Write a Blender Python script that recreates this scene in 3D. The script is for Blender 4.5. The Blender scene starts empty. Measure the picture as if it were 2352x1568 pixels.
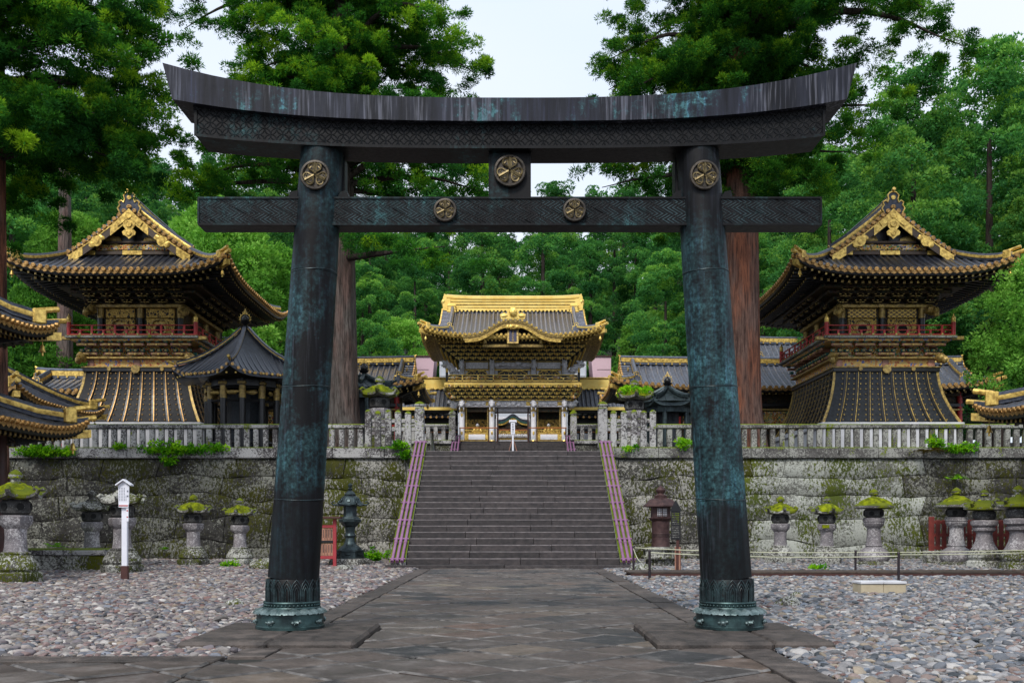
import bpy, math, random
import numpy as np
from mathutils import Vector, Matrix, noise as mnoise

# ------------------------------------------------------------------ camera, sky, sun, exposure
sc = bpy.context.scene
C = sc.collection
FPX = 2300.0           # focal length in pixels of a 2352 px wide picture
EYE = 1.25
cd = bpy.data.cameras.new("camera"); cam = bpy.data.objects.new("camera", cd); C.objects.link(cam)
cam.location = (0, 0, EYE); cam.rotation_euler = (math.radians(90), 0, 0)
cd.sensor_width = 36; cd.lens = FPX/2352*36; cd.shift_y = 422/2352; cd.shift_x = -2/2352
cd.clip_start = .1; cd.clip_end = 2000
sc.camera = cam
W_ = bpy.data.worlds.new("World"); sc.world = W_; W_.use_nodes = True
wt = W_.node_tree; wt.nodes.clear()
SUN_EL, SUN_AZ = math.radians(47), math.radians(200)     # high soft sun behind the camera, from the left
sky = wt.nodes.new("ShaderNodeTexSky"); sky.sky_type = 'NISHITA'; sky.sun_disc = False
sky.sun_elevation = SUN_EL; sky.sun_rotation = SUN_AZ
sky.air_density = 1.0; sky.dust_density = 3.0; sky.altitude = 600
tc = wt.nodes.new("ShaderNodeTexCoord")
mp = wt.nodes.new("ShaderNodeMapping"); mp.inputs['Scale'].default_value = (1, 1, 2.2)
cn = wt.nodes.new("ShaderNodeTexNoise"); cn.inputs['Scale'].default_value = 1.6; cn.inputs['Detail'].default_value = 3
cr = wt.nodes.new("ShaderNodeValToRGB")
cr.color_ramp.elements[0].position = .3; cr.color_ramp.elements[0].color = (7.6, 8.9, 10.9, 1)
cr.color_ramp.elements[1].position = .7; cr.color_ramp.elements[1].color = (9.3, 9.9, 11.0, 1)
mx = wt.nodes.new("ShaderNodeMix"); mx.data_type = 'RGBA'; mx.inputs[0].default_value = .88
bg = wt.nodes.new("ShaderNodeBackground"); bg.inputs[1].default_value = .0595
wo = wt.nodes.new("ShaderNodeOutputWorld")
wt.links.new(tc.outputs['Generated'], mp.inputs[0]); wt.links.new(mp.outputs[0], cn.inputs['Vector'])
wt.links.new(cn.outputs[0], cr.inputs[0]); wt.links.new(sky.outputs[0], mx.inputs[6]); wt.links.new(cr.outputs[0], mx.inputs[7])
wt.links.new(mx.outputs[2], bg.inputs[0]); wt.links.new(bg.outputs[0], wo.inputs[0])
sd = bpy.data.lights.new("sun", 'SUN'); sd.energy = 1.5; sd.angle = math.radians(15); sd.color = (1, .96, .9)
so = bpy.data.objects.new("sun", sd); C.objects.link(so)
_d = Vector((math.sin(SUN_AZ)*math.cos(SUN_EL), math.cos(SUN_AZ)*math.cos(SUN_EL), math.sin(SUN_EL)))
so.rotation_euler = _d.to_track_quat('Z', 'Y').to_euler(); so.location = (0, -20, 40)
sc.view_settings.view_transform = 'Standard'; sc.view_settings.look = 'None'
sc.view_settings.exposure = 0.9; sc.view_settings.gamma = 1; sc.view_settings.use_curve_mapping = False
sc.cycles.max_bounces = 5; sc.cycles.diffuse_bounces = 2; sc.cycles.glossy_bounces = 2
sc.cycles.transparent_max_bounces = 4; sc.cycles.transmission_bounces = 2

# ------------------------------------------------------------------ helpers
rnd = random.Random(11)
PI = math.pi
def at(px, py, Y):
    "point at depth Y seen at pixel (px, py) of the 2352 x 1568 picture"
    return Vector(((px-1178)/FPX*Y, Y, EYE+(1206-py)/FPX*Y))

def gY(py):
    'depth of a ground point seen at picture row py'
    return EYE*FPX/(py-1206)

def thing(name, label, cat, loc=(0, 0, 0), rz=0, group=None, scale=1, kind=None):
    o = bpy.data.objects.new(name, None); C.objects.link(o); o.empty_display_size = .2
    o.location = loc; o.rotation_euler = (0, 0, rz); o.scale = (scale,)*3 if not isinstance(scale, tuple) else scale
    tag(o, label, cat, group, kind); return o
def tag(o, label=None, cat=None, group=None, kind=None):
    if label: o['label'] = label
    if cat: o['category'] = cat
    if group: o['group'] = group
    if kind: o['kind'] = kind
    return o
_kids = {}
def par(o, p):
    if p is not None:
        o.parent = p; _kids.setdefault(p.name, []).append(o)
    return o
def dup(root, loc, rz=0, label=None, group=None, scale=None):
    r = root.copy(); C.objects.link(r); r.location = loc; r.rotation_euler = (0, 0, rz)
    if scale is not None: r.scale = (scale,)*3 if not isinstance(scale, tuple) else scale
    if label: r['label'] = label
    if group: r['group'] = group
    for ch in _kids.get(root.name, []):
        c = ch.copy(); C.objects.link(c); par(c, r)
        for g in _kids.get(ch.name, []):
            d = g.copy(); C.objects.link(d); par(d, c)
    return r
def inst(ob, parent, loc, rot=(0, 0, 0), scale=(1, 1, 1)):
    "another object sharing ob's mesh"
    c = ob.copy(); C.objects.link(c); c.location = loc; c.rotation_euler = rot; c.scale = scale; par(c, parent); return c

XF = [None]
class MB:
    def __init__(s): s.v = []; s.f = []; s.m = []; s.cur = 0
    def add(s, vs, fs, mi=None):
        n = len(s.v); s.v.extend(vs)
        for f in fs: s.f.append([i+n for i in f]); s.m.append(s.cur if mi is None else mi)
    def box(s, c, d, rz=0, mi=None, M=None):
        x, y, z = d[0]/2, d[1]/2, d[2]/2
        vs = [Vector((a*x, b*y, e*z)) for e in (-1, 1) for b in (-1, 1) for a in (-1, 1)]
        if M is None and rz: M = Matrix.Rotation(rz, 3, 'Z')
        if M is not None: vs = [M @ v for v in vs]
        c = Vector(c)
        s.add([v+c for v in vs], [(0, 2, 3, 1), (4, 5, 7, 6), (0, 1, 5, 4), (2, 6, 7, 3), (0, 4, 6, 2), (1, 3, 7, 5)], mi); return s
    def cbox(s, c, d, ch=.02, mi=None, M=None):
        "box with chamfered edges"
        h = [q/2 for q in d]; ch = min(ch, min(h)*.8); c = Vector(c); vs = []; ix = {}
        for a in (-1, 1):
            for b in (-1, 1):
                for e in (-1, 1):
                    sg = (a, b, e)
                    for k in range(3):
                        p = Vector([sg[i]*(h[i]-(0 if i == k else ch)) for i in range(3)])
                        if M is not None: p = M @ p
                        ix[sg+(k,)] = len(vs); vs.append(p+c)
        fs = []
        for k in range(3):
            i, j = [(1, 2), (2, 0), (0, 1)][k]
            for sgn in (-1, 1):
                q = []
                for (u, w) in ((-1, -1), (1, -1), (1, 1), (-1, 1)):
                    t = [0, 0, 0]; t[k] = sgn; t[i] = u; t[j] = w; q.append(ix[tuple(t)+(k,)])
                fs.append(q if sgn > 0 else q[::-1])
        for k in range(3):          # edges parallel to axis k
            i, j = [(1, 2), (2, 0), (0, 1)][k]
            for u in (-1, 1):
                for w in (-1, 1):
                    def g(sk, face):
                        t = [0, 0, 0]; t[k] = sk; t[i] = u; t[j] = w; return ix[tuple(t)+(face,)]
                    q = [g(-1, i), g(1, i), g(1, j), g(-1, j)]
                    fs.append(q if u*w > 0 else q[::-1])
        for a in (-1, 1):
            for b in (-1, 1):
                for e in (-1, 1):
                    q = [ix[(a, b, e, k)] for k in range(3)]
                    fs.append(q if a*b*e > 0 else q[::-1])
        s.add(vs, fs, mi); return s
    def cyl(s, p0, p1, r0, r1=None, n=10, mi=None, caps=True):
        r1 = r0 if r1 is None else r1; p0 = Vector(p0); p1 = Vector(p1); d = (p1-p0).normalized()
        a = d.orthogonal().normalized(); b = d.cross(a)
        vs = [p+(a*math.cos(2*PI*i/n)+b*math.sin(2*PI*i/n))*r for p, r in ((p0, r0), (p1, r1)) for i in range(n)]
        fs = [(i, (i+1) % n, n+(i+1) % n, n+i) for i in range(n)]
        if caps: fs += [tuple(range(n))[::-1], tuple(range(n, 2*n))]
        s.add(vs, fs, mi); return s
    def lathe(s, prof, n=16, c=(0, 0, 0), mi=None, off=0, cap=True, fn=None):
        vs = []; c = Vector(c)
        for (r, z) in prof:
            for i in range(n):
                t = 2*PI*i/n+off
                rr = r*(fn(t, z) if fn else 1)
                vs.append(c+Vector((rr*math.cos(t), rr*math.sin(t), z)))
        fs = [(k*n+i, k*n+(i+1) % n, (k+1)*n+(i+1) % n, (k+1)*n+i) for k in range(len(prof)-1) for i in range(n)]
        if cap: fs += [tuple(range(n))[::-1], tuple(range((len(prof)-1)*n, len(prof)*n))]
        s.add(vs, fs, mi); return s
    def tube(s, pts, r, n=6, mi=None, caps=True):
        pts = [Vector(p) for p in pts]; rr = r if isinstance(r, (list, tuple)) else [r]*len(pts); vs = []
        a = None
        for k, p in enumerate(pts):
            d = (pts[min(k+1, len(pts)-1)]-pts[max(k-1, 0)]).normalized()
            if a is None: a = d.orthogonal().normalized()
            else: a = (a-d*a.dot(d)).normalized()
            b = d.cross(a)
            vs += [p+(a*math.cos(2*PI*i/n)+b*math.sin(2*PI*i/n))*rr[k] for i in range(n)]
        m = len(pts)
        fs = [(k*n+i, k*n+(i+1) % n, (k+1)*n+(i+1) % n, (k+1)*n+i) for k in range(m-1) for i in range(n)]
        if caps: fs += [tuple(range(n))[::-1], tuple(range((m-1)*n, m*n))]
        s.add(vs, fs, mi); return s
    def sweep(s, pts, sec, mis=None, lat=None, closed=True, caps=True, mi=None):
        "sec: [(lateral, up)], ring swept along pts; lateral is horizontal; mis: material per section edge"
        pts = [Vector(p) for p in pts]; vs = []; n = len(sec); Z = Vector((0, 0, 1))
        for k, p in enumerate(pts):
            if lat is None:
                d = pts[min(k+1, len(pts)-1)]-pts[max(k-1, 0)]; d.z = 0
                l = d.cross(Z).normalized()
            else: l = Vector(lat)
            vs += [p+l*a+Z*b for (a, b) in sec]
        base = len(s.v); s.v.extend(vs); e = n if closed else n-1
        for k in range(len(pts)-1):
            for i in range(e):
                j = (i+1) % n
                s.f.append([base+k*n+i, base+k*n+j, base+(k+1)*n+j, base+(k+1)*n+i])
                s.m.append(mis[i] if mis else (s.cur if mi is None else mi))
        if caps and closed:
            mm = mis[0] if mis else (s.cur if mi is None else mi)
            s.f.append([base+i for i in range(n)][::-1]); s.m.append(mm)
            s.f.append([base+(len(pts)-1)*n+i for i in range(n)]); s.m.append(mm)
        return s
    def prism(s, poly, y0, y1, mi=None, ax='y', o=(0, 0, 0)):
        "polygon in x-z (ax y), x-y (ax z) or y-z (ax x) extruded"
        n = len(poly); o = Vector(o)
        mk = {'y': lambda a, b, t: Vector((a, t, b)), 'z': lambda a, b, t: Vector((a, b, t)), 'x': lambda a, b, t: Vector((t, a, b))}[ax]
        vs = [mk(a, b, y0)+o for a, b in poly]+[mk(a, b, y1)+o for a, b in poly]
        s.add(vs, [tuple(range(n)), tuple(range(n, 2*n))[::-1]]+[(i, n+i, n+(i+1) % n, (i+1) % n) for i in range(n)], mi); return s
    def grid(s, rows, mi=None):
        m = len(rows[0]); vs = [Vector(p) for r in rows for p in r]
        s.add(vs, [(k*m+i, k*m+i+1, (k+1)*m+i+1, (k+1)*m+i) for k in range(len(rows)-1) for i in range(m-1)], mi); return s
    def blob(s, c, r, seed=0, amp=.25, nu=8, nv=6, mi=None, fr=1.6):
        "lumpy rounded mass"
        c = Vector(c); r = Vector(r) if hasattr(r, '__len__') else Vector((r, r, r)); vs = []
        for k in range(nv+1):
            ph = PI*k/nv
            for i in range(nu):
                th = 2*PI*i/nu; d = Vector((math.sin(ph)*math.cos(th), math.sin(ph)*math.sin(th), -math.cos(ph)))
                f = 1+amp*mnoise.noise(d*fr+Vector((seed*3.1, seed*1.7, seed)))
                vs.append(c+Vector((d.x*r.x, d.y*r.y, d.z*r.z))*f)
        s.add(vs, [(k*nu+i, k*nu+(i+1) % nu, (k+1)*nu+(i+1) % nu, (k+1)*nu+i) for k in range(nv) for i in range(nu)], mi); return s
    def build(s, name, mat, parent=None, smooth=0, kind=None):
        me = bpy.data.meshes.new(name)
        vs = s.v
        if XF[0] is not None: vs = [XF[0] @ Vector(v) for v in vs]
        me.from_pydata([tuple(v) for v in vs], [], s.f)
        for m in (mat if isinstance(mat, (list, tuple)) else [mat]): me.materials.append(m)
        if isinstance(mat, (list, tuple)): me.polygons.foreach_set('material_index', s.m)
        if smooth:
            me.shade_smooth(); me.set_sharp_from_angle(angle=math.radians(smooth))
        me.update()
        o = bpy.data.objects.new(name, me); C.objects.link(o); par(o, parent)
        if kind: o['kind'] = kind
        return o

# ------------------------------------------------------------------ materials
class NT:
    def __init__(s, name):
        s.mat = bpy.data.materials.new(name); s.mat.use_nodes = True; s.t = s.mat.node_tree; s.t.nodes.clear()
        s.out = s.n("ShaderNodeOutputMaterial"); s.b = s.n("ShaderNodeBsdfPrincipled"); s.l(s.b.outputs[0], s.out.inputs[0])
    def n(s, t, **k):
        nd = s.t.nodes.new(t)
        for a, b in k.items(): setattr(nd, a, b)
        return nd
    def l(s, a, b): s.t.links.new(a, b)
    def inp(s, sock, v):
        if isinstance(v, bpy.types.NodeSocket): s.l(v, sock)
        elif isinstance(v, (tuple, list)): sock.default_value = tuple(v)+(1,) if len(v) == 3 and sock.type == 'RGBA' else v
        else: sock.default_value = v
    def m(s, op, a, b=0.0, c=None, clamp=False):
        nd = s.n("ShaderNodeMath", operation=op, use_clamp=clamp); s.inp(nd.inputs[0], a); s.inp(nd.inputs[1], b)
        if c is not None: s.inp(nd.inputs[2], c)
        return nd.outputs[0]
    def pos(s): return s.n("ShaderNodeNewGeometry").outputs['Position']
    def obj(s): return s.n("ShaderNodeTexCoord").outputs['Object']
    def rand(s): return s.n("ShaderNodeObjectInfo").outputs['Random']
    def vm(s, v, sc_, rot=None):
        nd = s.n("ShaderNodeMapping"); s.l(v, nd.inputs[0]); nd.inputs['Scale'].default_value = sc_
        if rot: nd.inputs['Rotation'].default_value = rot
        return nd.outputs[0]
    def noise(s, v, scale, detail=3, rough=.55, dist=0):
        nd = s.n("ShaderNodeTexNoise"); s.l(v, nd.inputs['Vector']); nd.inputs['Scale'].default_value = scale
        nd.inputs['Detail'].default_value = detail; nd.inputs['Roughness'].default_value = rough; nd.inputs['Distortion'].default_value = dist
        return nd.outputs[0]
    def voro(s, v, scale, feat='F1', out='Distance'):
        nd = s.n("ShaderNodeTexVoronoi", feature=feat); s.l(v, nd.inputs['Vector']); nd.inputs['Scale'].default_value = scale
        return nd.outputs[out]
    def ramp(s, f, stops):
        nd = s.n("ShaderNodeValToRGB"); s.l(f, nd.inputs[0]); e = nd.color_ramp.elements
        while len(e) < len(stops): e.new(.5)
        for i, (p, c) in enumerate(stops):
            e[i].position = p; e[i].color = (c, c, c, 1) if not isinstance(c, tuple) else c+(1,)
        return nd.outputs[0]
    def mix(s, f, a, b, mode='MIX'):
        nd = s.n("ShaderNodeMix", data_type='RGBA', blend_type=mode); s.inp(nd.inputs[0], f); s.inp(nd.inputs[6], a); s.inp(nd.inputs[7], b)
        return nd.outputs[2]
    def sep(s, v):
        nd = s.n("ShaderNodeSeparateXYZ"); s.l(v, nd.inputs[0]); return nd.outputs
    def bump(s, h, strength=.4, dist=.02):
        nd = s.n("ShaderNodeBump"); s.l(h, nd.inputs['Height']); nd.inputs['Strength'].default_value = strength
        nd.inputs['Distance'].default_value = dist; s.l(nd.outputs[0], s.b.inputs['Normal'])
    def fin(s, col=None, rough=None, metal=None, spec=None):
        for k, v in (('Base Color', col), ('Roughness', rough), ('Metallic', metal), ('Specular IOR Level', spec)):
            if v is not None: s.inp(s.b.inputs[k], v)
        return s.mat

def simple(name, c1, c2=None, scale=3, rough=.6, metal=0, bump=.2, bs=None, rand=.25, spec=.5, stretch=(1, 1, 1), det=4, bd=.01):
    t = NT(name); v = t.vm(t.pos(), stretch); nz = t.noise(v, scale, det)
    c2 = c2 or tuple(q*.6 for q in c1)
    f = t.ramp(nz, [(.35, 0.), (.65, 1.)])
    col = t.mix(f, c2, c1)
    if rand:
        r = t.m('MULTIPLY_ADD', t.rand(), 2*rand, 1-rand)
        col = t.mix(1, col, r, 'MULTIPLY')
    if bump: t.bump(t.noise(v, bs or scale*4, 3), bump, bd)
    rr = t.m('MULTIPLY_ADD', nz, .3, rough-.15)
    return t.fin(col, rr, metal, spec)

def lichen_stone(name, dark, light, lich=.5, moss=.4, lc=(.5, .5, .45), topmoss=False, mossc=(.085, .105, .012), sc_=1.0):
    t = NT(name); p = t.pos()
    big = t.noise(p, .9*sc_, 4); mid = t.noise(p, 3.2*sc_, 5, .65); fine = t.noise(p, 24*sc_, 5, .7); f2 = t.noise(p, 11*sc_, 4, .7)
    col = t.mix(t.ramp(mid, [(.35, 0.), (.66, 1.)]), dark, light)
    col = t.mix(t.ramp(fine, [(.3, 0.), (.7, 1.)]), t.mix(1, col, (.5, .5, .5), 'MULTIPLY'), col)
    a = t.m('MULTIPLY_ADD', big, .5, t.m('MULTIPLY', f2, .6))          # lichen mask: patches of fine spots
    a = t.m('ADD', a, t.m('MULTIPLY', fine, .4))
    lm = t.ramp(a, [(.82-.14*lich, 0.), (.90-.14*lich, 1.)])
    col = t.mix(lm, col, lc)
    vd = t.voro(p, 9*sc_); spot = t.ramp(t.m('ADD', vd, t.m('MULTIPLY', fine, .35)), [(.3, 1.), (.36, 0.)])
    spot = t.m('MULTIPLY', spot, t.ramp(t.noise(p, 2.1*sc_, 2), [(.5, 0.), (.58, 1.)]))
    col = t.mix(t.m('MULTIPLY', spot, min(1, lich*1.3)), col, (.55, .56, .5))
    b2 = t.noise(t.vm(p, (1, 1, .6)), 1.3*sc_, 3); ms = t.m('MULTIPLY_ADD', b2, .9, t.m('MULTIPLY', f2, .7))
    if topmoss:
        nz = t.sep(t.n("ShaderNodeNewGeometry").outputs['Normal'])[2]
        ms = t.m('MULTIPLY_ADD', t.m('MAXIMUM', nz, 0), .42, ms)
    if not topmoss:
        f3 = t.noise(t.vm(p, (1, 1, .55)), 15*sc_, 4, .75); reg = t.noise(t.vm(p, (1, 1, .7)), .55*sc_, 3)
        ms = t.m('MULTIPLY_ADD', reg, .8, t.m('MULTIPLY', f3, 1.05))
    th = 1.0 if topmoss else 1.1
    mm = t.ramp(ms, [(th-.2*moss, 0.), (th+.035-.2*moss, 1.)])
    mc = t.mix(fine, tuple(q*.35 for q in mossc), mossc)
    mc = t.mix(t.ramp(b2, [(.4, 0.), (.65, 1.)]), mc, t.mix(1, mc, (1.5, 1.35, .6), 'MULTIPLY'))
    col = t.mix(mm, col, mc)
    r = t.m('MULTIPLY_ADD', t.rand(), .2, .88); col = t.mix(1, col, r, 'MULTIPLY')
    t.bump(t.m('ADD', t.m('MULTIPLY', fine, .5), t.m('ADD', mid, t.m('MULTIPLY', mm, .4))), .7, .03)
    return t.fin(col, .85, 0, .25)

M = {}
M['stone_wall_dark'] = lichen_stone('old_wall_stone', (.026, .024, .022), (.07, .066, .06), .5, .7, lc=(.19, .19, .16), mossc=(.05, .055, .008))
M['stone_wall_light'] = lichen_stone('lichen_wall_stone', (.11, .11, .095), (.21, .21, .18), .95, .75, lc=(.33, .34, .3), mossc=(.075, .1, .01))
M['stone_wall_mid'] = lichen_stone('mossy_wall_stone', (.04, .038, .034), (.1, .096, .085), .8, .95, lc=(.3, .29, .26), mossc=(.055, .065, .006))
M['stone_lantern'] = lichen_stone('lantern_stone', (.19, .175, .185), (.33, .3, .31), .45, .12, lc=(.48, .46, .46), sc_=1.6)
M['stone_base'] = lichen_stone('lantern_base_stone', (.06, .056, .05), (.14, .132, .12), .7, .6, lc=(.42, .42, .38), sc_=1.4)
M['stone_box'] = lichen_stone('firebox_stone', (.045, .044, .044), (.1, .098, .096), .2, .2, lc=(.2, .2, .19), sc_=1.6)
M['stone_cap'] = lichen_stone('lantern_cap_stone', (.08, .075, .07), (.2, .19, .175), .65, .8, lc=(.38, .38, .34), topmoss=True, mossc=(.13, .17, .01), sc_=1.4)
M['fence_stone'] = lichen_stone('fence_stone', (.06, .053, .055), (.14, .128, .128), .85, .15, lc=(.42, .41, .4), topmoss=True, mossc=(.14, .2, .01), sc_=1.3)
M['fence_light'] = lichen_stone('fence_stone_pale', (.07, .066, .062), (.165, .156, .145), .75, .3, lc=(.3, .3, .27), topmoss=True, mossc=(.14, .2, .01), sc_=1.3)
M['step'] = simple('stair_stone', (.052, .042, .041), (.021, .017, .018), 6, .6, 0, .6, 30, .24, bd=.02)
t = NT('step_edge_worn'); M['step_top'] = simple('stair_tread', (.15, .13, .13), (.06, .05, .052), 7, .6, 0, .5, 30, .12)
# paving
t = NT('paving_stone'); p = t.pos(); rr = t.rand()
base = t.ramp(rr, [(0., (.03, .034, .038)), (.14, (.055, .052, .05)), (.3, (.1, .083, .072)), (.45, (.078, .066, .06)), (.6, (.11, .094, .082)), (.75, (.075, .07, .066)), (.88, (.125, .105, .085)), (.93, (.115, .078, .062)), (.97, (.08, .07, .062)), (1., (.2, .175, .13))])
n1 = t.noise(p, 2.2, 5, .65); n2 = t.noise(p, 60, 3); n3 = t.noise(t.vm(p, (1, .35, 1)), 7, 4, .7)
col = t.mix(t.ramp(n1, [(.3, 0.), (.7, 1.)]), t.mix(1, base, (.6, .6, .62), 'MULTIPLY'), t.mix(1, base, (1.25, 1.22, 1.2), 'MULTIPLY'))
n4 = t.noise(p, 16, 6, .8); col = t.mix(1, col, t.m('MULTIPLY_ADD', n4, 1.5, .25), 'MULTIPLY')
col = t.mix(t.m('MULTIPLY', t.ramp(t.m('MULTIPLY', t.noise(p, 5, 6, .8), n1), [(.28, 0.), (.34, 1.)]), .35), col, (.16, .155, .15))
t.bump(t.m('MULTIPLY_ADD', n2, .35, t.m('MULTIPLY', n1, 1.2)), .55, .012)
M['paver'] = t.fin(t.mix(1, col, (1.02, .98, .95), 'MULTIPLY'), t.ramp(n1, [(.35, .4), (.65, .72)]), 0, .32)
M['paver_edge'] = simple('worn_slab_edge', (.15, .138, .128), (.03, .027, .025), 5.5, .6, 0, .4, 40, .35, det=5)
M['kerb'] = simple('kerb_stone', (.105, .086, .075), (.04, .034, .031), 5, .6, 0, .9, 45, .28, spec=.3, det=7)
M['joint'] = simple('joint_dirt', (.02, .019, .013), (.01, .01, .009), 8, .9, 0, .3)
M['gravel_bed'] = simple('gravel_bed', (.14, .125, .12), (.05, .046, .045), 30, .9, 0, .8, 50, 0, bd=.03)
M['hill'] = simple('forest_floor', (.02, .03, .008), (.01, .014, .005), .4, 1, 0, .5, 3, 0)
M['terrace'] = simple('terrace_gravel', (.16, .15, .14), (.09, .085, .08), 12, .9, 0, .4, 40, 0)
t = NT('pebble'); a = t.n("ShaderNodeAttribute", attribute_name='tint', attribute_type='INSTANCER').outputs['Color']
nz = t.noise(t.pos(), 45, 3); t.bump(nz, .5, .006)
col = t.mix(.45, a, t.mix(nz, (0, 0, 0), a)); M['pebble'] = t.fin(t.mix(1, col, (1.25, 1.25, 1.25), 'MULTIPLY'), .7, 0, .3)

# bronze of the torii: dark brown-black with verdigris runs
def bronze(name, amt=.5, tan=0., pat=None, green=1.):
    t = NT(name); p = t.pos()
    st = t.noise(t.vm(p, (9, 9, .8)), 1.2, 5, .6, .3); st2 = t.noise(t.vm(p, (30, 30, 1.3)), 1.0, 3, .6)
    pa = t.noise(p, 1.1, 4, .6); fi = t.noise(p, 22, 4, .7)
    col = t.mix(t.ramp(st, [(.35, 0.), (.65, 1.)]), (.003, .003, .0035), (.0105, .0098, .011))
    g = t.m('ADD', t.m('MULTIPLY', pa, 1.0), t.m('ADD', t.m('MULTIPLY', st, .35), t.m('MULTIPLY', fi, .3)))
    gm = t.ramp(g, [(.92-.14*amt, 0.), (1.08-.14*amt, .45), (1.2-.14*amt, 1.)])
    gc = t.mix(t.ramp(fi, [(.35, 0.), (.65, 1.)]), (.008, .032, .036), (.055, .145, .15))
    if amt > 1:
        zz = t.m('DIVIDE', t.m('ADD', t.sep(p)[2], t.m('MULTIPLY_ADD', pa, 1.2, -.6)), 6.0)
        gm = t.m('MULTIPLY', gm, t.ramp(zz, [(.0, .25), (.12, .1), (.24, .12), (.29, 1.), (.6, 1.), (.72, .45), (1., .3)]))
    if amt > 1: col = t.mix(1, col, (.6, .62, .62), 'MULTIPLY')
    if tan > .5: col = t.mix(t.ramp(st, [(.35, 0.), (.65, 1.)]), (.005, .0055, .008), (.02, .022, .031))
    col = t.mix(gm, col, gc)
    if tan:
        k = t.m('MULTIPLY', t.ramp(st2, [(.5, 0.), (.62, 1.)]), t.ramp(t.noise(t.vm(p, (1.6, 1.6, .2)), 1.3, 3), [(.44, 0.), (.56, 1.)]))
        col = t.mix(t.m('MULTIPLY', k, tan), col, (.1, .1, .1))
        k2 = t.ramp(st2, [(.52, 1.), (.64, 0.)]); col = t.mix(t.m('MULTIPLY', k2, .8), t.mix(1, col, (1.5, 1.55, 1.9), 'MULTIPLY'), col)
    h = t.m('MULTIPLY', fi, .3)
    if pat:
        x, y, z = t.sep(p)
        if pat == 'waves':      # overlapping rings
            s_ = .135; tot = None
            for (ox, oz) in ((0, 0), (.5, .5)):
                u = t.m('SUBTRACT', t.m('FRACT', t.m('ADD', t.m('DIVIDE', x, s_), ox+50)), .5)
                w = t.m('SUBTRACT', t.m('FRACT', t.m('ADD', t.m('DIVIDE', z, s_), oz+50)), .5)
                d = t.m('SQRT', t.m('ADD', t.m('MULTIPLY', u, u), t.m('MULTIPLY', w, w)))
                for rad in (.5,):
                    q = t.ramp(t.m('ABSOLUTE', t.m('SUBTRACT', d, rad)), [(0., 1.), (.055, 0.)])
                    tot = q if tot is None else t.m('MAXIMUM', tot, q)
            line = tot
        else:                   # interlocking key pattern: staggered diagonal hooks
            s_ = .105
            zz = t.m('PINGPONG', t.m('ADD', t.m('DIVIDE', z, s_), 40.3), .62)
            u = t.m('ADD', t.m('DIVIDE', x, s_), t.m('MULTIPLY', zz, 1.7))
            k = t.m('ABSOLUTE', t.m('SUBTRACT', t.m('FRACT', t.m('ADD', t.m('MULTIPLY', u, 1.9), 80)), .5))
            line = t.ramp(k, [(.12, 1.), (.3, 0.)])
            k3 = t.m('ABSOLUTE', t.m('SUBTRACT', t.m('FRACT', t.m('ADD', t.m('DIVIDE', x, s_*2.4), t.m('DIVIDE', z, s_*1.35))), .5))
            line = t.m('MULTIPLY', line, t.ramp(k3, [(.06, .15), (.12, 1.)]))
        line_patch = t.ramp(t.noise(t.vm(p, (1, 1, .4)), 2.6, 4, .7), [(.4, 0.), (.7, 1.)])  # random patches where the pattern lines are paler
        col = t.mix(t.m('MULTIPLY', line, t.m('MULTIPLY_ADD', line_patch, .7 if pat == 'key' else .25, .06)), col, (.085, .14, .155) if pat == 'key' else (.045, .06, .065))
        h = t.m('ADD', h, t.m('MULTIPLY', line, 1.2)); t.bump(h, 1.0 if pat == 'key' else .5, .02)
    else: t.bump(h, .25, .01)
    return t.fin(t.mix(1, col, (.72, .74, .76), 'MULTIPLY') if amt < 1 and not tan else col, t.m('MULTIPLY_ADD', fi, .35, .33), .1, .2)
M['bronze'] = bronze('torii_bronze', .45, 0)
M['bronze_col'] = bronze('torii_column_bronze', 1.35, .12)
M['bronze_top'] = bronze('torii_lintel_bronze', .0, .55)
M['bronze_ring'] = bronze('ring_pattern_bronze', .2, 0, 'waves')
M['bronze_key'] = bronze('key_pattern_bronze', .3, 0, 'key')
M['bronze_joint'] = simple('joint_bronze', (.03, .055, .06), (.01, .015, .017), 9, .4, .4, .3, rand=0)
M['bronze_base'] = simple('torii_base_bronze', (.05, .1, .1), (.015, .028, .03), 6, .42, .5, .3, rand=0)
M['bronze_lotus'] = simple('torii_lotus_bronze', (.2, .26, .26), (.07, .11, .11), 12, .42, .5, .3, rand=0)
M['crest'] = simple('crest_bronze', (.07, .056, .042), (.028, .024, .02), 25, .45, .6, .2, rand=0)
M['crest_gold'] = simple('crest_leaf_brass', (.2, .15, .065), (.07, .055, .03), 30, .4, .7, .2, rand=0)
M['lamp_bronze'] = simple('lantern_bronze', (.055, .08, .085), (.02, .03, .034), 8, .42, .6, .2, rand=0)
M['lamp_iron'] = simple('rusty_iron', (.085, .045, .042), (.045, .022, .022), 8, .55, .4, .2, rand=0)
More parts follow.
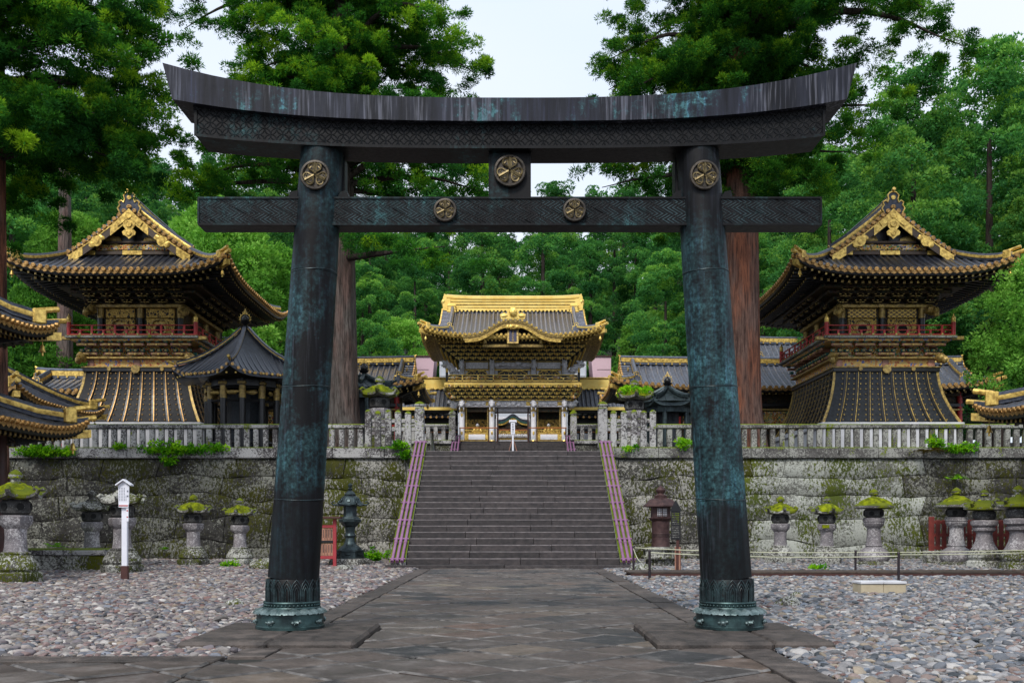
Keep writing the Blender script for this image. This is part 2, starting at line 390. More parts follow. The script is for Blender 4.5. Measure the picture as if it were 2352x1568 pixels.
# buildings
M['gold'] = simple('gilded_metal', (.95, .66, .17), (.38, .23, .05), 8, .36, .5, .25, 30, .1)
M['gold_bright'] = simple('bright_gilding', (1., .76, .24), (.95, .64, .15), 2, .45, .45, .1, 20, .04)
M['gold_old'] = simple('worn_gilding', (.5, .35, .1), (.17, .11, .04), 9, .45, .4, .3, 30, .2)
M['cap'] = simple('eave_cap_brass', (.6, .36, .12), (.26, .14, .05), 16, .42, .6, .4, 60, .25)
M['lacquer_skirt'] = simple('skirt_board_lacquer', (.009, .009, .011), (.004, .004, .005), 10, .55, 0, .3, 20, .3, spec=.25)
M['tile'] = simple('bronze_roof_tile', (.038, .042, .055), (.016, .018, .025), 7, .36, .3, .35, 26, .3)
M['gate_rib'] = simple('gate_cover_tile', (.17, .18, .225), (.08, .085, .11), 9, .4, .2, .4, 26, .2)
M['tile_rib'] = simple('cover_tile', (.062, .069, .09), (.025, .028, .038), 9, .36, .3, .5, 26, .32)
M['tile_grey'] = simple('grey_roof_tile', (.14, .158, .2), (.065, .073, .095), 8, .42, .15, .4, 26, .2)
M['lacquer'] = simple('black_lacquer', (.011, .0105, .012), (.005, .005, .0055), 6, .38, 0, .15, rand=.2)
M['lacquer_worn'] = simple('worn_black_lacquer', (.028, .034, .043), (.01, .012, .015), 10, .5, 0, .3, 20, .3, spec=.3)
M['red'] = simple('red_lacquer', (.4, .02, .018), (.27, .014, .012), 5, .5, 0, .15, rand=.12)
M['red_dull'] = simple('weathered_red', (.2, .03, .02), (.12, .018, .014), 5, .7, 0, .2, rand=.15)
M['red_pink'] = simple('pinkish_red_paint', (.38, .035, .045), (.28, .025, .032), 5, .55, 0, .1, rand=.05)
M['white'] = simple('white_gofun', (.88, .87, .9), (.8, .78, .82), 3, .6, 0, .2, rand=.03)
M['white_carve'] = simple('white_carving', (.85, .83, .87), (.58, .57, .61), 9, .6, 0, .4, 20, .08)
M['plaster'] = simple('white_stone', (.66, .66, .68), (.5, .5, .52), 2, .8, 0, .2, rand=.03)
M['pink'] = simple('pink_sheeting', (.68, .47, .53), (.6, .41, .47), .4, .7, 0, 0, rand=0)
M['sheet_white'] = simple('white_sheeting', (.62, .65, .72), (.54, .57, .64), .5, .7, 0, 0, rand=.08)
M['wood'] = simple('dark_wood', (.085, .055, .035), (.045, .03, .02), 5, .6, 0, .3, rand=.2, stretch=(1, 8, 8))
M['wood_walk'] = simple('walkway_wood', (.075, .05, .036), (.035, .024, .018), 5, .5, 0, .3, rand=.25)
M['carve_mix'] = None
def painted(name, cs, scale, gold=.5, bump=.8):
    "small painted and gilded carving"
    t = NT(name); p = t.pos(); vc = t.voro(p, scale, 'F1', 'Color'); vd = t.voro(p, scale, 'DISTANCE_TO_EDGE'); x = t.sep(vc)[0]
    st = [(i/len(cs)+.02, c) for i, c in enumerate(cs)]
    nd = t.ramp(x, st); nd.node.color_ramp.interpolation = 'CONSTANT'
    col = t.mix(t.ramp(vd, [(.04, 1.), (.09, 0.)]), nd, (.7*gold, .45*gold, .1*gold))
    t.bump(vd, bump, .05); return t.fin(col, .5, .2, .4)
M['carve_mix'] = painted('painted_carving', [(.02, .02, .025), (.35, .2, .05), (.05, .2, .12), (.3, .05, .03), (.4, .26, .07), (.4, .38, .36), (.04, .07, .2)], 11, 1)
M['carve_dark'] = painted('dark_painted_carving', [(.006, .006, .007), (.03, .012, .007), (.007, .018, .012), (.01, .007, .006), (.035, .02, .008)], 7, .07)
M['carve_gold'] = painted('gilded_carving', [(.42, .27, .06), (.03, .025, .02), (.5, .33, .08), (.12, .08, .03), (.35, .22, .05)], 9, .9)
M['floral'] = painted('floral_band', [(.45, .16, .07), (.5, .33, .12), (.12, .13, .32), (.5, .3, .1), (.35, .1, .05), (.42, .36, .2)], 9, .9, .4)
def lattice(name, a, b, s_, w=.16):
    t = NT(name); x, y, z = t.sep(t.pos()); u = t.m('ADD', x, y)
    l1 = t.m('ABSOLUTE', t.m('SUBTRACT', t.m('FRACT', t.m('ADD', t.m('DIVIDE', t.m('ADD', u, t.m('MULTIPLY', z, 1.5)), s_), 500)), .5))
    l2 = t.m('ABSOLUTE', t.m('SUBTRACT', t.m('FRACT', t.m('ADD', t.m('DIVIDE', t.m('SUBTRACT', u, t.m('MULTIPLY', z, 1.5)), s_), 500)), .5))
    k = t.ramp(t.m('MINIMUM', l1, l2), [(w*.5, 1.), (w, 0.)]); t.bump(k, .7, .02)
    return t.fin(t.mix(k, b, a), .45, .4)
M['gold_lattice'] = lattice('gold_lattice', (.75, .5, .12), (.14, .09, .04), .26)
t = NT('gold_scale'); x, y, z = t.sep(t.pos())

# vegetation
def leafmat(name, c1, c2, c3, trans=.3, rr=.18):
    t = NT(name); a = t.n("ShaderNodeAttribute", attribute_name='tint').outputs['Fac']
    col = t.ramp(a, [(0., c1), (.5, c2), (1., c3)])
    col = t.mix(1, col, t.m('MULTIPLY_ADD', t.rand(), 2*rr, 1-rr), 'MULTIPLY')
    d = t.n("ShaderNodeBsdfDiffuse"); tr = t.n("ShaderNodeBsdfTranslucent"); g = t.n("ShaderNodeBsdfGlossy")
    t.l(col, d.inputs[0]); t.l(t.mix(1, col, (1.3, 1.35, .7), 'MULTIPLY'), tr.inputs[0]); g.inputs[1].default_value = .5
    m1 = t.n("ShaderNodeMixShader"); m1.inputs[0].default_value = trans; t.l(d.outputs[0], m1.inputs[1]); t.l(tr.outputs[0], m1.inputs[2])
    t.l(m1.outputs[0], t.out.inputs[0]); t.t.nodes.remove(t.b); t.t.nodes.remove(g)
    return t.mat
M['leaf_near'] = leafmat('cedar_needles', (.02, .085, .02), (.06, .22, .025), (.32, .52, .03), .4)
M['leaf_far'] = leafmat('far_cedar_needles', (.025, .1, .035), (.075, .24, .06), (.26, .46, .08), .4, .22)
M['leaf_light'] = leafmat('young_leaves', (.06, .18, .03), (.14, .34, .05), (.28, .5, .1), .35)
M['leaf_weed'] = leafmat('weed_leaves', (.05, .2, .01), (.16, .42, .015), (.34, .6, .02), .35, .1)
M['leaf_fern'] = leafmat('dry_fern', (.03, .02, .008), (.08, .055, .015), (.12, .11, .02), .2, .1)
M['moss'] = simple('moss', (.27, .31, .01), (.07, .09, .008), 7, .95, 0, 1.0, 55, .15, spec=.1, bd=.03)
def bark(name, a, b, c):
    t = NT(name); p = t.pos(); v = t.vm(p, (1, 1, .1)); n = t.noise(v, 11, 6, .7, .35); n2 = t.noise(t.vm(p, (1, 1, .3)), 1.5, 4)
    col = t.mix(t.ramp(n, [(.36, 0.), (.6, 1.)]), c, t.mix(t.ramp(n2, [(.4, 0.), (.6, 1.)]), a, b)); t.bump(n, 1.0, .09)
    return t.fin(col, .85, 0, .2)
M['bark_red'] = bark('red_cedar_bark', (.2, .075, .042), (.14, .085, .068), (.035, .018, .014))
M['bark_grey'] = bark('grey_cedar_bark', (.19, .12, .1), (.16, .14, .125), (.035, .026, .022))
M['bark_dark'] = bark('dark_bark', (.05, .035, .03), (.08, .065, .055), (.012, .01, .009))
M['pipe'] = simple('lavender_pipe', (.28, .13, .25), (.22, .1, .19), 4, .4, 0, .05, rand=.08)
M['sign_white'] = simple('white_paint', (.8, .8, .86), (.72, .72, .78), 3, .5, 0, .05, rand=0)
M['ink'] = simple('ink', (.03, .03, .035), (.02, .02, .02), 3, .6, 0, 0, rand=0)
M['ink_red'] = simple('red_ink', (.5, .05, .04), (.4, .04, .03), 3, .6, 0, 0, rand=0)
M['brown_post'] = simple('brown_paint', (.07, .022, .016), (.05, .016, .012), 3, .5, 0, 0, rand=0)
M['rope'] = simple('pale_rope', (.55, .55, .38), (.4, .4, .28), 3, .7, 0, 0, rand=0)
M['iron_post'] = simple('dark_iron', (.03, .02, .025), (.02, .015, .018), 3, .5, .3, 0, rand=0)
M['beige'] = simple('beige_block', (.5, .43, .3), (.4, .33, .22), 4, .8, 0, .1, rand=.1)
M['blue_plaque'] = simple('deep_blue_plaque', (.012, .014, .07), (.01, .01, .05), 3, .4, 0, 0, rand=0)
M['orange'] = simple('orange_rail', (.5, .17, .04), (.4, .12, .03), 3, .5, 0, 0, rand=0)
M['hole'] = simple('dark_opening', (.006, .006, .006), (.004, .004, .004), 3, .9, 0, 0, rand=0)
M['bluegreen'] = simple('blue_green_paint', (.03, .15, .12), (.02, .08, .07), 5, .5, 0, .1)
M['salmon'] = simple('salmon_paint', (.4, .2, .13), (.26, .12, .08), 5, .5, 0, .1)
# ------------------------------------------------------------------ ground, terraces, hill
TZ = 3.87            # first terrace level
TZ2 = 6.70           # level of the great gate
WY = 36.0            # retaining wall face
def hill_z(x, y):
    g = TZ2+max(0, y-80)*.30+max(0, abs(x)-20)*.12*max(0, min(1, (y-66)/20))
    g += 1.2*mnoise.noise(Vector((x*.05, y*.05, 0)))*max(0, min(1, (y-80)/10))
    return g
b = MB(); b.box((0, 14, -.25), (400, 46, .5)); b.build('ground', M['gravel_bed'])['kind'] = 'structure'
b = MB()
b.box((0, 52, TZ/2-.2), (400, 31, TZ+.39)); b.build('terrace', M['terrace'])['kind'] = 'structure'
b = MB()
for x0, x1 in ((-200, -4.2), (4.2, 200)): b.box(((x0+x1)/2, 73, TZ2/2), (x1-x0, 14, TZ2))
b.box((0, 73.2, TZ2/2-.003), (8.5, 13.6, TZ2)); b.build('upper_terrace', M['terrace'])['kind'] = 'structure'
rows = []
for j in range(26):
    y = 79+j*8; rows.append([(x, y, hill_z(x, y)) for x in [(-200+i*10) for i in range(41)]])
b = MB(); b.grid(rows); o = b.build('hill', M['hill'], smooth=60); o['kind'] = 'structure'
b = MB(); b.box((0, -60, -.26), (400, 102, .5)); b.build('approach_ground', M['gravel_bed'])['kind'] = 'structure'

# ------------------------------------------------------------------ paved path: square slabs laid on the diagonal, kerb stones
path = tag(bpy.data.objects.new('path', None), kind='structure'); C.objects.link(path)
PX0, PX1 = -2.66, 2.55
b = MB(); b.box(((PX0+PX1)/2, 14.2, -.02), (PX1-PX0-.02, 28.4, .05)); b.box((-30+PX0, 4.6, -.021), (60, 9.2, .05))
b.build('path_bed', M['joint'], path)
def clip(poly, a, bb, c):     # keep a*x+b*y<=c
    out = []
    for i in range(len(poly)):
        p, q = poly[i], poly[(i+1) % len(poly)]; dp = a*p[0]+bb*p[1]-c; dq = a*q[0]+bb*q[1]-c
        if dp <= 0: out.append(p)
        if dp*dq < 0:
            t_ = dp/(dp-dq); out.append((p[0]+(q[0]-p[0])*t_, p[1]+(q[1]-p[1])*t_))
    return out
def slab(name, poly, z0, z1, mat, parent, ch=.012, tilt=.008):
    cx = sum(p[0] for p in poly)/len(poly); cy = sum(p[1] for p in poly)/len(poly)
    tx, ty = rnd.uniform(-tilt, tilt), rnd.uniform(-tilt, tilt); dz = rnd.uniform(-.009, .007)
    n = len(poly); mn = min(math.hypot(p[0]-cx, p[1]-cy) for p in poly)
    k = max(.3, 1-ch/max(mn, .05))
    zz = lambda x, y: z1+dz+(x-cx)*tx+(y-cy)*ty
    vs = [Vector((x, y, z0)) for x, y in poly]+[Vector((x, y, zz(x, y)-ch*.6)) for x, y in poly]+[Vector((cx+(x-cx)*k, cy+(y-cy)*k, zz(x, y))) for x, y in poly]
    m_ = MB(); m_.add(vs, [(i, (i+1) % n, n+(i+1) % n, n+i) for i in range(n)]+[(n+i, n+(i+1) % n, 2*n+(i+1) % n, 2*n+i) for i in range(n)]+[tuple(range(2*n, 3*n))]); m_.m = [0]*n+[1]*n+[0]
    return m_.build(name, mat, parent)
S_ = .71; KW = .36
# plinths carve the paving out
PL = [(-3.35, -1.58, 9.95, 12.0), (1.44, 3.22, 9.95, 12.0)]
def jit(i, j):
    r_ = random.Random(i*131+j*7+5); return r_.uniform(-.045, .045), r_.uniform(-.045, .045)
rs = S_*math.sqrt(.5)
for i in range(-40, 60):
    for j in range(-60, 60):
        def V_(a, c_):
            jx, jy = jit(a, c_); return ((a-c_)*rs*1.0+jx+.05, (a+c_)*rs*.92+jy+9.3)
        q = [V_(i, j), V_(i+1, j), V_(i+1, j+1), V_(i, j+1)]
        cx = sum(p[0] for p in q)/4; cy = sum(p[1] for p in q)/4
        if cy < 6.6 or cy > 28.8: continue
        inleft = cy < 9.4 and cx < PX0+.2
        if inleft:
            if cx < -6 : continue
            polys = clip(clip(q, 0, 1, 8.93), 1, 0, PX0-.02)
            polys2 = clip(clip(clip(q, -1, 0, -(PX0)), 1, 0, PX1-KW), 0, 1, 28.3)
            parts = [polys, polys2]
        else:
            lo = PX0+KW if cy > 9.3 else PX0
            parts = [clip(clip(clip(q, -1, 0, -lo), 1, 0, PX1-KW), 0, 1, 28.3)]
        for pl in parts:
            if len(pl) < 3: continue
            # cut by plinths
            sub = [pl]
            for (x0, x1, y0, y1) in PL:
                new = []
                for s_ in sub:
                    xs = [p[0] for p in s_]; ys = [p[1] for p in s_]
                    if max(xs) <= x0 or min(xs) >= x1 or max(ys) <= y0 or min(ys) >= y1: new.append(s_); continue
                    new.append(clip(s_, 0, 1, y0))
                    new.append(clip(clip(clip(s_, 0, -1, -y0), 0, 1, y1), (1 if x0 < 0 else 1), 0, x0) if x0 > 0 else clip(clip(clip(s_, 0, -1, -y0), 0, 1, y1), -1, 0, -x1))
                    new.append(clip(s_, 0, -1, -y1))
                sub = [s_ for s_ in new if len(s_) >= 3]
            for s_ in sub:
                ar = abs(sum(s_[k][0]*s_[(k+1) % len(s_)][1]-s_[(k+1) % len(s_)][0]*s_[k][1] for k in range(len(s_))))/2
                if ar < .02: continue
                cx = sum(p[0] for p in s_)/len(s_); cy = sum(p[1] for p in s_)/len(s_)
                kk = 1-.014/max(.08, math.sqrt(ar)/2); s_ = [(cx+(p[0]-cx)*kk, cy+(p[1]-cy)*kk) for p in s_]
                if sum(s_[k][0]*s_[(k+1) % len(s_)][1]-s_[(k+1) % len(s_)][0]*s_[k][1] for k in range(len(s_))) < 0: s_ = s_[::-1]
                slab('paving_slab', s_, -.1, .034, [M['paver'], M['paver_edge']], path, .026, .012)
for side in (0, 1):
    y = 9.3 if side == 0 else 6.5
    while y < 28.2:
        L_ = rnd.uniform(.9, 1.6); y1 = min(y+L_, 28.3)
        x0, x1 = (PX0, PX0+KW) if side == 0 else (PX1-KW, PX1)
        cut = any(a < (x0+x1)/2 < b_ and c_ < y1 and d_ > y for a, b_, c_, d_ in PL)
        if cut:
            for a, b_, c_, d_ in PL:
                if a < (x0+x1)/2 < b_:
                    if y < c_-.1: slab('kerb_stone', [(x0+.006, y+.008), (x1-.006, y+.008), (x1-.006, c_-.01), (x0+.006, c_-.01)], -.15, .036, M['kerb'], path)
                    y1 = max(d_, y1) if y1 > d_+.3 else d_
                    if y1 > d_+.1: slab('kerb_stone', [(x0+.006, d_+.01), (x1-.006, d_+.01), (x1-.006, y1-.008), (x0+.006, y1-.008)], -.15, .036, M['kerb'], path)
        else:
            slab('kerb_stone', [(x0+.006, y+.008), (x1-.006, y+.008), (x1-.006, y1-.008), (x0+.006, y1-.008)], -.15, .036, M['kerb'], path)
        y = y1
x = PX0
while x > -7:
    L_ = rnd.uniform(1.0, 1.7); slab('kerb_stone', [(x-L_+.01, 8.94), (x-.01, 8.94), (x-.01, 9.28), (x-L_+.01, 9.28)], -.15, .036, M['kerb'], path); x -= L_

# ------------------------------------------------------------------ great stair
stair = tag(bpy.data.objects.new('stone_stair', None), 'wide flight of dark stone steps climbing between the two retaining walls', 'stairs'); C.objects.link(stair)
SX0, SX1, NS, SY0, SY1 = -3.07, 3.07, 20, 28.8, 35.6
RI = (TZ-.12)/NS; TR = (SY1-SY0)/NS
slx = -3.35
for (x0, x1) in ((-3.62, -.25), (-.24, 3.62)): slab('base_slab', [(x0+.005, 28.34), (x1-.005, 28.34), (x1-.005, 29.0), (x0+.005, 29.0)], -.1, .12, M['step'], stair, .015)
for k in range(NS):
    z1 = .12+(k+1)*RI; y0 = SY0+k*TR; cuts = [SX0]
    x = SX0+rnd.uniform(.8, 2.6)
    while x < SX1-.6: cuts.append(x); x += rnd.uniform(1.3, 2.6)
    cuts.append(SX1)
    for a, b_ in zip(cuts[:-1], cuts[1:]):
        m_ = MB(); dy = rnd.uniform(-.008, .008); dz = rnd.uniform(-.005, .005)
        sec = [(y0+dy, z1-RI-.03), (y0+dy, z1-.022+dz), (y0+.02+dy, z1+dz), (y0+TR+.06, z1+dz), (y0+TR+.06, z1-RI-.03)]
        n = 5; k_ = 5
        xs = [a+.008+(b_-a-.016)*i/k_ for i in range(k_+1)]
        vs = [Vector((x_, p[0]+(.006*mnoise.noise(Vector((x_*3, k, 0))) if i_ < 3 else 0), p[1]+(.006*mnoise.noise(Vector((x_*4, k, 3))) if i_ in (1, 2) else 0))) for x_ in xs for i_, p in enumerate(sec)]
        fs = [(q*n+i, q*n+(i+1) % n, (q+1)*n+(i+1) % n, (q+1)*n+i) for q in range(k_) for i in range(n)]
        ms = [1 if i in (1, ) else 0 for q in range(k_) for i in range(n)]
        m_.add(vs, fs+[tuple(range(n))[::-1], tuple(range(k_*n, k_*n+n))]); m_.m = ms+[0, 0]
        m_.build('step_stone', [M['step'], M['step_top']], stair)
def cheek(sx):
    w = .46; x0 = sx*(3.08+w/2)
    pts = [(28.65, 0), (28.65, .2), (35.95, .2+RI/TR*7.3), (35.95, 0)]
    m_ = MB(); m_.prism(pts, x0-w/2, x0+w/2, ax='x'); o_ = m_.build('cheek_stone', M['fence_stone'], stair)
cheek(-1); cheek(1)
# lavender pipes lying on the cheeks
for sx, lab in ((-1, 'three lavender pipes clamped up the left cheek of the long stone stair'), (1, 'three lavender pipes clamped up the right cheek of the long stone stair')):
    t_ = thing('pipe_rail', lab, 'pipe rail', (sx*3.31, 28.65, 0), 0, 'lavender pipe rails beside the long stair')
    sl = RI/TR
    def zc(y): return .2+.065+y*sl
    for k in (-1, 0, 1):
        m_ = MB(); pts = [(k*.14, y, zc(y)) for y in np.linspace(-.08, 7.25, 9)]
        m_.tube(pts, .042, 8)
        for i in range(8): m_.cyl(pts[i], (Vector(pts[i])+(Vector(pts[i+1])-Vector(pts[i]))*.12), .052, n=8)
        m_.build('pipe', M['pipe'], t_, smooth=40)
    for i in range(8):
        y = .05+i*1.02; m_ = MB(); m_.cyl((-.22, y, zc(y)), (.22, y, zc(y)), .028, n=6); m_.build('clamp_bar', M['pipe'], t_)

# ------------------------------------------------------------------ retaining walls of big fitted stones
def stone_wall(name, label, x0, x1, y, H, mats, matf, seed, courses, batter=.35, grp=None, step=.5):
    w = tag(bpy.data.objects.new(name, None), label, 'wall'); C.objects.link(w); w.location = (0, 0, 0)
    if grp: w['group'] = grp
    r_ = random.Random(seed); n = len(courses); ys = [0]
    for c_ in courses: ys.append(ys[-1]+c_)
    s_ = H/ys[-1]; ys = [q*s_ for q in ys]
    def hb(k, x):
        if k == 0: return -.05
        if k == n: return H
        return ys[k]+.42*mnoise.noise(Vector((x*.38, k*5+seed, 0)))+.07*mnoise.noise(Vector((x*1.9, k*3, seed)))
    m0 = MB(); m0.box(((x0+x1)/2, y+.75+batter*.5, H/2-.02), (x1-x0, 1.0, H)); m0.build('wall_core', M['joint'], w)
    for k in range(n):
        x = x0-r_.uniform(0, .8); sl0 = 0
        while x < x1:
            L_ = r_.uniform(1.0, 2.3)*(1.1 if k < n-1 else 1); xe = x+L_; sl1 = r_.uniform(-.3, .3)
            if xe > x1-.5: xe = x1+.3; sl1 = 0
            a0, a1 = max(x, x0), min(xe, x1); g = .005
            def xb(frac, z, lo, hi):
                l_ = a0+(sl0 if x > x0 else 0)*(z-.5); h_ = a1+(sl1 if xe < x1 else 0)*(z-.5); return l_+(h_-l_)*frac
            nn = max(3, int(L_/.4)); outl = []
            for i in range(nn+1):
                X = xb(i/nn, 0, a0, a1); outl.append((X, hb(k, X)+g))
            for i in range(nn, -1, -1):
                X = xb(i/nn, 1, a0, a1); outl.append((X, hb(k+1, X)-g))
            # shrink joints horizontally
            cx = sum(p[0] for p in outl)/len(outl); cz = sum(p[1] for p in outl)/len(outl)
            outl = [(p[0]+(g if p[0] < cx else -g)*(1 if abs(p[0]-cx) > .3 else 0), p[1]) for p in outl]
            d0 = r_.uniform(0, .022); N = len(outl)
            yy = lambda z: y+batter*(z/H)
            ring0 = [Vector((p[0], yy(p[1])+.3, p[1])) for p in outl]
            ring1 = [Vector((p[0], yy(p[1])+.02+d0, p[1])) for p in outl]
            ring2 = [Vector((p[0]+(cx-p[0])*min(1, .02/max(abs(cx-p[0]), .02)), yy(p[1])+d0, p[1]+(cz-p[1])*min(1, .02/max(abs(cz-p[1]), .02)))) for p in outl]
            m_ = MB(); m_.add(ring0+ring1+ring2, [(i, (i+1) % N, N+(i+1) % N, N+i) for i in range(N)]+[(N+i, N+(i+1) % N, 2*N+(i+1) % N, 2*N+i) for i in range(N)])
            base = 2*N; c_ = len(m_.v)
            # bulging face: centre line vertices
            mid = []
            for i in range(nn+1):
                pb, pt = ring2[i], ring2[N-1-i]; q = (pb+pt)/2; q.y -= r_.uniform(.0, .035)*(1 if 0 < i < nn else .3); mid.append(q)
            m_.add(mid, [])
            for i in range(nn):
                m_.f.append([base+i, base+i+1, c_+i+1, c_+i]); m_.m.append(0)
                m_.f.append([c_+i, c_+i+1, base+N-2-i, base+N-1-i]); m_.m.append(0)
            mat = matf(cx, cz, r_)
            m_.build('stone', mat, w, smooth=50)
            x = xe; sl0 = sl1
    return w
def mf_left(cx, cz, r_): return M['stone_wall_mid'] if cx > -6.6 else M['stone_wall_dark']
def mf_right(cx, cz, r_): return M['stone_wall_mid'] if cx < 8.0 else (M['stone_wall_light'] if cx < 15.0 else M['stone_wall_dark'])
stone_wall('retaining_wall', 'dark mossy wall of huge fitted stones left of the long stair', -21, -3.1, WY, 3.68, None, mf_left, 3, [.62, .85, .75, .6, .68], grp=None)
stone_wall('retaining_wall', 'pale lichen-covered wall of huge fitted stones right of the long stair', 3.1, 21, WY, 3.68, None, mf_right, 8, [.6, .8, .8, .62, .68])
# coping on the walls, then the stone fences on it
def coping(x0, x1, lab):
    c_ = tag(bpy.data.objects.new('wall_coping', None), lab, 'coping'); C.objects.link(c_)
    x = x0
    while x < x1-.01:
        L_ = rnd.uniform(1.2, 2.2); xe = min(x+L_, x1)
        if x1-xe < .5: xe = x1
        m_ = MB(); m_.cbox(((x+xe)/2, WY+.62, 3.68+.2), (xe-x-.012, .78, .4), .03); m_.build('coping_stone', M['fence_light'] if x > 0 else M['fence_stone'], c_); x = xe
coping(-21, -3.13, 'row of long lichen-spotted coping slabs on the left stone wall')
coping(3.13, 21, 'row of long lichen-spotted coping slabs on the right stone wall')
FY = WY+.5; FZ = 4.078
def pillar_post(root, x, w, h, mat, name='post', top=True):
    m_ = MB(); m_.cbox((x, 0, h/2), (w, w*.95, h), .02)
    if top:
        m_.lathe([(w*.7, h), (w*.66, h+.03), (w*.45, h+.08), (w*.18, h+.11)], 4, (x, 0, 0), off=PI/4)
    return m_.build(name, mat, root)
def low_fence(x0, x1, mat, lab, tilt=0):
    f_ = thing('stone_fence', lab, 'fence', ((x0+x1)/2, FY, FZ)); L_ = x1-x0
    n = int(L_/.338); w = L_/n
    proto = None
    for i in range(n):
        x = -L_/2+w*(i+.5)+rnd.uniform(-.008, .008)
        if proto is None:
            m_ = MB(); m_.cbox((0, 0, .345), (.19, .17, .69), .02); proto = m_.build('fence_post', mat, f_); proto.location = (x, 0, 0); first = proto
        else: inst(proto, f_, (x, rnd.uniform(-.01, .01), rnd.uniform(-.003, .003)), (0, rnd.uniform(-.015, .015), rnd.uniform(-.06, .06)), (rnd.uniform(.92, 1.1), 1, 1))
    x = -L_/2
    while x < L_/2-.01:
        e = min(x+rnd.uniform(1.8, 2.6), L_/2)
        if L_/2-e < .6: e = L_/2
        m_ = MB(); m_.cbox(((x+e)/2, 0, .69+.085), (e-x-.008, .27, .165), .03); m_.build('rail', mat, f_); x = e
    return f_
low_fence(-20.9, -5.38, M['fence_stone'], 'low stone fence on the left wall with square posts under one long rail')
low_fence(5.2, 20.9, M['fence_light'], 'low stone fence on the right wall, moss along its rail')
def tall_fence(sx, lab):
    f_ = thing('stone_fence', lab, 'fence', (0, FY, FZ))
    xs = [at(q, 0, FY).x for q in ((846, 868, 892, 914.5, 937.6) if sx < 0 else (1409, 1433, 1456, 1478, 1499))]
    for x in xs: pillar_post(f_, x, .225, 1.25+rnd.uniform(-.03, .05), M['fence_stone'], 'fence_post')
    xm = at(964 if sx < 0 else 1384, 0, FY).x
    m_ = MB(); m_.cbox((xm, 0, .72), (.33, .33, 1.44), .02); m_.cbox((xm, 0, 1.47), (.28, .28, .06), .01); m_.cbox((xm, 0, 1.55), (.35, .35, .1), .03)
    m_.lathe([(.18, 1.6), (.15, 1.64), (.05, 1.68)], 8, (xm, 0, 0)); m_.build('gate_post', M['fence_stone'], f_)
    a, b_ = min(xs+[xm]), max(xs+[xm])
    for z in (.68, .98):
        m_ = MB(); m_.cbox(((a+b_)/2, .02, z), (b_-a-.02, .11, .16), .015); m_.build('rail', M['fence_stone'], f_)
tall_fence(-1, 'taller stone fence of round-topped posts ending at the left stair post')
tall_fence(1, 'taller stone fence of round-topped posts starting at the right stair post')
# wooden barrier behind the left stair post
f_ = thing('plank_barrier', 'grey wooden plank barrier sloping down beside the left stair post', 'barrier', (-3.0, 36.7, TZ))
for i in range(14):
    y = i*.17; h = .75-.045*i; m_ = MB(); m_.cbox((0, y, h/2), (.03, .155, h), .004); m_.build('plank', M['fence_light'], f_)
m_ = MB(); m_.sweep([(0, 0, .76), (0, 2.3, .15)], [(-.03, 0), (.03, 0), (.03, .05), (-.03, .05)]); m_.build('rail', M['wood'], f_)

# second stair, up to the great gate
st2 = tag(bpy.data.objects.new('stone_stair', None), 'farther flight of dark steps leading up to the gilded gate', 'stairs'); C.objects.link(st2)
n2 = 14; r2 = (TZ2-TZ)/n2
for k in range(n2):
    y0 = 61.0+k*.4
    for (a, b_) in ((-3.45, -1.2+.3*(k % 3)), (-1.2+.3*(k % 3), 1.6-.4*(k % 2)), (1.6-.4*(k % 2), 3.45)):
        m_ = MB(); m_.cbox(((a+b_)/2, y0+.26, TZ+(k+.5)*r2-.1), (b_-a-.01, .52, r2+.2), .02); m_.build('step_stone', M['step'], st2)
for sx, lab in ((-1, 'distant lavender pipes up the left side of the farther steps'), (1, 'distant lavender pipes up the right side of the farther steps')):
    t_ = thing('pipe_rail', lab, 'pipe rail', (sx*3.75, 61.0, TZ), 0, 'lavender pipe rails beside the farther stair')
    for k in (-1, 0, 1):
        m_ = MB(); m_.tube([(k*.2, 0, .5), (k*.2, 5.4, r2*n2+.45)], .05, 6); m_.build('pipe', M['pipe'], t_, smooth=40)
    for i in range(6):
        y = .4+i; m_ = MB(); m_.cyl((-.3, y, .5+y*.52), (.3, y, .5+y*.52), .035, n=6); m_.build('clamp_bar', M['pipe'], t_)
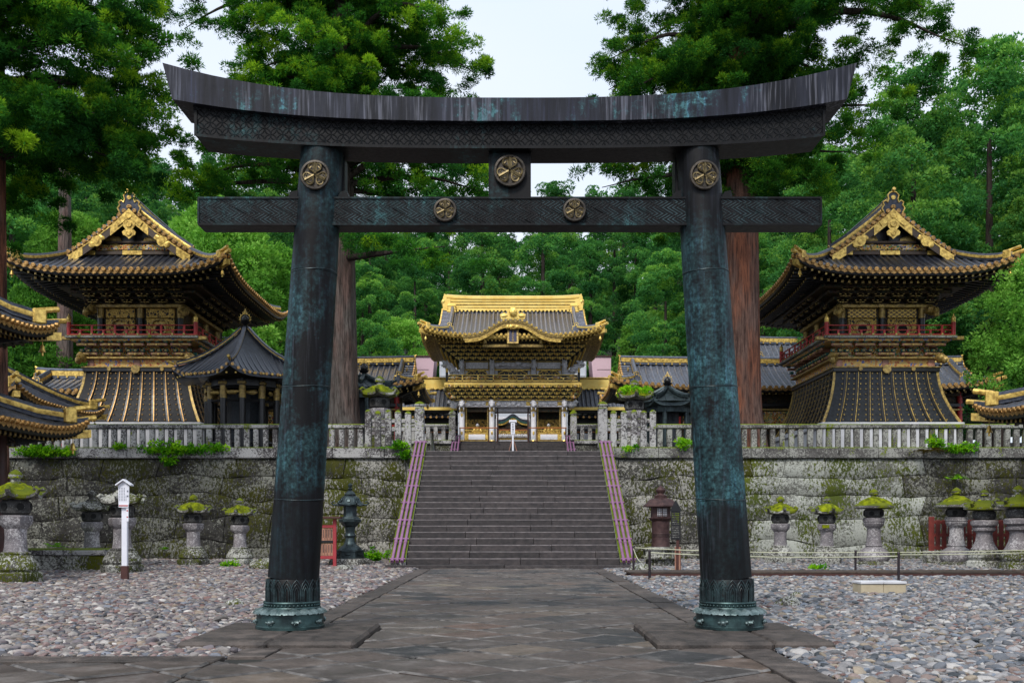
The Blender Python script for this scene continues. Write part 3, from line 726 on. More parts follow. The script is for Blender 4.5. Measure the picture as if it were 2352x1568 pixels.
# far retaining wall with its stone fence, both sides of that stair
for sx, lab in ((-1, 'far stone terrace wall left of the gilded gate steps'), (1, 'far stone terrace wall right of the gilded gate steps')):
    w = tag(bpy.data.objects.new('terrace_wall', None), lab, 'wall', 'far terrace walls'); C.objects.link(w)
    z = TZ-.02; r_ = random.Random(5+sx)
    for c_ in range(4):
        h = (TZ2-TZ-.1)/4; x = 4.02
        while x < 15:
            L_ = r_.uniform(1.2, 2.4); m_ = MB(); m_.cbox((sx*(x+L_/2), 65.6+r_.uniform(0, .03), z+h/2), (L_-.02, .6, h-.015), .04); m_.build('stone', M['stone_wall_dark'], w); x += L_
        z += h
    m_ = MB(); m_.cbox((sx*9.5, 65.6, TZ2-.02), (11, .8, .26), .03); m_.build('coping_stone', M['fence_stone'], w)
    f_ = thing('stone_fence', ('left' if sx < 0 else 'right')+' far stone fence with pointed end post beside the gilded gate', 'fence', (sx*3.95, 65.6, TZ2+.11), 0, 'far stone fences')
    proto = None
    for i in range(20):
        x = sx*(.6+i*.5)
        if proto is None: m_ = MB(); m_.cbox((0, 0, .45), (.26, .22, .9), .02); proto = m_.build('fence_post', M['fence_stone'], f_); proto.location = (x, 0, 0)
        else: inst(proto, f_, (x, 0, 0))
    m_ = MB(); m_.cbox((sx*5.4, 0, .99), (10.4, .3, .18), .03); m_.build('rail', M['fence_stone'], f_)
    m_ = MB(); m_.cbox((sx*.02, 0, .8), (.42, .4, 1.6), .03); m_.lathe([(.2, 1.6), (.26, 1.72), (.2, 1.85), (.05, 2.0)], 8, (sx*.02, 0, 0)); m_.build('gate_post', M['fence_stone'], f_)
# ------------------------------------------------------------------ the bronze torii
def crest(parent, loc, r, ry=0, rx=PI/2, tiltm=None, gold='crest'):
    m_ = MB(); m_.cyl((0, 0, 0), (0, 0, .035), r, r*.97, 32)
    pts = [(r*.95*math.cos(a), r*.95*math.sin(a), .042) for a in np.linspace(0, 2*PI, 33)]; m_.tube(pts, .016+r*.03, 6, caps=False)
    d = m_.build('crest', M[gold], parent, smooth=40); d.location = loc; d.rotation_euler = (rx, 0, ry)
    proto = None
    for k in range(3):
        if proto is None:
            m_ = MB(); hp = [(0, .07), (.07, .2), (.2, .28), (.36, .36), (.45, .5), (.44, .65), (.34, .77), (.2, .8), (.08, .75), (.03, .64)]
            hp = hp+[(-u, v) for u, v in hp[:0:-1]]; N = len(hp)
            m_.cur = 0
            vs = [Vector((u*r, v*r, z)) for z, k_ in ((.036, 1), (.05, 1)) for u, v in hp]+[Vector((0, .5*r, .058))]
            m_.add(vs, [(i, (i+1) % N, N+(i+1) % N, N+i) for i in range(N)]+[(N+i, N+(i+1) % N, 2*N) for i in range(N)])
            m_.tube([(u*r, v*r, .052) for u, v in hp+hp[:1]], .011*r/.15, 5, mi=1, caps=False)
            for e in (-1, 1):
                for a in np.linspace(-.1, 3.6, 8):
                    o0 = Vector((e*.19*r, .62*r, .054)); e0 = o0+Vector((e*math.cos(a-PI/2+.9)*.19*r, math.sin(a-PI/2-.6)*.17*r, .002)); m_.tube([o0, e0], [.004*r/.15, .0075*r/.15], 4, mi=1)
                for u in (.06, .12): m_.tube([(e*u*r, .62*r, .055), (e*u*.8*r, .26*r, .056)], .006*r/.15, 4, mi=1)
            m_.tube([Vector((0, .9*r, .04)), Vector((0, .8*r, .065)), Vector((0, .1*r, .055))], .014*r/.15, 5, mi=1)
            proto = m_.build('crest_leaf', [M['crest'], M['crest_gold']], d, smooth=50)
        else: inst(proto, d, (0, 0, 0), (0, 0, k*2*PI/3))
    return d
TX = -.035
torii = thing('torii_gate', 'great dark bronze gate with curved top lintel and crests standing over the paved path', 'torii', (TX, 11.4, 0))
def lintel(z_bot, z_top, hx_bot, hx_top, rise_b, rise_t, y0, y1, name, mat, mat2, n=28, top_over=0, hxb_back=None):
    "curved beam; ends slant outwards"
    rows = []
    for i in range(n+1):
        s = -1+2*i/n
        def zb(r_): return r_*abs(s)**2.9
        rows.append([(s*hx_bot, y0, z_bot+zb(rise_b)), (s*hx_top, y0-top_over, z_top+zb(rise_t)), (s*hx_top, y1+top_over, z_top+zb(rise_t)), (s*hx_bot, y1, z_bot+zb(rise_b))])
    vs = [Vector(p) for r in rows for p in r]
    m_ = MB(); m_.add(vs, [])
    for i in range(n):
        for j in range(4):
            a, b_ = i*4+j, i*4+(j+1) % 4; m_.f.append([a, b_, b_+4, a+4][::-1]); m_.m.append(0 if j == 0 else 1)
    m_.f.append([0, 1, 2, 3]); m_.m.append(1); m_.f.append([n*4+3, n*4+2, n*4+1, n*4]); m_.m.append(1)
    return m_.build(name, [mat, mat2], torii, smooth=30)
lintel(5.628, 5.885, 3.73, 3.84, .24, .385, -.33, .33, 'top_lintel', M['bronze_top'], M['bronze_top'], top_over=.0)
lintel(5.36, 5.64, 3.50, 3.53, .135, .20, -.235, .235, 'upper_lintel', M['bronze_ring'], M['bronze'])
# raised rims on the patterned beams
m_ = MB()
for i in range(24):
    pass
def rimstrip(z, rise, hx, y, w=.03, name='rim'):
    m_ = MB(); m_.sweep([(-hx+2*hx*i/24, y, z+rise*abs(-1+2*i/24)**2.9) for i in range(25)], [(-.012, 0), (.012, 0), (.012, w), (-.012, w)]); m_.build(name, M['bronze'], torii)
rimstrip(5.355, .135, 3.50, -.24)
for sx in (-1, 1):
    m_ = MB(); m_.box((sx*3.50, -.24, 5.64), (.03, .02, .28), 0); m_.build('rim', M['bronze'], torii)
# tie beam (nuki) in three lengths
for x0, x1 in ((-3.51, -2.3), (-2.3, 2.3), (2.3, 3.51)):
    m_ = MB(); m_.cbox(((x0+x1)/2, 0, 4.69), (x1-x0-.002, .28, .32), .006); m_.m = [0 if i == 2 else 1 for i in range(len(m_.f))]
    m_.build('tie_beam', [M['bronze_key'], M['bronze']], torii)
    for z in (4.542, 4.838):
        m_ = MB(); m_.box(((x0+x1)/2, -.146, z), (x1-x0-.01, .012, .022)); m_.build('rim', M['bronze'], torii)
for sx in (-1, 1):
    m_ = MB(); m_.box((sx*3.5, -.146, 4.69), (.022, .012, .274)); m_.build('rim', M['bronze'], torii)
# central strut
m_ = MB(); m_.cbox((.0, 0, 5.107), (.475, .24, .512), .008); m_.box((-.232, -.126, 5.107), (.012, .014, .5)); m_.box((.232, -.126, 5.107), (.012, .014, .5)); m_.build('strut', M['bronze'], torii)
crest(torii, (0, -.122, 5.135), .17)
for sx in (-1, 1): crest(torii, (sx*.725, -.142, 4.69), .12)
def column(sx):
    x0, x1 = sx*2.5, sx*2.135; ztop = 5.44
    ax = lambda z: x0+(x1-x0)*z/5.4
    def seg(za, zb, r0, r1, nseg=3, lip=True):
        pts = []; rr = []
        for i in range(nseg+1):
            z = za+(zb-za)*i/nseg; pts.append((ax(z), 0, z)); rr.append(r0+(r1-r0)*i/nseg)
        m_ = MB(); m_.tube(pts, rr, 40)
        return m_
    c_ = None
    zs = [.56, 1.45, 2.72, 4.02, ztop]; rs_ = [.283, .276, .266, .254, .236]
    col = seg(zs[0], zs[-1]-.02, .28, .232, 8).build('column', M['bronze_col'], torii, smooth=60)
    for k in range(4):
        seg(zs[k]+(.0 if k else 0), zs[k+1]-.006, rs_[k]+.004, rs_[k+1]+.004, 4).build('column_segment', M['bronze_col'], col, smooth=60)
        if k:
            z = zs[k]; m_ = MB(); m_.tube([(ax(z)+(rs_[k]+.006)*math.cos(a), (rs_[k]+.006)*math.sin(a), z+.01*math.sin(a*2+k)) for a in np.linspace(0, 2*PI, 41)], .005, 5, caps=False); m_.build('joint_ring', M['bronze_joint'], col, smooth=60)
    m_ = MB(); m_.lathe([(.236, ztop-.03), (.225, ztop-.005), (.16, ztop+.02), (.04, ztop+.03), (.035, ztop+.06), (.045, ztop+.085), (.0, ztop+.11)], 24, (ax(ztop), -.02, 0)); m_.build('column_cap', M['bronze'], col, smooth=50)
    # square housing behind the column between the beams
    m_ = MB(); m_.cbox((ax(5.1)+sx*-.02, .13, 5.1), (.50, .22, .52), .01); m_.build('housing', M['bronze'], torii)
    for s2 in (-1, 1):
        m_ = MB(); m_.prism([(-.07, 0), (.07, 0), (.05*1, .09), (-.02, .075)], -.09, .09); o_ = m_.build('wedge', M['bronze'], torii); o_.location = (ax(4.9)+s2*.28, 0, 4.852)
    cr_ = crest(torii, (ax(4.98)+0, -.232, 5.05), .155, tiltm=None); cr_.rotation_euler = (PI/2+.01, 0, 0)
    # petal band
    b0 = ax(.3)
    m_ = MB(); m_.lathe([(.295, .30), (.295, .545), (.283, .56)], 40, (ax(.45), 0, 0), cap=False); m_.build('petal_band', M['bronze'], col, smooth=50)
    proto = None; NP = 18
    for i in range(NP):
        a = 2*PI*i/NP
        if proto is None:
            m_ = MB(); w = .058
            for q, (s, off) in enumerate(((1, 0), (.66, .008), (.34, .016))):
                arc = [(-w*s, -.1), (-w*s, .05*s), (-w*s*.6, .1*s+.01), (0, .135*s+.02), (w*s*.6, .1*s+.01), (w*s, .05*s), (w*s, -.1)]
                m_.tube([(p[0], -.296-off*.2, .40+p[1]) for p in arc], .0065, 5)
            proto = m_.build('petal', M['bronze_joint'], col, smooth=50); proto.location = (ax(.45), 0, 0); proto.rotation_euler = (0, 0, a)
        else: inst(proto, col, (ax(.45), 0, 0), (0, 0, a))
    m_ = MB()
    for z, rr in ((.295, .308), (.235, .312)): m_.tube([(b0+rr*math.cos(a), rr*math.sin(a), z) for a in np.linspace(0, 2*PI, 41)], .014, 6, caps=False)
    m_.lathe([(.30, .2), (.305, .3)], 36, (b0, 0, 0), cap=False); m_.build('moulding', M['bronze_base'], col, smooth=50)
    m_ = MB()
    for i in range(44):
        a = 2*PI*i/44; m_.blob((b0+.307*math.cos(a), .307*math.sin(a), .265), .016, 0, 0, 6, 4)
    m_.build('bead_row', M['bronze_base'], col, smooth=60, kind='stuff')
    # base with drooping lotus petals
    base = MB(); NL = 18
    bx = ax(0)
    base.lathe([(.385, .0), (.388, .03), (.378, .04), (.374, .165), (.36, .175)], 44, (bx, 0, 0)); bs = base.build('base_drum', M['bronze_base'], torii, smooth=40)
    proto = None
    for i in range(NL):
        a = 2*PI*i/NL
        if proto is None:
            m_ = MB(); rows = []
            for u in np.linspace(0, 1, 7):
                row = []
                for v in np.linspace(-1, 1, 9):
                    w = (.052+.016*math.sin(u*PI*.8))*(1 if u < .8 else (1-.75*((u-.8)/.2)**2))
                    R_ = .305+.095*math.sin(u*PI/2)+.008*math.cos(v*PI*1.0)*math.sin(u*PI)+.014*(u**3)+(.01 if abs(v) > .6 and u < .9 else 0)
                    z = .225-.075*u**1.6+.02*u**6+.014*math.cos(v*PI/2)
                    row.append((v*w*(R_/.37), -R_, z))
                rows.append(row)
            m_.grid(rows); m_.blob((-.02, -.385, .19), (.012, .012, .022), 0, 0, 6, 4); m_.blob((.02, -.385, .19), (.012, .012, .022), 0, 0, 6, 4)
            proto = m_.build('lotus_petal', M['bronze_lotus'], bs, smooth=50); proto.location = (bx, 0, 0); proto.rotation_euler = (0, 0, a)
        else: inst(proto, bs, (bx, 0, 0), (0, 0, a))
    m_ = MB(); m_.lathe([(.30, .245), (.335, .225), (.37, .17)], 40, (bx, 0, 0), cap=False); m_.build('lotus_body', M['bronze_base'], bs, smooth=60)
    for i in range(8):       # small beast handles round the drum
        a = PI/8+2*PI*i/8; m_ = MB(); p = Vector((bx+.385*math.cos(a), .385*math.sin(a), .085)); tdir = Vector((-math.sin(a), math.cos(a), 0))
        m_.blob(p, (.035, .035, .024), i, .4, 8, 6); m_.blob(p+tdir*.04+Vector((0, 0, .012)), .019, i+3, .4, 6, 5); m_.blob(p-tdir*.04, .018, i+5, .4, 6, 5)
        m_.blob(p+tdir*.02-Vector((0, 0, .02)), .012, i, .3, 6, 4); m_.blob(p-tdir*.022-Vector((0, 0, .02)), .012, i, .3, 6, 4)
        m_.build('beast_boss', M['bronze_lotus'], bs, smooth=60)
column(-1); column(1)
# stone plinths under the columns, two rows of slabs each
for k, (x0, x1, y0, y1) in enumerate(PL):
    p_ = tag(bpy.data.objects.new('plinth', None), ('left' if k == 0 else 'right')+' low stone plinth slab under the bronze gate column', 'plinth', 'plinths of the bronze gate'); C.objects.link(p_)
    p_.location = (0, 0, 0)
    ym = y0+(y1-y0)*.55; xm = x0+(x1-x0)*(.45 if k == 0 else .6)
    for (a, b_, c_, d_) in ((x0, xm+.1, y0, ym), (xm+.1, x1, y0, ym), (x0, x1, ym, y1)):
        m_ = MB(); m_.cbox(((a+b_)/2, (c_+d_)/2, .0), (b_-a-.006, d_-c_-.006, .18), .03); m_.build('plinth_slab', M['kerb'], p_)
torii.location.z = .09
# ------------------------------------------------------------------ roofs of curved tiles with gilded ends
def oni(parent, loc, s, mats, ry=0, gold=True, horn=True):
    "ridge-end ornament: shouldered dark plate outlined in gold, facing -y"
    out = [(-.5, -.45), (-.62, -.2), (-.5, -.02), (-.56, .12), (-.42, .22), (-.3, .12), (-.24, .3), (-.3, .5), (-.16, .66), (0, .7)]
    out = out+[(-x, z) for x, z in out[-2::-1]]
    inner = out+[(.3, -.5), (.12, -.1), (0, .02), (-.12, -.1), (-.3, -.5)]
    Rz = Matrix.Rotation(ry, 3, 'Z')
    m_ = MB(); m_.prism([(x*s, z*s) for x, z in out], -.05*s, .1*s)
    m2 = MB(); m2.tube([(x*s, -.07*s, z*s) for x, z in out], .045*s, 5); m2.cyl((0, -.05*s, .38*s), (0, -.1*s, .38*s), .12*s, n=12)
    if horn: m2.cyl((0, .1*s, .68*s), (0, -.22*s, .82*s), .085*s, .1*s, n=8)
    for m in (m_, m2): m.v = [Rz @ Vector(v)+Vector(loc) for v in m.v]
    o_ = m_.build('ridge_end_tile', mats[0], parent); g_ = m2.build('gold_trim', mats[1], o_, smooth=50); return o_

def irimoya(root, W, L, G, z0, H, a=.3, c=.6, pitch=.3, r=.07, ov=.45, inset=3.0, vis='F', side_vis='R', gold=True, ridge=(.4, .62), tile='tile', rib='tile_rib', gable=True, gables=(-1, 1), capm='cap', goldm='gold', soff='lacquer', rr=.3, hipr=.24, raft_g='gold_old', cs=1., soffit_drop=.0, onis=1., oni_on=True):
    """hip-and-gable roof; ridge along y, gable faces -y. vis: which eaves get one object per tile row
    (F front -y, B back, L -x, R +x); the others are joined."""
    hw, hl = W/2, L/2
    prof = lambda d: H*((1-a)*(d/hw)+a*(d/hw)**2)
    lift = lambda x, y: c*(min(1, abs(x)/hw)*min(1, abs(y)/hl))**4
    def zf(x, y, main=False):
        dx = hw-abs(x); dy = hl-abs(y); d = dx if main else min(dx, dy)
        return z0+prof(max(d, 0))+lift(x, y)
    GY = hl-G                      # gable plane
    gm = M[goldm]
    roof = None
    m_ = MB()
    nd = 8; ns = 24
    for sgn in (-1, 1):            # front/back slopes up to the gable
        rows = []
        for j in range(nd+1):
            d = min(G+.0, hw)*j/nd
            rows.append([((-1+2*i/ns)*(hw-d), sgn*(hl-d), zf((-1+2*i/ns)*(hw-d), sgn*(hl-d))) for i in range(ns+1)])
        m_.grid(rows)
        rows = []
        for j in range(nd+1):
            d = min(G, hw)*j/nd
            rows.append([(sgn*(hw-d), (-1+2*i/ns)*(hl-d), zf(sgn*(hw-d), (-1+2*i/ns)*(hl-d))) for i in range(ns+1)])
        m_.grid(rows)
        if G < hw:
            rows = []; top = GY+ov
            for j in range(13):
                d = G-.3*G*(1 if j == 0 else 0)+(hw-G)*max(0, j-1)/11 if j else G
                rows.append([(sgn*(hw-d), (-1+2*i/ns)*(top if d > G+.01 else GY), zf(sgn*(hw-d), (-1+2*i/ns)*(top if d > G+.01 else GY), True)) for i in range(ns+1)])
            m_.grid(rows); m_.grid([[(p[0], p[1], p[2]-.16) for p in r_] for r_ in rows])
    roof = m_.build('roof', M[tile], root, smooth=40)
    # tile rows
    sec = [(r*math.cos(t), r*math.sin(t)) for t in (0, PI*.25, PI*.5, PI*.75, PI)]
    capp = [None]
    def cap(p, ang):
        if capp[0] is None:
            q = MB(); rc = r*1.3*cs; q.cyl((0, .03, 0), (0, -.05, 0), rc, n=12); q.tube([(rc*.82*math.cos(t), -.055, rc*.82*math.sin(t)) for t in np.linspace(0, 2*PI, 13)], rc*.13, 4, caps=False); q.cyl((0, -.05, 0), (0, -.065, 0), rc*.35, n=8)
            sv = XF[0]; XF[0] = None; capp[0] = q.build('eave_cap', M[capm], root, smooth=40); XF[0] = sv; o_ = capp[0]
        else:
            o_ = capp[0].copy(); C.objects.link(o_); par(o_, root)
        if XF[0] is None: o_.location = p; o_.rotation_euler = (0, 0, ang)
        else:
            o_.location = XF[0] @ Vector(p); o_.rotation_euler = (0, 0, ang+XF[0].to_euler().z)
    def rows_for(face):
        horiz = face in 'FB'; ext = hw if horiz else hl; n = int(2*ext/pitch); p_ = 2*ext/n; J = MB()
        indiv = face in vis
        for i in range(n):
            s_ = -ext+p_*(i+.5)
            if horiz:
                dmax = min(G, hw-abs(s_)); yy = -1 if face == 'F' else 1
                pts = [(s_, yy*(hl-d), zf(s_, yy*(hl-d))-.005) for d in np.linspace(-.05, dmax, 6)]
            else:
                sg = -1 if face == 'L' else 1
                main = abs(s_) < GY+ov*.9 and G < hw
                dmax = hw-.05 if main else min(hw, hl-abs(s_))
                if main and abs(s_) > GY:      # overhanging verge rows begin above the hip
                    pts = [(sg*(hw-d), s_, zf(sg*(hw-d), s_, True)-.005) for d in np.linspace(G*1.0, dmax, 7)]
                    J2 = [(sg*(hw-d), s_, zf(sg*(hw-d), s_)-.005) for d in np.linspace(-.05, hl-abs(s_), 4)]
                    J.sweep(J2, sec, mi=0)
                else: pts = [(sg*(hw-d), s_, zf(sg*(hw-d), s_, True)-.005) for d in np.linspace(-.05, dmax, 8)]
            if indiv: q = MB(); q.sweep(pts, sec); q.build('tile_row', M[rib], root, smooth=60)
            else: J.sweep(pts, sec)
            # stepped tile joints read as small rings
            if face in vis or face in side_vis:
                x, y = (s_, (-hl if face == 'F' else hl)) if horiz else ((-hw if face == 'L' else hw), s_)
                ang = {'F': 0, 'B': PI, 'L': -PI/2, 'R': PI/2}[face]
                off = {'F': (0, -.06), 'B': (0, .06), 'L': (-.06, 0), 'R': (.06, 0)}[face]
                cap((x+off[0], y+off[1], zf(x, y)+r*.3), ang)
        if J.v: J.build('tile_rows', M[rib], root, smooth=60, kind='stuff')
    for f_ in 'FLRB': rows_for(f_)
    # eave fascia: gold zigzag of drip tiles over dark and gold boards
    fa = MB()
    for k, (ax_, sg) in enumerate((('x', -1), ('x', 1), ('y', -1), ('y', 1))):
        ext, o2 = (hw, hl) if ax_ == 'x' else (hl, hw); n = int(2*ext/pitch); p_ = 2*ext/n
        for i in range(n*2):
            s0, s1 = -ext+p_*i/2, -ext+p_*(i+1)/2
            def pt(s_, dz, out): return Vector((s_, sg*(o2+out), zf(s_, sg*o2)+dz)) if ax_ == 'x' else Vector((sg*(o2+out), s_, zf(sg*o2, s_)+dz))
            lo0, lo1 = (-.1, -.17) if i % 2 else (-.17, -.1)
            fa.add([pt(s0, .0, .03), pt(s1, .0, .03), pt(s1, lo1, .03), pt(s0, lo0, .03)], [(0, 1, 2, 3)], 0)
            fa.add([pt(s0, -.1, .005), pt(s1, -.1, .005), pt(s1, -.22, -.03), pt(s0, -.22, -.03)], [(0, 1, 2, 3)], 1)
            fa.add([pt(s0, -.22, -.03), pt(s1, -.22, -.03), pt(s1, -.22, -.25), pt(s0, -.22, -.25)], [(0, 1, 2, 3)], 1)
    fa.build('eave_edge', [M[capm], M['gold'] if gold == 2 else M['lacquer']], root)
    # soffit and two tiers of rafters with gilded ends
    so_ = MB(); ins = inset; zi = z0+.15-soffit_drop
    for sgn in (-1, 1):
        so_.grid([[((-1+2*i/16)*(hw-d), sgn*(hl-d), (zf((-1+2*i/16)*hw, sgn*hl)-.24)*(1-d/ins)+zi*(d/ins)) for i in range(17)] for d in (0, ins*.5, ins)])
        so_.grid([[(sgn*(hw-d), (-1+2*i/16)*(hl-d), (zf(sgn*hw, (-1+2*i/16)*hl)-.24)*(1-d/ins)+zi*(d/ins)) for i in range(17)] for d in (0, ins*.5, ins)])
    so_.build('soffit', M[soff], roof)
    rf = MB()
    for (d0, d1, dz, w) in ((.12, 1.0, -.30, .07), (.75, ins*.95, -.46, .085)):
        for ax_, sg in (('x', -1), ('x', 1), ('y', -1), ('y', 1)):
            ext, o2 = (hw, hl) if ax_ == 'x' else (hl, hw); n = int(2*(ext-.15)/rr)
            for i in range(n+1):
                s_ = -ext+.15+(2*ext-.3)*i/n
                dd1 = min(d1, ext-abs(s_)+.0)
                if dd1 <= d0+.1: continue
                def P3(d):
                    z = (zf(s_, sg*o2) if ax_ == 'x' else zf(sg*o2, s_))+dz*(1) ; z = z*(1-d/ins)+(zi-.1)*(d/ins)
                    return Vector((s_, sg*(o2-d), z)) if ax_ == 'x' else Vector((sg*(o2-d), s_, z))
                p0, p1 = P3(d0), P3(dd1); lat = (1, 0, 0) if ax_ == 'x' else (0, 1, 0)
                rf.sweep([p0, p1], [(-w/2, -w/2), (w/2, -w/2), (w/2, w/2), (-w/2, w/2)], lat=lat, mi=0)
                pe = p0+(p0-p1).normalized()*.012
                rf.sweep([pe, p0], [(-w*.62, -w*.62), (w*.62, -w*.62), (w*.62, w*.62), (-w*.62, w*.62)], lat=lat, mi=1)
    rf.build('rafters', [M[soff], M[raft_g]], root, kind='stuff')
    # hip ridges
    hs = hipr
    def ridge_sec(w, h): return [(-w/2, 0), (w/2, 0), (w/2, h*.25), (w/2+.01, h*.3), (w/2+.01, h*.68), (w/2, h*.72), (w*.42, h*.82), (w*.2, h), (-w*.2, h), (-w*.42, h*.82), (-w/2, h*.72), (-w/2-.01, h*.68), (-w/2-.01, h*.3), (-w/2, h*.25)]
    rm = [0, 0, 0, 1, 0, 0, 0, 0, 0, 0, 0, 1, 0, 0] if gold else [0]*14
    end = min(G, hw)
    for sx in (-1, 1):
        for sy in (-1, 1):
            pts = [(sx*(hw-d), sy*(hl-d), zf(sx*(hw-d), sy*(hl-d))+.02) for d in np.linspace(.35, end+.1, 8)]
            p0 = Vector(pts[0]); dr = Vector((sx, sy, 0)).normalized()
            q = MB(); q.sweep(pts, ridge_sec(hs, hs*1.35), rm); hr = q.build('hip_ridge', [M[rib], gm], root, smooth=35)
            if (sy < 0 or 'B' in side_vis):
                q = MB(); q.cbox(p0+Vector((0, 0, hs*.7)), (hs*1.4, hs*1.4, hs*1.6), .04, M=Matrix.Rotation(PI/4*(1 if sx*sy > 0 else -1), 3, 'Z'))
                q.cyl(p0+Vector((0, 0, hs*1.35)), p0+dr*.55+Vector((0, 0, hs*1.8)), hs*.3, hs*.3, n=8)
                q.build('ridge_end', gm, root, smooth=35)
                # low outer ridge with its up-turned nose at the corner, and the corner beam
                pc = Vector((sx*(hw+.02), sy*(hl+.02), zf(sx*hw, sy*hl)+.05))
                q = MB(); q.sweep([pts[0], pc], [(-.07, -.04), (.07, -.04), (.07, .08), (-.07, .08)]); q.build('ridge_foot', M[rib], root)
                q = MB(); q.cyl(pc-dr*.3, pc+dr*.22+Vector((0, 0, .08)), r*1.1, r*1.3, n=8); q.build('corner_nose', gm, root, smooth=40)
                q = MB(); b0 = Vector((sx*(hw-.02), sy*(hl-.02), zf(sx*hw, sy*hl)-.33)); q.sweep([b0-dr*(ins*1.3)-Vector((0, 0, c*.8)), b0-dr*.75-Vector((0, 0, .1))], [(-.09, -.1), (.09, -.1), (.09, .1), (-.09, .1)], mi=0)
                q.sweep([b0-dr*.75-Vector((0, 0, .1)), b0+dr*.12], [(-.1, -.11), (.1, -.11), (.1, .11), (-.1, .11)], mi=1); q.build('corner_beam', [M[soff], gm], root)
                q = MB(); bp = b0-dr*.35+Vector((0, 0, -.16)); q.lathe([(.02, 0), (.05, -.03), (.06, -.1), (.075, -.16), (.1, -.2)], 10, bp-Vector((0, 0, .12)), cap=True); q.cyl(bp+Vector((0, 0, .06)), bp-Vector((0, 0, .13)), .012, n=5); q.cyl(bp-Vector((0, 0, .3)), bp-Vector((0, 0, .42)), .03, n=6)
                q.build('wind_bell', gm, root, smooth=40)
    # main ridge
    rw, rh = ridge; zr = zf(0, 0, True)-.05; Lr = GY+ov if G < hw else hl-hw+.2
    if G < hw or L > W:
        q = MB(); n = 12
        rsec = [(-rw/2, 0), (rw/2, 0), (rw/2, rh*.22), (rw/2+.02, rh*.25), (rw/2+.02, rh*.72), (rw/2, rh*.75), (rw*.55, rh*.82), (rw*.3, rh), (-rw*.3, rh), (-rw*.55, rh*.82), (-rw/2, rh*.75), (-rw/2-.02, rh*.72), (-rw/2-.02, rh*.25), (-rw/2, rh*.22)]
        q.sweep([(0, -Lr+2*Lr*i/n, zr+.08*abs(-1+2*i/n)**3) for i in range(n+1)], rsec, [0, 0, 0, 1, 0, 0 if gold != 2 else 1, 0 if gold != 2 else 1, 0 if gold != 2 else 1, 0 if gold != 2 else 1, 0 if gold != 2 else 1, 0, 1, 0, 0] if gold else [0]*14)
        q.build('main_ridge', [M[rib], gm], root, smooth=35)
        if gold:
            q = MB()
            for i in range(int(2*Lr/.45)):
                y = -Lr+.3+i*.45
                for sx in (-1, 1): q.cyl((sx*(rw/2+.02), y, zr+rh*.15), (sx*(rw/2+.06), y, zr+rh*.15), .05, n=8)
            q.build('ridge_studs', gm, root, kind='stuff')
    if G < hw:
        for sy in gables:
            yv = sy*(GY+ov)
            if oni_on: oni(root, (0, yv+sy*.02, zr+rh*.3), onis*1.25*rh/.62, (M[rib], gm), 0 if sy < 0 else PI)
            # verge: boards, gold plates and the ends of the cross-laid tiles
            ds = np.linspace(G*.98, hw-.02, 14)
            for sx in (-1, 1):
                pts = [Vector((sx*(hw-d), yv, zf(sx*(hw-d), yv, True))) for d in ds]
                q = MB(); q.sweep([p+Vector((0, sy*.0, 0)) for p in pts], [(-.05, -.5), (.05, -.5), (.05, -.12), (-.05, -.12)], lat=(0, 1, 0)); q.build('barge_board', M['wood'], root)
                def plate(i0, i1, h0, h1, name='gold_plate'):
                    q = MB(); q.sweep([p+Vector((0, sy*.06, 0)) for p in pts[i0:i1+1]], [(-.015, -h1), (.015, -h1), (.015, -h0), (-.015, -h0)], lat=(0, 1, 0)); q.build(name, gm, root)
                plate(0, 3, .14, .5); plate(9, 13, .1, .55)
                q = MB(); pm = pts[6]; q.cyl(pm+Vector((0, sy*.05, -.32)), pm+Vector((0, sy*.09, -.32)), .24, n=14); q.cyl(pm+Vector((0, sy*.09, -.32)), pm+Vector((0, sy*.11, -.32)), .12, n=10)
                for e in (-1, 1): q.blob(pts[6+e]+Vector((0, sy*.07, -.32)), (.16, .03, .13), e, .3)
                q.build('gold_rosette', gm, root, smooth=50)
                q = MB(); q.sweep([p+Vector((0, sy*.05, 0)) for p in pts], [(-.02, -.16), (.02, -.16), (.02, -.1), (-.02, -.1)], lat=(0, 1, 0)); q.build('verge_strip', gm, root)
                # cross tile ends
                dd = 0; dist = [0]
                for u, v in zip(pts[:-1], pts[1:]): dist.append(dist[-1]+(v-u).length)
                n = int(dist[-1]/(pitch*.9))
                for k in range(n+1):
                    t_ = dist[-1]*k/n; j = max(i for i in range(len(dist)) if dist[i] <= t_+1e-6); j = min(j, len(pts)-2)
                    p = pts[j].lerp(pts[j+1], (t_-dist[j])/(dist[j+1]-dist[j]))
                    q = MB(); q.cyl(p+Vector((0, -sy*.5, .045)), p+Vector((0, sy*.02, .045)), r*1.05, n=8); q.build('verge_tile', M[rib], root, smooth=60)
                    cap((p.x, p.y+sy*.05, p.z+.045), 0 if sy < 0 else PI)
                    q2 = [p+Vector((-.1, sy*.02, -.02)), p+Vector((.1, sy*.02, -.02)), p+Vector((.1, sy*.02, -.1)), p+Vector((0, sy*.02, -.17)), p+Vector((-.1, sy*.02, -.1))]
                    q = MB(); q.add(q2+[v+Vector((0, -sy*.03, 0)) for v in q2], [(0, 1, 2, 3, 4), (9, 8, 7, 6, 5)]+[(i, i+5, (i+1) % 5+5, (i+1) % 5) for i in range(5)]); q.build('drip_tile', M[capm], root)
                # descending ridge just inside the verge
                yd = sy*(GY+ov-.66)
                pd = [(sx*(hw-d), yd, zf(sx*(hw-d), yd, True)+.03) for d in np.linspace(G*1.02, hw-.25, 10)]
                q = MB(); q.sweep(pd, ridge_sec(hs*.95, hs*2.0), rm); q.build('descending_ridge', [M[rib], gm], root, smooth=35)
                oni(root, (pd[0][0], yd, pd[0][2]+.12), .45, (M[rib], gm), sx*PI/2 if True else 0, horn=False)
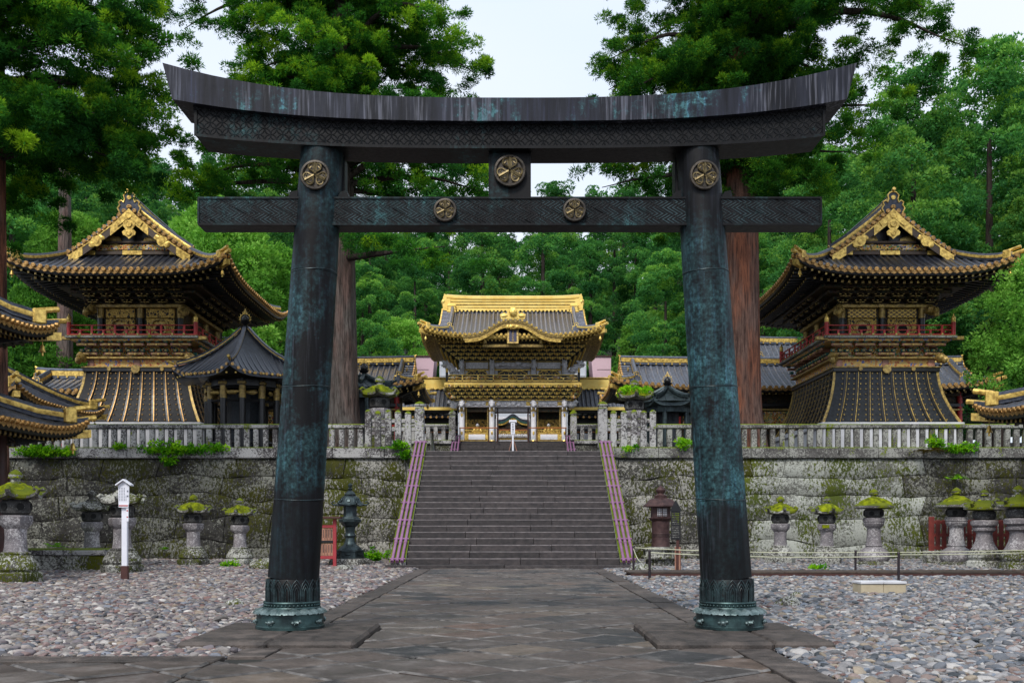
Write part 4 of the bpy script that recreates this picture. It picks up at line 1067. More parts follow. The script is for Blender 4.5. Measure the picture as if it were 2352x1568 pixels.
            # gable wall, carving, pendant
            if gable:
                yg = sy*(GY-.05); zb = zf(hw-G, GY, True)-.05
                poly = [(-(hw-G), zb)]+[(-(hw-d), zf(hw-d, GY, True)-.15) for d in np.linspace(G, hw, 8)]+[((hw-d), zf(hw-d, GY, True)-.15) for d in np.linspace(hw, G, 8)]+[((hw-G), zb)]
                q = MB(); q.prism(poly, yg-.05, yg+.05); q.build('gable_wall', M['lacquer'], root)
                w = hw-G; yo = yg+sy*.12
                q = MB(); q.cbox((0, yo, zb+.13), (w*1.75, .14, .17), .02); q.build('gable_beam', M['wood'], root)
                for x_, ww in ((0, .9), (-w*.72, .5), (w*.72, .5)):
                    q = MB(); q.cbox((x_, yo+sy*.085, zb+.13), (ww, .03, .19), .01); q.build('gold_plate', gm, root)
                q = MB(); q.cbox((0, yo, zb+.38), (w*1.25, .1, .28), .05); q.build('gable_carving', M['carve_mix'], root)
                q = MB(); hgt = zf(0, 0, True)-zb
                q.cbox((0, yo, zb+.62), (w*.9, .12, .1), .02); q.build('gable_tie', M['wood'], root)
                for e in (-1, 1):
                    q = MB(); q.blob((e*w*.33, yo, zb+.74), (.36, .07, .17), e+3, .5, 12, 8); q.build('cloud_bracket', M['gold_old'], root, smooth=60)
                q = MB(); q.cbox((0, yo-.0, zb+.9), (.16, .1, .6), .03); q.build('gable_strut', M['lacquer'], root)
                # pendant
                zp = zf(0, 0, True)-.55; yp = yv+sy*.08
                sh = [(0, -.95), (.16, -.8), (.3, -.74), (.34, -.6), (.24, -.5), (.15, -.5), (.28, -.32), (.3, -.15), (.14, .05), (0, .25)]
                sh = [(x*.9, z*.9) for x, z in sh]; sh = sh+[(-x, z) for x, z in sh[-2:0:-1]]
                q = MB(); q.prism([(x, zp+z) for x, z in sh], yp-.03, yp+.03); pnd = q.build('gable_pendant', gm, root)
                q = MB(); q.prism([(0, zp+.5), (-.62, zp-.12), (-.5, zp-.3), (0, zp+.1), (.5, zp-.3), (.62, zp-.12)], yp-.05-.0, yp-.02); q.build('apex_plate', gm, root)
                for (z_, rr_) in ((zp-.6, .1), (zp-.2, .13), (zp+.2, .14)):
                    q = MB(); q.cyl((0, yp-.06, z_), (0, yp+.0, z_), rr_, n=12); q.tube([(rr_*math.cos(t), yp-.06, z_+rr_*math.sin(t)) for t in np.linspace(0, 2*PI, 13)], .018, 4, caps=False); q.build('pendant_boss', gm, pnd, smooth=40)
    return zf

def bracket(n=2, w=.7, h=.3, out=.35, bw=.15, aw=.11):
    m_ = MB()
    for k in range(n):
        z = k*h; y = -out*(k+1)
        m_.cbox((0, y/2, z+h*.35), (aw, -y+.05, h*.42), .02, mi=0)
        ww = w*(.62+.38*(k+1)/n)
        m_.cbox((0, y, z+h*.38), (ww, aw, h*.34), .03, mi=0)
        m_.cbox((0, y-aw*.56, z+h*.38), (ww*.8, .012, h*.16), .004, mi=2)
        for e in (-1, 0, 1):
            m_.cbox((e*ww*.42, y, z+h*.78), (bw, bw, h*.36), .03, mi=1)
            m_.cbox((e*ww*.42, y-bw*.52, z+h*.78), (bw*.55, .014, h*.18), .004, mi=3)
        m_.cbox((0, y-aw*.9, z+h*.3), (aw*.9, .1, h*.3), .03, mi=2)
    return m_
def ring_positions(hx, hy, nx, ny):
    "places round a rectangle with the facing angle: front (-y), right, back, left"
    out = []
    for i in range(nx): out.append((-hx+2*hx*i/(nx-1), -hy, 0))
    for i in range(1, ny-1): out.append((hx, -hy+2*hy*i/(ny-1), PI/2))
    for i in range(nx): out.append((hx-2*hx*i/(nx-1), hy, PI))
    for i in range(1, ny-1): out.append((-hx, hy-2*hy*i/(ny-1), -PI/2))
    return out
def railing(root, hx, hy, z, h, mat, post_h, sides='FLRB', matp='gold', n=6, cornermat=None):
    cm = cornermat or mat
    for sx in (-1, 1):
        for sy in (-1, 1):
            q = MB(); q.cyl((sx*hx, sy*hy, z), (sx*hx, sy*hy, z+post_h*.62), h*.19, n=12); p_ = q.build('corner_post', cm, root, smooth=40)
            q = MB(); rr_ = h*.2; q.lathe([(rr_, post_h*.62), (rr_*1.05, post_h*.66), (rr_*.8, post_h*.68), (rr_*1.0, post_h*.76), (rr_*.9, post_h*.84), (rr_*.35, post_h*.92), (rr_*.12, post_h)], 12, (sx*hx, sy*hy, z)); q.build('post_finial', M[matp], p_, smooth=50)
    for f_ in sides:
        hor = f_ in 'FB'; e = hx if hor else hy; o2 = {'F': -hy, 'B': hy, 'L': -hx, 'R': hx}[f_]
        def box(s_, zz, l_, w_, t_, name, mt=mat):
            q = MB(); q.cbox((s_, o2, zz) if hor else (o2, s_, zz), (l_, w_, t_) if hor else (w_, l_, t_), .012); q.build(name, mt, root)
        box(0, z+h*.08, 2*e-.1, h*.22, h*.16, 'bottom_rail'); box(0, z+h*.5, 2*e-.1, h*.13, h*.1, 'middle_rail'); box(0, z+h*.93, 2*e-.1, h*.14, h*.1, 'top_rail')
        k = int(2*e/.5)
        for i in range(1, k):
            s_ = -e+2*e*i/k
            if i % 2: box(s_, z+h*.3, h*.2, h*.14, h*.42, 'baluster')
            else: box(s_, z+h*.5, h*.2, h*.15, h*.8, 'baluster')
            q = MB(); p = (s_, o2, z+h*.12) if hor else (o2, s_, z+h*.12); dv = Vector((0, -1, 0)) if f_ == 'F' else Vector((0, 1, 0)) if f_ == 'B' else Vector((-1, 0, 0)) if f_ == 'L' else Vector((1, 0, 0))
            q.cyl(Vector(p)+dv*h*.1, Vector(p)+dv*h*.17, h*.1, n=8); q.build('rail_stud', M['gold_old'], root)

def tower(name, label, X, Y, left):
    t_ = thing(name, label, 'tower', (X, Y, 0))
    SK = 'lacquer_skirt' if left else 'lacquer_worn'
    hx, hy = 1.83, 2.8
    # white base
    q = MB(); q.cbox((0, 0, (TZ+5.62)/2), (6.15, 8.1, 5.62-TZ), .04); q.build('white_base', M['plaster'], t_)
    q = MB(); q.cbox((0, 0, 5.74), (6.4, 8.35, .22), .03); q.build('base_slab', M['plaster'], t_)
    # flared skirt
    zt, zb = 8.27, 5.86; top = (2.33, 3.3); bot = (3.05, 4.02)
    fl = lambda u: u**1.9*.9+.1*u
    def hw_(u): return (top[0]+(bot[0]-top[0])*fl(u), top[1]+(bot[1]-top[1])*fl(u), zt+(zb-zt)*u)
    us = np.linspace(0, 1, 9)
    q = MB()
    for sg in (-1, 1):
        q.grid([[(-hw_(u)[0]+2*hw_(u)[0]*i/2, sg*hw_(u)[1], hw_(u)[2]) for i in range(3)] for u in us])
        q.grid([[(sg*hw_(u)[0], -hw_(u)[1]+2*hw_(u)[1]*i/2, hw_(u)[2]) for i in range(3)] for u in us])
    sk = q.build('skirt', M[SK], t_, smooth=60)
    st = MB(); gm = M['gold_old']
    nb = 9
    for f_ in 'FLRB':
        hor = f_ in 'FB'; sg = -1 if f_ in 'FL' else 1; n = nb if hor else 13
        for i in range(n+1):
            s_ = -1+2*i/n
            if i in (0, n): continue
            pts = []
            for u in us:
                a, b_, z = hw_(u); pts.append(Vector((s_*a, sg*(b_+.03), z)) if hor else Vector((sg*(a+.03), s_*b_, z)))
            lat = (1, 0, 0) if hor else (0, 1, 0)
            q = MB(); q.sweep(pts, [(-.07, -.03), (.07, -.03), (.07, .05), (-.07, .05)], lat=lat); bt = q.build('batten', M['lacquer'], t_)
            dv = Vector((0, sg*.035, .02)) if hor else Vector((sg*.035, 0, .02))
            q = MB(); off = Vector((.035, 0, 0)) if hor else Vector((0, .035, 0))
            q.sweep([p+dv+off for p in pts], [(-.017, -.02), (.017, -.02), (.017, .03), (-.017, .03)], lat=lat); q.build('gold_strip', M['gold_old'] if not left else M['cap'], bt)
            for j in range(10):
                u = (j+.5)/10; a, b_, z = hw_(u)
                for e in (-.15, .15):
                    p = Vector((s_*a+e, sg*(b_+.0), z)) if hor else Vector((sg*a, s_*b_+e, z)); d2 = Vector((0, sg*.045, 0)) if hor else Vector((sg*.045, 0, 0))
                    st.cyl(p, p+d2, .034, n=6)
    st.build('studs', M['gold_old'] if not left else M['cap'], t_, kind='stuff')
    for sx in (-1, 1):
        for sy in (-1, 1):
            q = MB(); pts = [Vector((sx*(hw_(u)[0]+.01), sy*(hw_(u)[1]+.01), hw_(u)[2])) for u in us]
            q.sweep(pts, [(-.055, -.04), (.055, -.04), (.055, .04), (-.055, .04)], lat=(1, 0, 0)); q.build('corner_board', gm if not left else M['gold_old'], t_)
    q = MB(); q.cbox((0, 0, 8.33), (4.85, 6.8, .22), .02); q.build('skirt_sill', M['lacquer'], t_)
    for x_ in (-1.2, 0, 1.2):
        q = MB(); q.cyl((x_, -3.4, 8.33), (x_, -3.46, 8.33), .09 if x_ else .2, n=10); q.build('sill_boss', M['gold_old'], t_)
    q = MB(); q.cbox((0, 0, 8.62), (4.5, 6.45, .36), .02); q.build('floral_band', M['floral'], t_)
    for x_ in (-2.1, -.0, 2.1):
        q = MB(); q.cbox((x_, -3.24, 8.62), (.3, .06, .34), .03); q.build('band_post', M['salmon'], t_)
    q = MB(); q.cbox((0, 0, 8.84), (4.95, 6.9, .09), .02); q.cbox((0, 0, 8.42), (4.95, 6.9, .07), .02); q.build('band_moulding', M['gold_old'], t_)
    for sx in (-1, 1):
        q = MB(); q.blob((sx*2.42, -3.42, 8.85), (.24, .3, .2), 3+sx, .5, 10, 7); q.blob((sx*2.5, -3.66, 8.7), (.13, .2, .17), 5+sx, .4, 8, 6); q.build('beast_head', M['gold_old'], t_, smooth=60)
    q = MB(); q.cbox((0, 0, 9.2), (4.2, 6.15, .7), .02); q.build('bracket_wall', M['carve_mix'], t_)
    # bracket sets carrying the balcony
    proto = None
    for (x, y, an) in ring_positions(2.12, 3.1, 5, 7):
        if proto is None:
            proto = bracket(2, .92, .38, .26, .19, .13).build('bracket_set', [M['salmon'], M['bluegreen'], M['gold_old'], M['gold_old']], t_); o_ = proto
        else: o_ = proto.copy(); C.objects.link(o_); par(o_, t_)
        o_.location = (x, y, 8.88); o_.rotation_euler = (0, 0, an)
    q = MB(); q.cbox((0, 0, 9.6), (5.6, 7.55, .1), .02); q.build('balcony_beam', M['floral'], t_)
    q = MB(); q.cbox((0, 0, 9.71), (5.95, 7.9, .12), .02)
    q.build('balcony_floor', M['fence_light'], t_)
    for sx in (-1, 1):
        q = MB(); q.cbox((sx*3.05, -3.75, 9.66), (.55, .2, .16), .02); q.build('beam_end', M['gold_old'], t_)
    railing(t_, 2.85, 3.8, 9.77, .5, M['red'], .98)
    # upper room
    q = MB(); q.cbox((0, 0, 10.5), (2*hx-.1, 2*hy-.1, 1.5), .02); q.build('upper_wall', M['carve_dark'], t_)
    gl = M['gold_lattice'] if not left else M['carve_gold']
    for x_ in (-.92, .92):
        for (zz, hh, mt) in ((10.97, .42, gl), (10.28, .9, M['carve_gold'])):
            q = MB(); q.cbox((x_, -hy+.0, zz), (1.32, .1, hh), .02); pn = q.build('wall_panel', mt, t_)
        q = MB(); q.cyl((x_, -hy-.05, 10.25), (x_, -hy-.1, 10.25), .3, n=20); q.build('window_frame', M['gold_old'], pn)
        q = MB(); q.cyl((x_, -hy-.1, 10.25), (x_, -hy-.112, 10.25), .21, n=20); q.build('window_opening', M['hole'], pn)
        q = MB(); q.tube([(x_-.42, -hy-.08, 10.35), (x_-.3, -hy-.1, 10.6), (x_, -hy-.1, 10.68), (x_+.3, -hy-.1, 10.6), (x_+.42, -hy-.08, 10.35)], .045, 6); q.build('window_arch', M['gold_old'], pn)
    for (x, y) in [(a, b_) for a in (-hx, 0, hx) for b_ in (-hy, -.9, .9, hy) if not (a == 0 and abs(b_) < 2)]:
        q = MB(); q.cyl((x, y, 9.77), (x, y, 11.3), .14, n=12); cl = q.build('pillar', M['lacquer'], t_, smooth=40)
        q = MB(); q.cyl((x, y, 10.75), (x, y, 11.25), .155, n=12); q.build('pillar_band', M['gold_old'], cl, smooth=40)
    q = MB(); q.cbox((0, 0, 11.28), (2*hx+.5, 2*hy+.5, .16), .02); q.build('tie_beam', M['gold_old'], t_)
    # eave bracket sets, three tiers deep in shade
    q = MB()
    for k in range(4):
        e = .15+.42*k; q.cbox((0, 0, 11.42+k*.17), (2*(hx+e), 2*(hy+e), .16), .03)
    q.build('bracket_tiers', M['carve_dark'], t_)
    proto = None
    for (x, y, an) in ring_positions(hx+.15, hy+.15, 6, 8):
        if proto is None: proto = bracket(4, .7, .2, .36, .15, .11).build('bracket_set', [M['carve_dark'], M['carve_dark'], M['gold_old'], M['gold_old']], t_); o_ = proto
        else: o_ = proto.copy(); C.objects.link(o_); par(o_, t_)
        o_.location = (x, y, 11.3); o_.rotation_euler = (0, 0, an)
    for sx in (-1, 1):
        q = MB(); q.blob((sx*2.1, -3.15, 11.05), (.22, .32, .22), 8+sx, .6, 10, 8); q.blob((sx*2.2, -3.5, 10.9), (.14, .2, .2), 2+sx, .6, 8, 6); q.build('beast_head', M['gold_old'], t_, smooth=60)
    irimoya(t_, 9.63, 11.6, 2.15, 12.2, 3.2, .29, .68, .295, .075, vis='F'+('R' if left else 'L'), side_vis='FR' if left else 'FL', gables=(-1,), onis=.66)
    return t_
tower('drum_tower', 'black and gold tower with red balcony, left, behind the six-sided pavilion', -17.1, 48.8, True)
tower('bell_tower', 'black and gold tower with red balcony at the right, beside the reddish cedar trunk', 16.95, 48.8, False)
# ------------------------------------------------------------------ the great gilded gate
gate = thing('gilded_gate', 'ornate gilded two-storey gate with white pillars and curved gable at the head of the stairs', 'gate', (0, 69.2, 0))
XF[0] = Matrix.Rotation(PI/2, 4, 'Z')    # (x,y)->(-y,x): local -x side faces the stairs
XF[0] = Matrix.Rotation(PI/2, 4, 'Z')
irimoya(gate, 10.8, 11.7, 1.5, 13.35, 2.75, .32, .62, .29, .07, inset=3.0, vis='L', side_vis='LB', gold=2, ridge=(.55, .9), gables=(-1, 1), capm='gold', goldm='gold_bright', raft_g='gold', rr=.24, soff='gold_old', oni_on=False, rib='gate_rib', tile='tile_rib')
XF[0] = None
GYF = -2.2                                # front pillar row (local y)
PXS = (-3.41, -1.4, 1.38, 3.44)
def gold_plate(p, d, par_, nm='gold_plate', ch=.02): q = MB(); q.cbox(p, d, ch); return q.build(nm, M['gold'], par_)
q = MB(); q.cbox((0, 0, TZ2+.06), (7.9, 5.2, .2), .02); q.build('base_slab', M['step'], gate)
for y in (GYF, 2.2):
    for x in PXS:
        q = MB(); q.cyl((x, y, TZ2+.16), (x, y, 9.15), .185, n=16); p_ = q.build('pillar', M['white'], gate, smooth=40)
        q = MB(); q.cyl((x, y, TZ2+.12), (x, y, TZ2+.24), .25, .21, n=16); q.build('pillar_foot', M['gold'], p_, smooth=40)
        q = MB(); q.cyl((x, y, 8.85), (x, y, 9.12), .195, .22, n=16); q.build('pillar_collar', M['gold'], p_, smooth=40)
        for z in (7.4, 8.6):
            q = MB(); q.blob((x, y-.185, z), (.07, .02, .13), 0, 0, 10, 8); q.build('pillar_badge', M['gold'], p_, smooth=60)
        q = MB(); q.blob((x, y-.3, 9.35), (.22, .24, .24), 4+int(x*3), .55, 12, 10, fr=3); q.blob((x, y-.5, 9.2), (.13, .14, .13), 5, .5, 10, 7, fr=3)
        for e in (-1, 1): q.blob((x+e*.13, y-.42, 9.0), (.05, .07, .13), 1, .2, 6, 5)
        q.build('lion_head', M['white_carve'], gate, smooth=60)
# side lions at the beam ends
for sx in (-1, 1):
    q = MB(); q.blob((sx*3.9, GYF, 9.35), (.36, .2, .24), 9+sx, .6, 12, 8, fr=3); q.blob((sx*4.2, GYF, 9.5), (.18, .15, .14), 3, .6, 8, 6, fr=3)
    q.build('lion_carving', M['white_carve'], gate, smooth=60)
for (a, b_) in ((PXS[0], PXS[1]), (PXS[1], PXS[2]), (PXS[2], PXS[3])):
    q = MB(); q.cbox(((a+b_)/2, GYF, 9.36), (b_-a-.3, .22, .42), .03); q.build('lintel', M['white'], gate)
    for k in range(int((b_-a)/.33)):
        x = a+.45+k*.33
        if x > b_-.4: break
        q = MB(); q.blob((x, GYF-.13, 9.36+.03*(k % 2)), (.2, .08, .14), k+int(a*7), .7, 10, 8, fr=3); q.build('cloud_carving', M['white_carve'], gate, smooth=60)
    for x in (a+.32, b_-.32): gold_plate((x, GYF-.115, 9.38), (.34, .04, .26), gate, 'lintel_plate', .05)
gold_plate((0, GYF, 9.62), (8.1, .34, .1), gate, 'lintel_cap')
# inside: ceiling, statues in the side bays, doors behind
q = MB(); q.cbox((0, 0, 9.3), (7.0, 4.0, .2), .02); q.build('ceiling', M['lacquer'], gate)
q = MB(); q.cbox((0, GYF+.35, 9.02), (2.5, .1, .3), .02); q.build('inner_lintel', M['white_carve'], gate)
for sx, (a, b_) in ((-1, (PXS[0], PXS[1])), (1, (PXS[2], PXS[3]))):
    xm = (a+b_)/2; w = b_-a-.37
    q = MB(); q.cbox((xm, GYF+1.5, 8.0), (w+.3, .1, 2.5), .02); q.build('niche_wall', M['carve_dark'], gate)
    q = MB(); q.cbox((xm, GYF+1.1, 7.95), (w-.2, .06, 1.0), .04); q.build('niche_panel', M['carve_gold'], gate)
    q = MB(); q.cbox((xm, GYF+.0, 7.15), (w, .12, .42), .02); fp = q.build('fence_panel', M['gold'], gate)
    q = MB(); q.cbox((xm, GYF-.07, 7.15), (w*.68, .03, .36), .08); q.build('white_plaque', M['white'], fp)
    for z in (7.42, 7.6, 6.9):
        q = MB(); q.cbox((xm, GYF, z), (w, .1, .05), .01); q.build('fence_rail', M['gold'], gate)
    for i in range(13):
        x = a+.3+(b_-a-.6)*i/12
        q = MB(); q.cyl((x, GYF, 6.86), (x, GYF, TZ2+.16), .035, n=6); q.build('fence_spindle', M['gold'], gate)
        q = MB(); q.cyl((x, GYF, 7.44), (x, GYF, 7.6), .03, n=6); q.build('fence_spindle', M['gold'], gate)
    for x in (a+.28, b_-.28):
        q = MB(); q.cbox((x, GYF+.2, 8.3), (.1, .2, 2.0), .02); q.build('niche_post', M['gold_old'], gate)
    q = MB(); q.cbox((xm, GYF+.2, 8.98), (w, .12, .3), .03); q.build('niche_carving', M['carve_dark'], gate)
for sx in (-1, 1):
    q = MB(); q.cbox((sx*1.03, GYF+1.2, 7.9), (.08, 1.9, 2.4), .01); q.build('door_leaf', M['brown_post'], gate)
# inner second building seen through the opening (white and gold carved doorway)
inner = thing('inner_doorway', 'white and gold carved doorway seen through the middle opening of the gilded gate', 'doorway', (0, 79.6, 7.6), scale=(.85, .85, .93))
q = MB(); q.cbox((0, .4, -.5), (5, 1.2, 1.04), .03); q.build('base', M['step'], inner)
q = MB(); q.cbox((0, .3, 1.2), (3.3, .2, 2.5), .02); q.build('door_wall', M['white_carve'], inner)
pts = [(-1.5+3*i/20, 0, 1.85+.5*math.exp(-((-1.5+3*i/20)/.6)**2)) for i in range(21)]
q = MB(); q.sweep(pts, [(-.2, 0), (.2, 0), (.2, .12), (-.2, .12)], lat=(0, 1, 0)); q.build('arch_edge', M['bluegreen'], inner)
q = MB(); q.sweep([(p[0], p[1], p[2]-.16) for p in pts], [(-.16, 0), (.16, 0), (.16, .14), (-.16, .14)], lat=(0, 1, 0)); q.build('arch_gold', M['gold'], inner)
q = MB(); q.sweep([(p[0], .1, p[2]+.14) for p in pts], [(-.2, 0), (.2, 0), (.2, .2), (-.2, .2)], lat=(0, 1, 0)); q.build('arch_tiles', M['tile_rib'], inner)
for z, h, mt, nm in ((1.62, .3, 'carve_dark', 'dark_carving'), (1.3, .08, 'orange', 'gold_beam'), (1.1, .3, 'carve_gold', 'gilded_panel'), (.8, .28, 'white_carve', 'crowd_carving'), (.55, .06, 'gold', 'gold_beam'), (.3, .3, 'white', 'white_panel'), (.08, .1, 'gold_old', 'gold_beam')):
    q = MB(); q.cbox((0, .12, z), (2.9, .2, h), .02); q.build(nm, M[mt], inner)
for i in range(14):
    q = MB(); x = -1.25+i*.19; q.blob((x, 0, .82), (.08, .07, .15), i, .6, 8, 6); q.build('carved_figure', M['white_carve'], inner, smooth=60)
for sx in (-1, 1):
    q = MB(); q.cbox((sx*1.42, 0, 1.0), (.14, .3, 2.0), .02); q.build('side_post', M['white'], inner)
# seated guardian figures (gilded statues)
def guardian(x, lab):
    g_ = thing('guardian_statue', lab, 'statue', (x, 69.2+GYF+.75, 7.1), 0, 'seated guardian statues in the gate', scale=.98)
    q = MB(); q.cbox((0, 0, .06), (1.0, .5, .12), .02); q.build('pedestal', M['lacquer'], g_)
    me = bpy.data.meshes.new('body')
    V_ = [(0, 0, .22), (0, 0, .5), (0, 0, .68), (0, -.02, .8), (-.2, 0, .64), (-.3, -.06, .45), (-.13, -.26, .36), (.2, 0, .64), (.3, -.06, .45), (.13, -.26, .36), (-.2, -.12, .2), (-.44, -.24, .2), (-.12, -.34, .15), (.2, -.12, .2), (.44, -.24, .2), (.12, -.34, .15)]
    E_ = [(0, 1), (1, 2), (2, 3), (2, 4), (4, 5), (5, 6), (2, 7), (7, 8), (8, 9), (0, 10), (10, 11), (11, 12), (0, 13), (13, 14), (14, 15)]
    R_ = [.2, .18, .15, .06, .11, .12, .07, .11, .12, .07, .15, .13, .08, .15, .13, .08]
    # skin-like lumps along the bones, one joined robe
    q = MB()
    for (i, j) in E_: q.cyl(V_[i], V_[j], R_[i], R_[j], n=10)
    for v, r_ in zip(V_, R_): q.blob(v, r_, 0, 0, 10, 7)
    q.build('robed_body', M['gold'], g_, smooth=80)
    q = MB(); q.blob((0, -.02, .93), (.095, .105, .125), 1, .06, 12, 9); q.blob((0, -.125, .92), (.018, .025, .03), 0, 0, 6, 5)
    for e in (-1, 1): q.blob((e*.1, 0, .93), (.018, .03, .04), 0, 0, 6, 5)
    hd = q.build('head', M['white_carve'], g_, smooth=80)
    q = MB()
    for e in (-1, 1): q.blob((e*.035, -.112, .95), (.014, .01, .008), 0, 0, 6, 4)
    q.blob((0, -.118, .875), (.03, .01, .008), 0, 0, 6, 4); q.blob((0, .02, 1.0), (.1, .1, .085), 0, 0, 10, 6); q.cbox((0, .03, 1.09), (.07, .07, .14), .02)
    q.build('hat', M['ink'], hd, smooth=60)
guardian(-2.4, 'gilded seated guardian figure in the left bay of the gate'); guardian(2.41, 'gilded seated guardian figure in the right bay of the gate')

# bracket storeys: many small gilded sets in stepped rows
def bracket_rows(z0_, z1_, hx, hy, outx, rows_, pitch_, dark, w=.6):
    h = (z1_-z0_)/rows_
    q = MB()
    for k in range(rows_):
        e = outx*(k+.35)/rows_; q.cbox((0, 0, z0_+h*(k+.5)), (2*(hx+e), 2*(hy+e), h*.98), .02)
    q.build('bracket_core', M['lacquer'], gate)
    proto = None
    for k in range(rows_):
        e = outx*(k+.35)/rows_; nx = int(2*(hx+e)/pitch_)+1; ny = int(2*(hy+e)/pitch_)+1
        for idx, (x, y, an) in enumerate(ring_positions(hx+e, hy+e, nx, ny)):
            if an == PI: continue
            if proto is None:
                m_ = MB(); m_.cbox((0, -.1, h*.3), (.09, .22, h*.4), .02, 0); m_.cbox((0, -.17, h*.42), (w*.62, .09, h*.3), .03, mi=0)
                m_.cbox((0, -.222, h*.42), (w*.56, .014, h*.2), .003, mi=1)
                for e_ in (-1, 0, 1):
                    m_.cbox((e_*w*.27, -.18, h*.76), (.13, .13, h*.34), .02, mi=0); m_.cbox((e_*w*.27, -.25, h*.76), (.125, .02, h*.3), .006, mi=1)
                m_.blob((0, -.3, h*.3), (.05, .08, .07), 2, .4, 6, 5, mi=1)
                proto = m_.build('bracket_set', [M['lacquer'], M['gold_bright']], gate); o_ = proto
            else: o_ = proto.copy(); C.objects.link(o_); par(o_, gate)
            o_.location = (x, y, z0_+h*k); o_.rotation_euler = (0, 0, an)
bracket_rows(9.68, 10.5, 3.6, 2.35, .85, 4, .47, True)
bracket_rows(12.25, 13.3, 3.5, 2.25, 1.5, 5, .47, True)
for i in range(9):      # lion masks under the balcony
    q = MB(); x = -4.1+8.2*i/8; q.blob((x, GYF-1.05, 10.38), (.16, .2, .14), i, .6, 10, 8, fr=3); q.build('lion_mask', M['carve_mix'], gate, smooth=60)
for sx in (-1, 1):
    for z, e in ((9.75, 3.9), (10.0, 4.05), (10.25, 4.3)):
        q = MB(); q.blob((sx*(e+.1), GYF-.6, z), (.22, .25, .18), int(z*9), .8, 10, 8, fr=3); q.build('flower_carving', M['carve_mix'], gate, smooth=60)
for i in range(7):
    q = MB(); x = -3.0+i; q.blob((x, GYF-.25, 9.78), (.26, .08, .12), i+30, .9, 10, 8, fr=3); q.build('figure_carving', M['carve_mix'], gate, smooth=60)
# balcony
q = MB(); q.cbox((0, 0, 10.55), (9.05, 6.7, .14), .02); q.build('balcony_floor', M['gold_bright'], gate)
q = MB(); q.cbox((0, 0, 10.68), (8.8, 6.45, .12), .02); q.build('balcony_beam', M['gold_old'], gate)
railing(gate, 4.35, 3.15, 10.74, .46, M['gold_bright'], .95, cornermat=M['lacquer'])
q = MB(); q.cbox((0, -3.12, 10.97), (8.5, .05, .36), .01); q.build('balcony_panel', M['lacquer'], gate)
for i in range(9):
    q = MB(); x = -3.85+7.7*i/8; q.blob((x, -3.19, 10.97), (.36, .05, .13), 0, 0, 12, 8, mi=0); f0 = q.build('balcony_medallion', M['gold'], gate, smooth=60)
    q = MB(); q.blob((x, -3.22, 10.97), (.3, .05, .1), i, .7, 12, 8, fr=3); q.build('carving', M['carve_mix'], f0, smooth=60)
# upper storey wall
q = MB(); q.cbox((0, 0, 11.7), (6.9, 4.3, 1.2), .02); q.build('upper_wall', M['gold_old'], gate)
for x in PXS:
    q = MB(); q.cyl((x, GYF, 10.8), (x, GYF, 11.9), .17, n=14); q.build('upper_pillar', M['white'], gate, smooth=40)
    q = MB(); q.blob((x, GYF-.28, 11.95), (.19, .2, .28), 11+int(x*5), .6, 12, 10, fr=3); q.blob((x, GYF-.45, 11.72), (.12, .13, .14), 3, .5, 8, 7, fr=3)
    for e in (-1, 1):
        q.cyl((x+e*.08, GYF-.3, 12.1), (x+e*.16, GYF-.36, 12.38), .04, .01, n=5); q.blob((x+e*.12, GYF-.35, 11.5), (.045, .05, .14), 0, 0, 6, 5)
    q.build('dragon_head', M['white_carve'], gate, smooth=60)
    for e in (-1, 1):
        q = MB(); q.cbox((x+e*.3, GYF, 11.2), (.17, .1, .75), .02); q.build('wave_panel', M['white_carve'], gate)
for (a, b_) in ((PXS[0], PXS[1]), (PXS[1], PXS[2]), (PXS[2], PXS[3])):
    xm = (a+b_)/2; w = b_-a
    q = MB(); q.cbox((xm, GYF-.05, 11.92), (w-.5, .1, .42), .02); q.build('frieze', M['white_carve'], gate)
    q = MB(); q.cbox((xm, GYF-.04, 11.2), (w-.8, .08, .8), .02); dr_ = q.build('upper_window', M['lacquer'], gate)
    q = MB(); q.cbox((xm, GYF-.1, 11.62), (w-.4, .06, .07), .01); q.build('window_head', M['gold'], dr_)
    for e in (-1, 1):
        q = MB(); q.tube([(xm+e*(w*.34), GYF-.1, 10.9), (xm+e*(w*.33), GYF-.1, 11.4), (xm+e*(w*.2), GYF-.1, 11.56), (xm+e*.08, GYF-.1, 11.5)], .045, 6); q.build('window_scroll', M['gold'], dr_, smooth=50)
    for k in range(5):
        x = xm-(w*.2)+w*.1*k; q = MB(); q.cbox((x, GYF-.09, 11.15), (.04, .03, .55), .006); q.build('window_bar', M['gold'], dr_)
    for z in (11.0, 11.3): q = MB(); q.cbox((xm, GYF-.1, z), (w*.45, .03, .035), .006); q.build('window_bar', M['gold'], dr_)
for k in range(7):
    q = MB(); x = -1.05+k*.35; q.blob((x, GYF-.18, 11.95+.05*math.sin(k*2)), (.26, .13, .15), 40+k, .8, 12, 9, fr=3); q.build('dragon_carving', M['white_carve'], gate, smooth=60)
for sx in (-1, 1):
    for k in range(5):
        q = MB(); q.blob((sx*(3.6+.22*k), GYF-.1+.0*k, 11.2+.2*k), (.26, .2, .22), 60+k, .9, 12, 9, fr=3); q.build('dragon_carving', M['white_carve'], gate, smooth=60)
